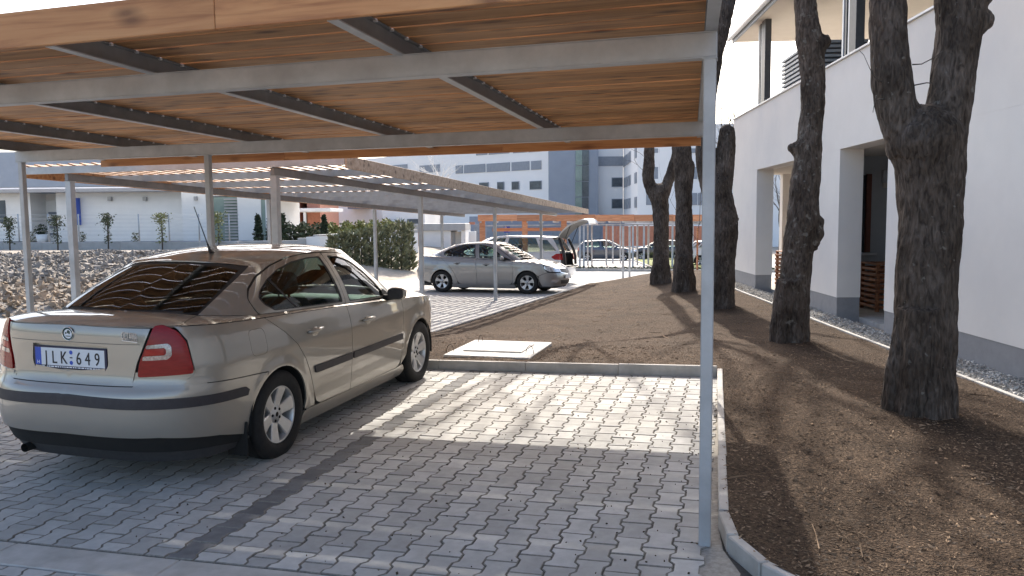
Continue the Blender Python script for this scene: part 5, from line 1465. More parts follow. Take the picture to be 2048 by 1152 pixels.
trunk_tree('old_tree', (1838, 830), [
    [(1836, 850, 132), (1838, 815, 124), (1846, 740, 116), (1850, 640, 112), (1854, 560, 114), (1860, 450, 116), (1860, 380, 122), (1856, 320, 134), (1850, 285, 150)],
    [(1842, 330, 84), (1812, 268, 82), (1792, 215, 76), (1783, 175, 76), (1782, 150, 74), (1778, 100, 68), (1776, 40, 67), (1774, -30, 64), (1768, -110, 60), (1760, -200, 56)],
    [(1868, 330, 92), (1886, 268, 88), (1898, 215, 86), (1905, 150, 82), (1914, 90, 86), (1920, 40, 90), (1918, -10, 90), (1912, -80, 82), (1910, -170, 74)],
    [(1920, 60, 60), (1945, 48, 62), (1963, 42, 46)], [(1925, 10, 70), (1955, -10, 60), (1985, -60, 48), (2010, -130, 44)]],
    [1, 2, 4], 'thick forked tree trunk standing nearest, in front of the white house wall', 3, 0.015, 2.4, 3,
    [[[(1750, 170, -.12), (1735, 163, -.15), (1722, 156, -.2), (1712, 140, -.22), (1700, 122, -.25), (1692, 114, -.25)], [(1722, 156, -.2), (1724, 140, -.2), (1725, 126, -.2)]],
     [[(1757, 202, -.1), (1742, 203, -.15), (1734, 206, -.15), (1731, 218, -.15), (1729, 230, -.15)], [(1734, 206, -.15), (1736, 196, -.15)]],
     [[(1812, 134, -.1), (1828, 134, -.12), (1850, 122, -.15), (1872, 107, -.1)]], [[(1815, 175, -.1), (1828, 174, -.2), (1838, 175, -.2)]]])
trunk_tree('old_tree', (1580, 688), [
    [(1578, 705, 74), (1580, 680, 68), (1586, 620, 64), (1592, 540, 60), (1600, 480, 62), (1606, 440, 62), (1608, 400, 58), (1614, 330, 54), (1618, 290, 52), (1622, 240, 46), (1626, 190, 46), (1624, 130, 48), (1618, 80, 50), (1614, 40, 44), (1610, -10, 42), (1606, -90, 40), (1600, -190, 38)],
    [(1608, 490, 56), (1622, 462, 52), (1630, 448, 36)], [(1606, 300, 44), (1592, 297, 36), (1585, 296, 20)], [(1622, 100, 44), (1640, 88, 38), (1648, 84, 30)]],
    [0], 'single dark trunk with knots and pale lichen at its foot, beside the porch pillar', 11, 0.018, 2.6, 3, bark='bark_lichen')
trunk_tree('old_tree', (1438, 618), [
    [(1438, 634, 64), (1440, 600, 58), (1441, 520, 58), (1444, 450, 62), (1440, 410, 58), (1432, 370, 56)],
    [(1432, 400, 46), (1414, 345, 40), (1410, 290, 36), (1414, 220, 34), (1426, 130, 34), (1440, 60, 36), (1452, 0, 38), (1462, -80, 36)],
    [(1440, 400, 44), (1448, 340, 40), (1453, 285, 36), (1454, 264, 32)], [(1450, 450, 40), (1466, 440, 30), (1472, 438, 14)]],
    [1], 'tree trunk with a sawn-off limb, half hidden behind the near steel post', 17, 0.028, 3.2, 3)
trunk_tree('old_tree', (1367, 585), [
    [(1367, 594, 48), (1367, 570, 42), (1368, 520, 36), (1368, 450, 34), (1367, 390, 34), (1366, 340, 36), (1363, 300, 36), (1362, 250, 34), (1364, 150, 32), (1366, 50, 30), (1368, -60, 28)],
    [(1360, 270, 20), (1320, 180, 17), (1250, 90, 15), (1170, 10, 13)],
    [(1370, 380, 28), (1377, 345, 22), (1379, 330, 20)]],
    [0, 1], 'straight dark trunk standing between the forked trunk and the near steel post', 23, 0.032, 4.5, 3)
trunk_tree('old_tree', (1322, 568), [
    [(1322, 578, 42), (1322, 560, 38), (1322, 510, 32), (1322, 450, 31), (1321, 410, 34), (1318, 385, 38)],
    [(1314, 400, 26), (1300, 370, 24), (1296, 350, 24), (1298, 320, 22), (1298, 280, 22), (1294, 180, 20), (1288, 60, 18), (1285, -40, 16)],
    [(1324, 400, 26), (1336, 365, 22), (1346, 335, 20), (1354, 300, 19), (1362, 240, 18), (1370, 130, 16), (1375, 0, 15)]],
    [1, 2], 'slender forked trunk farthest along the mulch bed, in front of the far carport', 31, 0.034, 5.0, 3,
    [[[(1290, 345), (1275, 330), (1262, 322), (1250, 320)], [(1275, 330), (1268, 318)], [(1296, 320), (1280, 306), (1262, 298)]]])

# ------------------------------------------------------------------ slab with cover in the bed
sl_c = px(1000, 701, z_mulch)
sa = px(890, 714, lambda x, y: z_mulch(x, y) + .06); sb_ = px(1070, 718, lambda x, y: z_mulch(x, y) + .06); sc_ = px(1105, 687, lambda x, y: z_mulch(x, y) + .06)
ex = (sb_ - sa); ey = (sc_ - sb_); wx, wy = ex.length, 1.15
slab = empty('manhole_slab', (sl_c.x, sl_c.y, z_mulch(sl_c.x, sl_c.y)), math.atan2(ex.y, ex.x), label='pale square concrete manhole slab with steel loops in the mulch', cat='manhole')
M_['slab'] = pm('pale_concrete', (0.58, 0.56, 0.52), (0.68, 0.66, 0.62), 6, rough=0.9, bump=.2, bscale=80, dist=.003, dirt=((0.36, 0.33, 0.29), 4, .5))
M_['rebar'] = pm('rusty_bar', (0.05, 0.035, 0.028), (0.10, 0.06, 0.04), 40, rough=0.8)
MB().cbox(-wx / 2, wx / 2, -wy / 2, wy / 2, -.1, .028, .008).build('slab', M_['slab'], slab)
MB().cbox(-.36, .34, -.30, .34, .02, .046, .006).build('cover', M_['slab'], slab)
for x, y, a in ((-.48, -.40, .3), (-.36, .38, 1.2), (.44, -.30, .4)):
    MB().tube([(x + math.cos(a) * .045 * math.cos(t), y + math.sin(a) * .045 * math.cos(t), .02 + .10 * math.sin(t)) for t in [math.pi * k / 8 for k in range(9)]], .004, 6).build('lifting_loop', M_['rebar'], slab)

# ------------------------------------------------------------------ white house on the right
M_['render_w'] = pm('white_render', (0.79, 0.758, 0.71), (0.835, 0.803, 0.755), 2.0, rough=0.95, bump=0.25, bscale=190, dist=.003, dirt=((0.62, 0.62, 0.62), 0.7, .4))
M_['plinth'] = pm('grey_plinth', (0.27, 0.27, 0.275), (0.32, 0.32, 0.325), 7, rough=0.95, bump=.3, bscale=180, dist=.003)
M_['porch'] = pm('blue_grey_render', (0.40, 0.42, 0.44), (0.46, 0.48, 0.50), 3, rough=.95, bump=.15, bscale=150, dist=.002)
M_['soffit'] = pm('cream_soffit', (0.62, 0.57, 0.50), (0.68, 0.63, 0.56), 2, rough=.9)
M_['brown'] = pm('red_brown_frame', (0.13, 0.045, 0.028), (0.18, 0.065, 0.04), 8, rough=.5)
M_['anth'] = pm('anthracite_metal', (0.055, 0.06, 0.065), (0.08, 0.085, 0.09), 12, rough=.45)
M_['cap'] = pm('zinc_capping', (0.50, 0.52, 0.54), (0.58, 0.60, 0.62), 9, rough=.45, metal=.4)
M_['louvre'] = pm('grey_louvre', (0.30, 0.33, 0.35), (0.36, 0.39, 0.41), 9, rough=.5, metal=.2)
M_['slatwood'] = wood_mat('red_brown_slat', (0.20, 0.07, 0.03), (0.33, 0.13, 0.055), (0.42, 0.19, 0.085), 0)
M_['dark_glass'] = pm('dark_window', (0.02, 0.022, 0.026), (0.04, 0.042, 0.05), 3, rough=.06)
hp = F_N * F_OFF
house = empty('white_house', (hp.x, hp.y, 0), R(90) + FA, label='white rendered house with open porch and balcony on the right', cat='house')
T = .38
piers = [(-6.0, 11.55), (13.46, 15.7), (18.86, 21.35)]
b = MB()
for a, c in piers: b.box(a, c, -T, 0, .31, 2.74)
b.box(-6.0, 21.35, -T, 0, 2.741, 4.165)
b.build('front_wall', M_['render_w'], house)
for a, c in piers: MB().box(a + .006, c - .006, -T + .006, -.006, -.5, .312).build('plinth', M_['plinth'], house)
MB().cbox(-6.0, 21.39, -T - .03, .035, 4.166, 4.20, .004).build('parapet_capping', M_['cap'], house)
MB().box(11.2, 21.3, -3.6, -T + .005, -.3, -.02).build('porch_floor', M_['kerb'], house)
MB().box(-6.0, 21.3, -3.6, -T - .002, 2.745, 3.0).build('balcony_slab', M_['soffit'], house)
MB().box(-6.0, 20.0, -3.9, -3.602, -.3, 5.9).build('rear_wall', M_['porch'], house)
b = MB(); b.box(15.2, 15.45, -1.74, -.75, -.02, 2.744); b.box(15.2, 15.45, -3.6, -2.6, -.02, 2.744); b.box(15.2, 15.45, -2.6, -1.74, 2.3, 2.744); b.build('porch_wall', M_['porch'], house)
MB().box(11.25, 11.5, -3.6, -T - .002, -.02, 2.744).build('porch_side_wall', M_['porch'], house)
MB().box(21.05, 21.3, -3.6, -1.2, -.3, 2.744).build('end_pillar', M_['render_w'], house)
w = MB().cbox(15.14, 15.196, -1.17, -1.08, .98, 2.42, .004).build('window_frame', M_['brown'], house)
MB().cbox(15.05, 15.195, -1.26, -.80, .93, .975, .004).build('window_sill', M_['cap'], w)
MB().box(15.18, 15.199, -1.079, -.80, .98, 2.40).build('window_pane', M_['dark_glass'], w)
wl = MB().cbox(15.09, 15.196, -1.47, -1.35, 2.26, 2.48, .01).build('wall_lamp', M_['cap'], house)
MB().cbox(15.10, 15.19, -1.45, -1.37, 2.16, 2.255, .01).build('lamp_shade', M_['soffit'], wl)
MB().cbox(15.18, 15.197, -1.63, -1.57, .99, 1.12, .003).build('wall_switch', M_['white_p'], house)
# slatted timber screens in the porch
def screen(s0, s1, o0, o1, z0, z1, label, nm='slat_screen'):
    c = fac((s0 + s1) / 2, (o0 + o1) / 2, z0)
    r = empty(nm, c, R(90) + FA, label=label, cat='screen')
    hl, hd_ = (s1 - s0) / 2, (o1 - o0) / 2
    for sx in (-1, 1):
        for sy in (-1, 1): MB().cbox(sx * hl - .03, sx * hl + .03, sy * hd_ - .03, sy * hd_ + .03, 0, z1 - z0, .004).build('corner_post', M_['slatwood'], r)
    n = 8
    for k in range(n):
        z = .06 + (z1 - z0 - .16) * k / (n - 1)
        for sy in (-1, 1): MB().cbox(-hl - .032, hl + .032, sy * (hd_ + .041) - .010, sy * (hd_ + .041) + .010, z, z + .045, .003).build('slat', M_['slatwood'], r)
        for sx in (-1, 1): MB().cbox(sx * (hl + .041) - .010, sx * (hl + .041) + .010, -hd_ - .03, hd_ + .03, z, z + .045, .003).build('slat', M_['slatwood'], r)
    for k in range(9):
        y = -hd_ - .05 + (2 * hd_ + .03) * k / 8
        MB().cbox(-hl - .06, hl + .06, y, y + .07 * hd_ / .4, z1 - z0, z1 - z0 + .022, .003).build('top_slat', M_['slatwood'], r)
    return r
screen(14.2, 14.9, .95, 1.75, -.02, .80, 'red-brown slatted timber box in the porch, right of the white pillar')
screen(18.9, 19.6, .70, 1.25, -.02, .82, 'red-brown slatted timber box in the far porch opening, left of the white pillar')
# balcony: columns, louvred box, eaves
for s0 in (18.95, 13.35):
    cr_ = empty('balcony_column', (s0, -.18, 4.2)); cr_.parent = house
    MB().cbox(0, .30, -.12, .02, 0, 1.95, .004).build('column_core', M_['anth'], cr_)
    for k, dx in enumerate((.34, .48, .62)): MB().cbox(dx, dx + .07, -.06, .0, 0, 1.95, .003).build('column_fin', M_['cap'] if k != 1 else M_['anth'], cr_)
lb = empty('louvre_box', (15.75, -.22, 4.2)); lb.parent = house
MB().box(.04, 2.02, -1.05, -.06, 0, .78).build('box_core', M_['anth'], lb)
for k in range(9):
    z = .02 + k * .088
    MB().cbox(0, 2.06, -.055, .0, z, z + .05, .003, Matrix.Rotation(0, 4, 'X')).build('louvre_slat', M_['louvre'], lb)
    MB().cbox(0.0, .035, -1.05, -.06, z, z + .05, .003).build('louvre_slat', M_['louvre'], lb)
MB().box(-6.0, 21.38, -4.0, .02, 6.15, 6.2).build('soffit', M_['soffit'], house)
MB().cbox(-6.0, 21.42, .021, .06, 6.12, 6.28, .004).build('eaves_board', M_['louvre'], house)
MB().box(-6.0, 21.4, -4.0, .02, 6.201, 6.27).build('roof_slab', M_['anth'], house)
g = MB(); g.tube([(-6.0, .12, 6.25), (21.5, .12, 6.25)], .06, 10); g.build('gutter', M_['cap'], house)
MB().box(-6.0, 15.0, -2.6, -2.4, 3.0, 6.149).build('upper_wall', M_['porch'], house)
for s0, s1 in ((11.0, 13.6), (7.5, 10.5)):
    f_ = MB().cbox(s0, s1, -2.4, -2.33, 3.02, 5.4, .006).build('balcony_door', M_['brown'], house)
    for k in range(2): MB().box(s0 + .1 + k * (s1 - s0) / 2, s0 + (k + 1) * (s1 - s0) / 2 - .1, -2.33, -2.325, 3.15, 5.3).build('door_pane', M_['dark_glass'], f_)
# gravel margin along the plinth
M_['gravel'] = pm('pale_gravel', (0.30, 0.28, 0.25), (0.55, 0.52, 0.475), 3, rough=.95, island=True, vary=.35)
M_['gbed'] = pm('gravel_bed', (0.27, 0.25, 0.22), (0.44, 0.41, 0.37), 25, rough=1, bump=.8, bscale=60, coord='World', dist=.02)
gp_ = [fac(s, o) for s, o in ((2, -.5), (2, .02), (21.9, .02), (21.9, -.5))]
sheet('gravel_margin', [(p.x, p.y) for p in gp_], lambda x, y: 0.0, -.015, M_['gbed'], 1.0, kind='structure')
def stones(n, place, mat, name, label, cat, seed=5, parent=None):
    r = random.Random(seed); v, f = [], []
    base = [Vector(p) for p in ((1, 0, 0), (-1, 0, 0), (0, 1, 0), (0, -1, 0), (0, 0, 1), (0, 0, -1))]
    bf = [(0, 2, 4), (2, 1, 4), (1, 3, 4), (3, 0, 4), (2, 0, 5), (1, 2, 5), (3, 1, 5), (0, 3, 5)]
    cube = [Vector((x, y, z)) for x in (-1, 1) for y in (-1, 1) for z in (-1, 1)]
    cf_ = [(0, 1, 3, 2), (4, 6, 7, 5), (0, 4, 5, 1), (2, 3, 7, 6), (0, 2, 6, 4), (1, 5, 7, 3)]
    for i in range(n):
        p, s = place(r)
        q = Matrix.Rotation(r.uniform(0, 6.3), 3, Vector((r.gauss(0, 1), r.gauss(0, 1), r.gauss(0, 1))).normalized())
        k = len(v)
        sx = Vector((s * r.uniform(.7, 1.4), s * r.uniform(.6, 1.1), s * r.uniform(.4, .8)))
        if r.random() < .5: vv, ff = base, bf
        else: vv, ff = cube, cf_
        m = 1 if vv is base else .62
        for c in vv: v.append(p + q @ Vector((c.x * sx.x * m * r.uniform(.75, 1.2), c.y * sx.y * m * r.uniform(.75, 1.2), c.z * sx.z * m * r.uniform(.75, 1.2))))
        f += [tuple(a + k for a in t) for t in ff]
    o = link_mesh(name, new_mesh(name, v, f, mat), parent)
    return tag(o, label if parent is None else None, cat if parent is None else None, kind='stuff')
stones(8500, lambda r: (fac(4 + 18 * r.random() ** 1.4, -.47 + .47 * r.random(), r.uniform(-.012, .012)), r.uniform(.010, .026)), M_['gravel'], 'gravel', 'pale loose gravel along the foot of the white house', 'gravel')
kx = empty('gravel_edging', fac(2, -.52), R(90) + FA, label='narrow concrete edging between mulch and house gravel', cat='kerb')
for k in range(20): MB().cbox(k + .002, k + .998, -.025, .025, -.12, .02, .005).build('kerbstone', M_['kerb'], kx, (0, 0, random.gauss(0, .003)))
# ------------------------------------------------------------------ background, laid out in a frame turned with the site's view axis
def cf(u, v, d):
    """(right, ahead, up) of pixel (u, v) at distance d"""
    q = (c_fw + c_rt * ((u - 1024) / FOC) + c_up * ((576 - v) / FOC)) * d + Vector((0, 0, CAM_H))
    return Vector((q.x * math.cos(YAW) + q.y * math.sin(YAW), -q.x * math.sin(YAW) + q.y * math.cos(YAW), q.z))
def vroot(name, u, v, d, **kw):
    c = cf(u, v, d); w = Vector((c.x * math.cos(YAW) - c.y * math.sin(YAW), c.x * math.sin(YAW) + c.y * math.cos(YAW), c.z))
    return empty(name, w, YAW, **kw), c
def vbox(root, c, name, mat, u0, u1, v0, v1, d0, d1, ch=0.01):
    """block between pixel columns u0..u1 and rows v0 (top)..v1, from depth d0 to d1, as a part of root"""
    a, b = cf(u0, v1, d0), cf(u1, v0, d0)
    return MB().cbox(a.x - c.x, b.x - c.x, d0 - c.y, d1 - c.y, a.z - c.z, b.z - c.z, ch).build(name, mat, root)

def lines_mat(name, c1, c2, per, axis=2, depth=.4):
    m = pm(name, c1, c2, 1.5, rough=.8)
    nt = m.node_tree; N, L = nt.nodes, nt.links; b = N['Principled BSDF']
    tc = N.new('ShaderNodeTexCoord'); sp = N.new('ShaderNodeSeparateXYZ'); L.new(tc.outputs['Object'], sp.inputs[0])
    mu = N.new('ShaderNodeMath'); mu.operation = 'MULTIPLY'; mu.inputs[1].default_value = 1 / per; L.new(sp.outputs[axis], mu.inputs[0])
    fr = N.new('ShaderNodeMath'); fr.operation = 'FRACT'; L.new(mu.outputs[0], fr.inputs[0])
    bp = N.new('ShaderNodeBump'); bp.inputs['Strength'].default_value = depth; bp.inputs['Distance'].default_value = .03
    L.new(fr.outputs[0], bp.inputs['Height']); L.new(bp.outputs[0], b.inputs['Normal'])
    return m
M_['siding'] = lines_mat('white_boarding', (0.76, 0.75, 0.73), (0.81, 0.80, 0.78), .22)
M_['roofgrey'] = lines_mat('grey_metal_roof', (0.28, 0.30, 0.34), (0.33, 0.35, 0.39), .45, 0)
M_['bluegrey'] = pm('blue_grey_panel', (0.22, 0.25, 0.31), (0.27, 0.30, 0.36), 2, rough=.6)
M_['slategrey'] = pm('slate_base', (0.17, 0.19, 0.23), (0.22, 0.24, 0.28), 5, rough=.8)
M_['win'] = pm('window_glass_far', (0.05, 0.06, 0.075), (0.11, 0.13, 0.15), 1.2, rough=.08)
M_['win_g'] = pm('greenish_glass', (0.16, 0.22, 0.20), (0.26, 0.33, 0.30), 1.0, rough=.08)
M_['white'] = pm('white_paint', (0.72, 0.72, 0.71), (0.78, 0.78, 0.77), 2, rough=.7)
M_['conc'] = pm('grey_concrete', (0.34, 0.34, 0.33), (0.44, 0.43, 0.42), 3, rough=.9, bump=.2, bscale=30)
M_['brickred'] = pm('red_brick_slab', (0.36, 0.15, 0.10), (0.46, 0.20, 0.13), 6, rough=.9, bump=.3, bscale=25)
M_['leaf_d'] = pm('dark_evergreen', (0.018, 0.030, 0.016), (0.055, 0.075, 0.032), 3, rough=.8, island=True, vary=.5)
M_['leaf_l'] = pm('pale_laurel', (0.10, 0.12, 0.035), (0.27, 0.27, 0.09), 3, rough=.7, island=True, vary=.45)
M_['leaf_m'] = pm('grey_green_leaf', (0.045, 0.06, 0.03), (0.11, 0.12, 0.06), 3, rough=.8, island=True, vary=.4)
M_['leaf_thuja'] = pm('olive_thuja', (0.10, 0.11, 0.06), (0.26, 0.26, 0.15), 3, rough=.85, island=True, vary=.45)

M_['fascia_grey'] = pm('pale_blue_grey_fascia', (0.36, 0.385, 0.43), (0.42, 0.445, 0.49), 2, rough=.6)
# bungalow
r, c = vroot('bungalow', 200, 485, 38, label='low white boarded bungalow with grey roof, behind the rubble on the left', cat='house')
vbox(r, c, 'wall', M_['siding'], -80, 66, 372, 484, 38, 44); vbox(r, c, 'wall', M_['siding'], 118, 367, 374, 484, 38, 44)
vbox(r, c, 'porch_wall', M_['siding'], 62, 122, 372, 484, 39.3, 44); vbox(r, c, 'wall', M_['siding'], 367.5, 426, 376, 482, 37.2, 44)
vbox(r, c, 'wall', M_['siding'], 478, 524, 378, 482, 37.2, 44); vbox(r, c, 'wall', M_['siding'], 425, 479, 376, 393, 37.3, 44)
vbox(r, c, 'plinth', M_['slategrey'], -80, 367, 482, 505, 37.95, 43); vbox(r, c, 'plinth', M_['slategrey'], 367.5, 560, 480, 505, 37.15, 43)
a, b_ = cf(-90, 380, 37.4), cf(600, 376, 36.4)
rm = MB(); x0, x1 = a.x - c.x, b_.x - c.x; z0 = a.z - c.z; rm.add([(x0, -.6, z0), (x1, -1.0, z0), (x1, 6, z0 + 2.3), (x0, 6, z0 + 2.3), (x0, -.6, z0 - .16), (x1, -1.0, z0 - .16), (x1, 6, z0 - .16), (x0, 6, z0 - .16)], [(0, 1, 2, 3), (4, 7, 6, 5), (0, 4, 5, 1), (1, 5, 6, 2), (3, 2, 6, 7), (0, 3, 7, 4)])
rm.build('roof', M_['roofgrey'], r)
vbox(r, c, 'roof_fascia', M_['fascia_grey'], -90, 600, 300, 377, 36.3, 36.5, .02)
dr = vbox(r, c, 'front_door', M_['white'], 97, 124, 400, 487, 39.22, 39.29)
for vv in (424, 438, 452, 466): vbox(r, c, 'door_light', M_['slategrey'], 101, 119, vv, vv + 5, 39.20, 39.22, .002).parent = r
vbox(r, c, 'window', M_['win'], -30, 16, 401, 446, 37.97, 38.0); vbox(r, c, 'blue_panel', M_['plate_b'], 149, 157, 396, 450, 37.6, 37.98)
wb = vbox(r, c, 'window', M_['win_g'], 428, 477, 394, 482, 37.3, 37.35)
for k in range(14):
    vv = 397 + k * 6
    vbox(r, c, 'blind_slat', M_['conc'], 451, 477, vv, vv + 3, 37.16, 37.22, .003)
vbox(r, c, 'patio_door', M_['win_g'], 521, 533, 398, 482, 37.25, 37.3); vbox(r, c, 'door_frame', M_['white'], 533.5, 537, 396, 482, 37.2, 37.3); vbox(r, c, 'patio_door', M_['win_g'], 538, 552, 398, 482, 37.25, 37.3)
for u in (223, 293): vbox(r, c, 'wall_lamp', M_['conc'], u - 3.5, u + 3.5, 394, 402, 37.82, 37.99)
vbox(r, c, 'wall_lamp', M_['conc'], 391, 397, 393, 401, 37.05, 37.19)
# planter by the door
r, c = vroot('planter', 84, 487, 36.5, label='white tapered planter with a dark shrub beside the bungalow door', cat='planter')
MB().lathe([(.0, 0), (.17, 0), (.24, .42), (.20, .42), (.19, .36), (0, .36)], 14, axis='z').build('pot', M_['white'], r)
def leaves(name, mat, parent, fn, n, size, seed, up=False, **kw):
    """cloud of small leaf faces; fn(r) gives a point"""
    r = random.Random(seed); v, f = [], []
    for i in range(n):
        p = Vector(fn(r)); a, b = r.uniform(0, 6.28), r.uniform(-.9, .9)
        d = Vector((math.cos(a) * math.cos(b), math.sin(a) * math.cos(b), math.sin(b))); e = d.cross(Vector((r.gauss(0, 1), r.gauss(0, 1), r.gauss(0, 1)))).normalized()
        s = size * r.uniform(.6, 1.4); k = len(v); q = .3
        if up:      # sprays leaning out from the stem
            o_ = Vector((p.x, p.y, 0)); o_ = o_.normalized() if o_.length > 1e-4 else Vector((1, 0, 0))
            d = (o_ + Vector((r.gauss(0, .4), r.gauss(0, .4), .75))).normalized(); e = d.cross(Vector((r.gauss(0, 1), r.gauss(0, 1), r.gauss(0, 1)))).normalized(); q = .16
        v += [p, p + d * s * .5 + e * s * q, p + d * s, p + d * s * .5 - e * s * q]; f += [(k, k + 1, k + 2, k + 3)]
    return link_mesh(name, new_mesh(name, v, f, mat), parent, **kw)
def ball(cx, cy, cz, rx, ry, rz):
    def fn(r):
        while True:
            p = (r.uniform(-1, 1), r.uniform(-1, 1), r.uniform(-1, 1)); q = p[0] ** 2 + p[1] ** 2 + p[2] ** 2
            if .15 < q < 1: return (cx + p[0] * rx, cy + p[1] * ry, cz + p[2] * rz)
    return fn
leaves('shrub', M_['leaf_d'], r, ball(0, 0, .62, .26, .26, .28), 260, .10, 3)

# garden wall and wire fence in front of it
r, c = vroot('garden_fence', 200, 503, 33, label='wire fence on a low concrete wall in front of the bungalow', cat='fence')
for k in range(7):
    u0 = -70 + k * 78
    vbox(r, c, 'base_wall', M_['conc'], u0, u0 + 77.6, 484 - .004 * u0, 520, 33 - .0022 * max(0, u0), 33.2 - .0022 * max(0, u0), .012)
for k in range(9):
    u0 = -20 + k * 60; a = cf(u0, 484, 33.1); t_ = cf(u0, 428, 33.1)
    MB().tube([(a.x - c.x, .1, a.z - c.z), (a.x - c.x, .1, t_.z - c.z)], .028, 6).build('fence_post', M_['steel'], r)
for k in range(7):
    a = cf(-70, 430 + k * 8, 33.1); b_ = cf(480, 430 + k * 8, 33.1)
    MB().tube([(a.x - c.x, .1, a.z - c.z), (b_.x - c.x, .1, b_.z - c.z)], .005, 4).build('wire', M_['steel'], r)
# clipped standards along the fence
for i, (u, vt, w, mt) in enumerate(((20, 436, 10, 'leaf_m'), (116, 431, 11, 'leaf_m'), (217, 427, 11, 'leaf_m'), (325, 426, 12, 'leaf_l'), (438, 425, 13, 'leaf_l'))):
    ords = ('leftmost', 'second from the left', 'middle', 'fourth from the left', 'rightmost')
    r, c = vroot('young_standard_tree', u, 503, 32, label='small clipped standard tree on the fence line, %s of five' % ords[i], cat='tree', group='young standards along the fence')
    h = cf(u, vt, 32).z - c.z; wd = w * 32 / FOC
    MB().tube([(0, 0, -.1), (.02, 0, h * .5), (0, 0, h * .95)], [.03, .025, .018], 6).build('trunk', M_['twig'], r)
    leaves('crown', M_[mt], r, lambda rr, h=h, wd=wd: ((lambda t: (rr.gauss(0, wd * (.55 if t > .72 else .32)), rr.gauss(0, wd * .5), h * t))(rr.uniform(.22, 1.0) if rr.random() < .55 else rr.uniform(.72, 1.0))), 420, .085, 40 + i)
    b = MB(); rr = random.Random(i)
    for k in range(7):
        z = h * rr.uniform(.7, .95); a = rr.uniform(-1, 1); b.tube([(0, 0, z), (math.copysign(wd * 1.3, a), rr.uniform(-.2, .2), z + rr.uniform(-.1, .15))], [.008, .004], 4)
    b.build('branches', M_['twig'], r)
for i, u in enumerate((62, 166, 272)):
    r, c = vroot('small_shrub', u, 486, 34, label='tiny sparse shrub on the fence wall, %s of three' % ('left one', 'middle one', 'right one')[i], cat='shrub', group='tiny shrubs by the fence')
    leaves('foliage', M_['leaf_m'], r, ball(0, 0, .25, .14, .14, .24), 110, .08, 60 + i)
    MB().tube([(0, 0, -.2), (0, 0, .3)], .012, 5).build('stem', M_['twig'], r)

# rubble bank
hp_ = [cf(u, 600, 20) for u in (0,)]
def z_bank(x, dd): # right, ahead -> height
    w = Vector((x * math.cos(YAW) - dd * math.sin(YAW), x * math.sin(YAW) + dd * math.cos(YAW), 0))
    g_ = z_ground(w.x, w.y)
    rise = 0.10 + 0.56 * sstep(15.3, 27, dd) - .3 * sstep(29, 32.6, dd)
    edge = sstep(-5.6, -7.6, x + .0 * dd) * sstep(14.9, 16.2, dd)
    zt = -.08 + rise + .10 * noise.noise((x * .7, dd * .7, 2)) + .05 * noise.noise((x * 2, dd * 2, 7))
    return g_ - .2 + (max(zt, g_ - .15) - g_ + .2) * edge
bv, bf_ = [], []
ex_ = [-26 + .35 * i for i in range(60)]; ey_ = [14.6 + .4 * j for j in range(47)]
for dd in ey_:
    for x in ex_:
        bv.append((x * math.cos(YAW) - dd * math.sin(YAW), x * math.sin(YAW) + dd * math.cos(YAW), z_bank(x, dd)))
n_ = len(ex_); bf_ = [(j * n_ + i, j * n_ + i + 1, (j + 1) * n_ + i + 1, (j + 1) * n_ + i) for j in range(len(ey_) - 1) for i in range(n_ - 1)]
M_['rubble_bed'] = pm('rubble_soil', (0.20, 0.165, 0.13), (0.36, 0.32, 0.27), 2.2, rough=1, bump=1.0, bscale=14, coord='World', dist=.12)
M_['rubble'] = pm('broken_concrete', (0.15, 0.13, 0.11), (0.29, 0.26, 0.23), 2, rough=.95, island=True, vary=.4, coord='World')
M_['clod'] = pm('brown_clod', (0.20, 0.15, 0.105), (0.33, 0.26, 0.19), 2, rough=.95, island=True, vary=.35, coord='World')
bank = tag(link_mesh('rubble_bank', new_mesh('rubble_bank', bv, bf_, M_['rubble_bed'], True)), 'long bank of grey broken rubble and earth below the bungalow fence', 'rubble heap')
def on_bank(lo, hi):
    def fn(r):
        dd = r.uniform(lo, hi); x = r.uniform(-1.05, .05) * (.68 * dd); x = min(x, -6.0)
        return Vector((x * math.cos(YAW) - dd * math.sin(YAW), x * math.sin(YAW) + dd * math.cos(YAW), z_bank(x, dd) + r.uniform(-.02, .05))), r.choice((.03, .04, .05, .06, .08, .10)) * r.uniform(.8, 1.3)
    return fn
stones(11000, on_bank(19.5, 31.5), M_['rubble'], 'rubble_stones', None, None, 8, bank)
stones(4500, on_bank(15.2, 20.5), M_['clod'], 'earth_clods', None, None, 9, bank)

# retaining wall, thuja row, laurel hedge, cypresses
r, c = vroot('white_garden_wall', 700, 545, 33, label='long white garden wall behind the row of conifers', cat='wall')
a0, a1, a2 = cf(612, 474, 33.5), cf(640, 472, 33.5), cf(836, 461, 40)
def wall_strip(root, c, p, q, h0, h1, zb, t, nm, mt, cap=None):
    d = (q - p); d.z = 0; L_ = d.length; an = math.atan2(d.y, d.x)
    b = MB(); b.add([(0, 0, zb), (L_, 0, zb), (L_, 0, h1), (0, 0, h0), (0, t, zb), (L_, t, zb), (L_, t, h1), (0, t, h0)], [(0, 1, 2, 3), (5, 4, 7, 6), (3, 2, 6, 7), (4, 0, 3, 7), (1, 5, 6, 2), (4, 5, 1, 0)])
    return b.build(nm, mt, root, (p.x - c.x, p.y - c.y, 0), (0, 0, an))
wall_strip(r, c, a0, a1, a0.z - c.z, a1.z - c.z, -1.2, .25, 'wall', M_['white'])
wall_strip(r, c, a1, a2, a1.z - c.z, a2.z - c.z, -1.2, .25, 'wall', M_['white'])
wall_strip(r, c, a1 + Vector((0, -.05, 0)), a2 + Vector((0, -.05, 0)), a1.z - c.z + .05, a2.z - c.z + .05, a1.z - c.z + .001, .35, 'capping', M_['conc'])
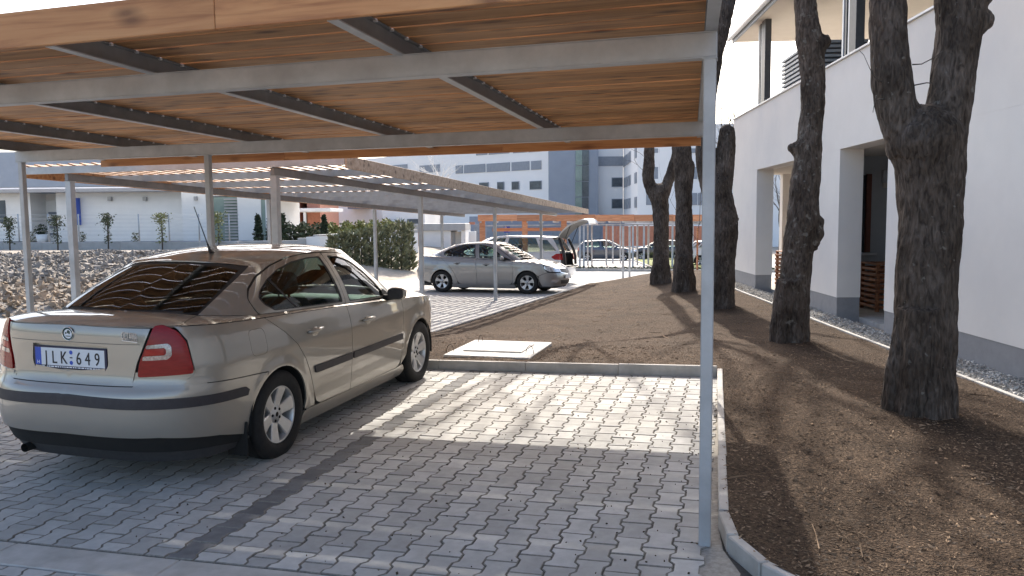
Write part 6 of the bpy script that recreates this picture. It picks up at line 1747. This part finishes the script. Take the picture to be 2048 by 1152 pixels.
vbox(r, c, 'end_pier', M_['conc'], 596, 612, 476, 515, 33.5, 33.9); vbox(r, c, 'low_wall', M_['conc'], 470, 596, 481, 520, 33.6, 33.9)
th = [(668, 478, 15), (689, 472, 15), (706, 474, 15), (724, 468, 16), (741, 463, 16), (760, 460, 17), (783, 455, 18), (803, 449, 18), (819, 452, 14)]
for i, (u, vt, w) in enumerate(th):
    d = 31 + i * .35
    r, c = vroot('thuja', u, 549 - .8 * i, d, label='feathery olive conifer of the hedge row, %s counted from the left' % ('first', 'second', 'third', 'fourth', 'fifth', 'sixth', 'seventh', 'eighth', 'ninth')[i], cat='conifer', group='row of conifers before the white wall')
    h = cf(u, vt, d).z - c.z; wd = w * d / FOC * .55
    MB().tube([(0, 0, -.1), (0, 0, h * .9)], [.05, .01], 6).build('trunk', M_['twig'], r)
    def fn(rr, h=h, wd=wd):
        t = rr.random() ** 1.15; a = rr.uniform(0, 6.28); k = wd * (1 - .72 * t) * (.35 + .65 * math.sqrt(rr.random())) * (1 + .35 * math.sin(a * 3 + t * 23))
        return (math.cos(a) * k, math.sin(a) * k, .05 + t * h * 1.02)
    leaves('crown', M_['leaf_thuja'], r, fn, 620, .24, 80 + i, up=True)
r, c = vroot('laurel_hedge', 690, 470, 36, label='pale yellow-green laurel hedge growing above the white garden wall', cat='hedge')
p0, p1 = cf(655, 476, 36) - c, cf(790, 462, 42) - c
leaves('foliage', M_['leaf_l'], r, lambda rr: (lambda t: (p0.x + (p1.x - p0.x) * t, p0.y + (p1.y - p0.y) * t + rr.gauss(0, .3), p0.z + (p1.z - p0.z) * t + rr.uniform(-.3, .55) + .12 * math.sin(t * 31)))(rr.random()), 3200, .17, 101)
r, c = vroot('laurel_hedge', 610, 470, 36, label='darker low shrubs left of the white wall, below the brick house', cat='hedge')
p2, p3 = cf(572, 476, 36) - c, cf(650, 474, 36) - c
leaves('foliage', M_['leaf_m'], r, lambda rr: (lambda t: (p2.x + (p3.x - p2.x) * t, rr.gauss(0, .3), p2.z + rr.uniform(-.3, .55) + .15 * math.sin(t * 17)))(rr.random()), 1500, .16, 102)
for i, (u, vt, vb, w, lab) in enumerate(((517, 430, 480, 9, 'dark cone-shaped cypress in front of the patio door'), (541, 436, 480, 8, 'dark cypress half behind the second steel post'), (567, 428, 480, 9, 'dark cypress left of the brick house canopy'), (649, 431, 474, 8, 'dark cypress above the corner of the white garden wall'))):
    r, c = vroot('cypress', u, vb, 35, label=lab, cat='conifer', group='dark cypresses')
    h = cf(u, vt, 35).z - c.z; wd = w * 35 / FOC
    MB().tube([(0, 0, -.2), (0, 0, h * .8)], [.04, .01], 5).build('trunk', M_['twig'], r)
    leaves('crown', M_['leaf_d'], r, lambda rr, h=h, wd=wd: (lambda t, a: (math.cos(a) * wd * (1 - t) ** .7 * (.5 + .5 * rr.random()), math.sin(a) * wd * (1 - t) ** .7, t * h))(rr.random(), rr.uniform(0, 6.28)), 900, .11, 120 + i)

# brick house under construction
r, c = vroot('brick_house', 600, 470, 56, label='unfinished terracotta block house with a flat white canopy', cat='house')
for u0, u1 in ((560, 575), (588, 601), (617, 642)): vbox(r, c, 'wall', M_['brickred'], u0, u1, 395, 500, 56, 62)
vbox(r, c, 'lintel', M_['brickred'], 560, 642, 380, 403, 56.05, 62); vbox(r, c, 'wall_inside', M_['brickred'], 560, 642, 380, 500, 60, 60.4)
vbox(r, c, 'canopy', M_['white'], 557, 662, 416, 424, 52, 56); vbox(r, c, 'canopy_post', M_['white'], 609, 612, 424, 490, 52.1, 52.4)
# plain white blocks behind
r, c = vroot('white_block', 720, 455, 66, label='plain white rendered building behind the laurel hedge', cat='building')
vbox(r, c, 'wall', M_['white'], 640, 765, 382, 480, 66, 80); vbox(r, c, 'side_wall', M_['bluegrey'], 632, 640, 388, 480, 66.4, 80); vbox(r, c, 'canopy', M_['slategrey'], 697, 735, 414, 418, 64, 66)
r, c = vroot('white_block', 800, 455, 62, label='white building with balcony railings right of the hedge', cat='building')
vbox(r, c, 'wall', M_['white'], 766, 850, 398, 500, 62, 78); vbox(r, c, 'balcony', M_['conc'], 768, 802, 443, 449, 60, 62); vbox(r, c, 'window', M_['win'], 783, 797, 443, 452, 61.9, 61.98); vbox(r, c, 'window', M_['win'], 815, 838, 438, 449, 61.9, 61.98); vbox(r, c, 'balcony_rail', M_['steel'], 768, 802, 438, 439.2, 60, 60.1)
# garage row
r, c = vroot('garage_row', 890, 500, 46, label='white garage row with a grey concrete fascia and an open doorway', cat='garage')
vbox(r, c, 'fascia', M_['conc'], 828, 931, 447, 462, 46, 52, .02); vbox(r, c, 'wall', M_['white'], 838, 902, 461, 530, 46.2, 52); vbox(r, c, 'wall', M_['white'], 923, 931, 460, 530, 46.2, 52)
vbox(r, c, 'brick_panel', M_['brickred'], 831, 838, 464, 516, 46.15, 52); vbox(r, c, 'wall', M_['conc'], 822, 831, 460, 530, 46.2, 52)
vbox(r, c, 'open_door', M_['conc'], 902.5, 910, 463, 530, 46.5, 46.6); vbox(r, c, 'door_leaf', M_['soffit'], 911, 922.5, 463, 530, 46.6, 46.7)
r, c = vroot('white_screen_wall', 941, 500, 50, label='short white screen wall right of the garage row', cat='wall')
vbox(r, c, 'panel', M_['white'], 930, 952, 463, 530, 50, 50.3); vbox(r, c, 'capping', M_['brickred'], 938, 950, 444, 449, 51, 51.3); vbox(r, c, 'dark_panel', M_['slategrey'], 948, 972, 448, 500, 53, 53.3)

# far block with the grey stair tower
FB = 116.0
r, c = vroot('office_block', 1146, 470, FB, label='large white multi-storey block with a grey glazed stair tower', cat='building')
M_['off_w'] = pm('white_facade', (0.76, 0.76, 0.76), (0.80, 0.80, 0.80), .4, rough=.9)
M_['off_g'] = pm('grey_facade', (0.27, 0.30, 0.35), (0.31, 0.34, 0.39), .4, rough=.85)
M_['off_b'] = pm('blue_grey_blind', (0.21, 0.235, 0.275), (0.26, 0.285, 0.325), 3, rough=.4)
tw = vbox(r, c, 'stair_tower', M_['off_g'], 1099, 1194, 215, 560, FB, FB + 14, .02)
for k in range(9):
    v0 = 240 + k * 31
    vbox(r, c, 'tower_glazing', M_['win_g'], 1150, 1163, v0, v0 + 29.5, FB - .12, FB - .02, .01)
    vbox(r, c, 'tower_glazing', M_['win'], 1164, 1176, v0, v0 + 29.5, FB - .12, FB - .02, .01)
# left wing: facade turned away to the left
A0 = cf(1099, 300, FB); dirL = Vector((-1.164, 1.0, 0)).normalized()
def on_fac(u, v, A, D):
    """distance along the facade (A, D) and height for a pixel"""
    e = cf(u, v, 1.0); o = Vector((0, 0, CAM_H)); d = e - o
    # o.xy + t d.xy = A.xy + s D.xy
    den = d.x * D.y - d.y * D.x
    t = (A.x * D.y - A.y * D.x) / den; s = (o.x + t * d.x - A.x) * D.x + (t * d.y - A.y) * D.y
    return s, o.z + t * d.z
def facade(root, c, A, D, name, mat, s0, s1, z0, z1, t=6.0, n_sign=1):
    an = math.atan2(D.y, D.x)
    return MB().cbox(s0, s1, *(sorted((0, t * n_sign))), z0 - c.z, z1 - c.z, .01).build(name, mat, root, (A.x - c.x, A.y - c.y, 0), (0, 0, an))
def fwin(root, c, A, D, u0, u1, v0, v1, mat, nm='window', proud=.12, n_sign=1, sub=True):
    s0, z0 = on_fac(u0, v1, A, D); s1, z1 = on_fac(u1, v0, A, D); s0, s1 = sorted((s0, s1)); an = math.atan2(D.y, D.x)
    um = (u0 + u1) / 2; _, zb = on_fac(um, v1, A, D); _, zt_ = on_fac(um, v0, A, D)
    o = MB().cbox(s0, s1, *(sorted((-.02 * n_sign, -proud * n_sign))), zb - c.z, zt_ - c.z, .01).build(nm, mat, root, (A.x - c.x, A.y - c.y, 0), (0, 0, an))
    if sub:
        w, h = s1 - s0, zt_ - zb
        MB().cbox(s0 + .08, s1 - .08, *(sorted((-(proud + .01) * n_sign, -(proud + .02) * n_sign))), zb - c.z + .08, zt_ - c.z - .08, .002).build('pane', M_['win'], o).location = (0, 0, 0)
    return o
sL, _ = on_fac(700, 300, A0, dirL)
_, zt1 = on_fac(1000, 296, A0, dirL)
facade(r, c, A0, dirL, 'left_wing', M_['off_w'], 0.05, sL, -4, cf(1099, 285, FB).z, 6, -1)
facade(r, c, A0 + Vector((3.5, 3.5, 0)), dirL, 'top_storey', M_['off_g'], 1, sL - 4, cf(1099, 285, FB).z - .5, cf(1099, 255, FB).z, 5, -1)
NS = -1
for u0, u1 in ((912, 926), (929, 971), (974, 1020), (1024, 1059), (1063, 1083)): fwin(r, c, A0, dirL, u0, u1, 326 - .06 * ((u0 + u1) / 2 - 1000), 343 - .05 * ((u0 + u1) / 2 - 1000), M_['off_b'], 'window_band', n_sign=NS, sub=False)
for u0, u1 in ((953, 975), (978, 1019), (1027, 1055), (1058, 1083)): fwin(r, c, A0, dirL, u0, u1, 289, 308 - .06 * ((u0 + u1) / 2 - 1000), M_['off_b'], 'window_band', n_sign=NS, sub=False)
for u0, u1 in ((959, 978), (995, 1009), (1024, 1039), (1060, 1084)): fwin(r, c, A0, dirL, u0, u1, 363.5 - .03 * (u0 - 1000), 380 - .015 * (u0 - 1000), M_['off_g'], n_sign=NS)
for u0, u1 in ((700, 760), (775, 815), (840, 880)): fwin(r, c, A0, dirL, u0, u1, 330, 345, M_['off_b'], 'window_band', n_sign=NS, sub=False)
# right wing: end face, flank coming forward, front face
A1 = cf(1194, 300, FB + .5); D1 = Vector((1, 0, 0)); s1_, _ = on_fac(1247, 300, A1, D1)
facade(r, c, A1, D1, 'right_wing_end', M_['off_w'], .02, s1_, -4, cf(1194, 270, FB).z, 6, 1)
for v0, v1 in ((355, 374), (397.5, 417)): fwin(r, c, A1, D1, 1223, 1245, v0, v1, M_['off_g'])
fwin(r, c, A1, D1, 1194.5, 1246, 313, 332, M_['off_b'], 'window_band', sub=False)
A2 = Vector((A1.x + s1_, A1.y, 0)); e2 = cf(1275, 300, 94); D2 = (Vector((e2.x, e2.y, 0)) - A2); L2 = D2.length; D2.normalize()
facade(r, c, A2, D2, 'right_wing_flank', M_['off_w'], .02, L2, -4, cf(1194, 270, FB).z, 6, 1)
for (va, vb_) in ((356, 375), (399, 418)):
    for u0, u1 in ((1249, 1251), (1253, 1255.5), (1257.5, 1260), (1262, 1264.5), (1267, 1274)):
        g_ = (u0 - 1249) / 26; fwin(r, c, A2, D2, u0, u1, va - 14 * g_ * (437 - va) / 82, vb_ - 14 * g_ * (437 - vb_) / 82, M_['off_b'], sub=False)
for u0, u1 in ((1248, 1254), (1255, 1261), (1262, 1268), (1269, 1274)):
    g_ = (u0 - 1249) / 26; fwin(r, c, A2, D2, u0, u1, 311 - 22 * g_, 331 - 18 * g_, M_['off_b'], 'window_band', sub=False)
A3 = Vector((e2.x, e2.y, 0)); D3 = Vector((1, -.02, 0)).normalized()
facade(r, c, A3, D3, 'front_face', M_['off_w'], .02, 24, -4, cf(1275, 250, 94).z, 6, 1)
for v0, v1 in ((297, 306), (334, 358), (386, 410)):
    for u0 in (1292, 1318, 1344, 1370, 1396, 1422, 1448): fwin(r, c, A3, D3, u0, u0 + 24, v0, v1, M_['off_b'], 'window_band', sub=False)
for u0, u1 in ((1452, 1470),):
    for v0, v1 in ((300, 325), (360, 372)): fwin(r, c, A3, D3, u0, u1, v0, v1, M_['win_g'], 'balcony_glass', proud=1.2, sub=False)
for u0, u1 in ((960, 1000), (1060, 1090), (1104, 1200)): vbox(r, c, 'ground_floor_window', M_['off_b'], u0, u1, 452, 505, FB - .6, FB - .5)
vbox(r, c, 'ground_floor', M_['bluegrey'], 940, 1250, 430, 540, FB - .5, FB - .01)
# birch in front of the left wing
r, c = vroot('birch', 880, 452, 70, label='pale bare birch before the left wing of the far white block', cat='tree')
M_['birch'] = pm('white_birch_bark', (0.55, 0.53, 0.50), (0.72, 0.70, 0.67), 6, rough=.8, coord='World')
rr = random.Random(4); b = MB(); grow(b, (0, 0, -1), Vector((.05, 0, 1)), 5.5, .13, 0, rr); b.build('trunk', M_['birch'], r)
b = MB()
for k in range(9): grow(b, (rr.gauss(0, .1), rr.gauss(0, .1), 1.2 + k * .4), Vector((rr.uniform(-1, 1), rr.uniform(-1, 1), rr.uniform(.5, 1.2))).normalized(), rr.uniform(1.6, 3.0), .05, 3, rr)
b.build('crown', M_['birch'], r)
# bare trees beyond the house
for i, (u, vb2, d, h) in enumerate(((1440, 330, 60, 7), (1472, 320, 66, 6.5), (1558, 430, 70, 7))):
    r, c = vroot('bare_tree', u, vb2 + 90, d, label='distant leafless tree beyond the white house, %s of three' % ('leftmost', 'middle one', 'rightmost, seen through the porch')[i], cat='tree', group='leafless trees beyond the house')
    rr = random.Random(50 + i); b = MB(); b.tube([(0, 0, -2), (.1, 0, h * .4), (0, .1, h * .62)], [.16, .12, .07], 7); b.build('trunk', M_['twig'], r)
    b = MB()
    for k in range(8): grow(b, (0, 0, h * (.35 + .06 * k)), Vector((rr.uniform(-.9, .9), rr.uniform(-.9, .9), 1.1)).normalized(), h * rr.uniform(.25, .4), .05, 3, rr)
    b.build('crown', M_['twig'], r)

# far orange timber carport
CD = 41.0
r, c = vroot('orange_carport', 1180, 537, CD, label='long far carport with orange timber fascia and thin grey posts', cat='carport')
for k in range(6):
    u0 = 956 + k * 78
    vbox(r, c, 'fascia_board', M_['orange'], u0, u0 + 77.7, 429, 442.5, CD, CD + .06, .01)
vbox(r, c, 'main_beam', M_['steel'], 958, 1430, 446, 453, CD + .5, CD + .62); vbox(r, c, 'main_beam', M_['steel'], 958, 1430, 447, 453, CD + 4.4, CD + 4.5)
vbox(r, c, 'lower_rail', M_['orange'], 985, 1128, 455, 463, CD + 1.0, CD + 1.08)
for u in (965, 1050, 1128):
    vbox(r, c, 'timber_post', M_['orange'], u - 5, u + 5, 432, 545, CD + .2, CD + .42)
for k in range(16):
    x = 960 + k * 31
    vbox(r, c, 'rafter', M_['steel'], x, x + 3, 441, 446, CD + .1, CD + 5.0)
for k in range(22):
    dd = CD + .12 + k * .23; a, b_ = cf(958, 438, CD), cf(1428, 438, CD)
    MB().box(a.x - c.x, b_.x - c.x, dd - c.y, dd + .12 - c.y, a.z - c.z + .02, a.z - c.z + .05).build('louvre_board', M_['orange'], r)
for u, d in ((1160, CD + .5), (1168, CD + .5), (1176, CD + 4.4), (1184, CD + 4.4), (1213, CD + 4.4), (1226, CD + 8), (1241, CD + 8), (1266, CD + .5), (1275, CD + 4.4), (1288, CD + .5), (1297, CD + 4.4), (1345, CD + .5), (1385, CD + .5)):
    a, t_ = cf(u, 538, d), cf(u, 450, d)
    w_ = z_site((a.x * math.sin(YAW) + d * math.cos(YAW)))
    MB().cbox(a.x - c.x - .045, a.x - c.x + .045, d - c.y - .045, d - c.y + .045, w_ - c.z, t_.z - c.z, .004).build('post', M_['steel'], r)
for i, u in enumerate((1246, 1259)):
    q = px(u, 563, lambda x, y: z_site(y))
    r, _c = empty('slim_post', (q.x, q.y, z_site(q.y)), YAW, label='slim grey post at the far edge of the mulch bed, %s one' % ('left', 'right')[i], cat='post', group='slim posts at the bed edge'), None
    MB().cbox(-.035, .035, -.035, .035, -.1, 1.95, .004).build('shaft', M_['steel'], r); MB().cbox(-.045, .045, -.045, .045, 1.951, 1.965, .003).build('post_cap', M_['steel'], r)
r, c = vroot('red_slat_fence', 1300, 480, 64, label='red-brown slatted fence behind the far parking area', cat='fence')
for k in range(16):
    u0 = 1206 + k * 13.4
    vbox(r, c, 'fence_panel', M_['brickred'], u0, u0 + 12.4, 452, 492, 64, 64.1, .01)
# kerb and green strips of the far parking
kerb_run('far_kerb', (-8, 37.4), (24, 37.9), .12, lambda x, y: z_site(y), 'grey kerb along the far side of the cross lane', .12, 2.0)
M_['grass'] = pm('short_grass', (0.10, 0.13, 0.03), (0.22, 0.23, 0.06), 3, rough=.95, bump=.6, bscale=60, coord='World', dist=.03)
gq = [ground_at(1268, 55), ground_at(1310, 39.5), ground_at(1460, 39.5), ground_at(1400, 62), ground_at(1275, 62)]
sheet('grass_strip', [(p.x, p.y) for p in gq], lambda x, y: z_site(y), .07, M_['grass'], 2.0, kind='structure')
q0, q1 = gq[1], gq[0]
kerb_run('grass_kerb', (q0.x, q0.y), (q1.x, q1.y), .10, lambda x, y: z_site(y), 'pale kerb beside the far grass strip', .12, 2.0)
r = empty('clipped_hedge', (0, 38.4, z_site(38.4)), label='very low clipped hedge along the far kerb', cat='hedge')
leaves('foliage', M_['leaf_m'], r, lambda rr: (rr.uniform(-7.5, 7.5), rr.gauss(0, .18), rr.uniform(0, .16)), 3000, .10, 140)
# parking sign
q = ground_at(1015, 43)
r = empty('parking_sign', q, YAW, label='blue disabled parking sign on a thin post under the far carport', cat='sign')
zc_ = cf(1015, 459, 43).z - q.z
MB().tube([(0, 0, 0), (0, 0, zc_ + .2)], .025, 8).build('sign_post', M_['steel'], r)
MB().cbox(-.16, .16, -.045, -.03, zc_ - .17, zc_ + .17, .003).build('sign_panel', M_['plate_b'], r)
me = text_mesh('P', .22, M_['white_p'], .001); me.transform(Matrix.Translation((-.13, -.047, zc_ - .0)) @ Matrix.Rotation(R(90), 4, 'X')); link_mesh('letter', me, r)
b = MB(); b.lathe([(0, 0), (.025, 0)], 12, Matrix.Translation((.05, -.047, zc_ + .02)) @ Matrix.Rotation(R(180), 4, 'X'), axis='y'); b.tube([(.05, -.048, zc_ - .01), (.05, -.048, zc_ - .07), (.10, -.048, zc_ - .07), (.12, -.048, zc_ - .13)], .012, 5); b.build('wheelchair_figure', M_['white_p'], r)
# staked sapling at the grass
q = px(1394, 560, lambda x, y: z_site(y))
r = empty('staked_sapling', q, YAW, label='thin sapling tied to a wooden stake, left of the near steel post', cat='tree')
hgt = (cf(1394, 455, (q - Vector((0, 0, CAM_H))).dot(c_fw)).z - q.z)
MB().cbox(-.03, .03, -.03, .03, -.1, hgt, .004).build('stake', M_['slatwood'], r)
b = MB(); rr = random.Random(9); grow(b, (.06, 0, 0), Vector((0, 0, 1)), hgt * 1.7, .022, 2, rr); b.build('trunk', M_['twig'], r)
# crumbs and bits blown onto the bay
M_['crumb'] = pm('dark_crumb', (0.05, 0.035, 0.025), (0.14, 0.10, 0.07), 30, rough=.95, island=True, vary=.5, coord='World')
stones(420, lambda r: (lambda x, y: (Vector((x, y, z_bay(x, y) + .003)), r.choice((.003, .004, .005, .006, .009))))(-.15 - 3.6 * r.random() ** 1.5, r.uniform(3.3, 8.0)), M_['crumb'], 'crumbs', 'small dark crumbs of bark scattered on the grey pavers', 'debris', 21)
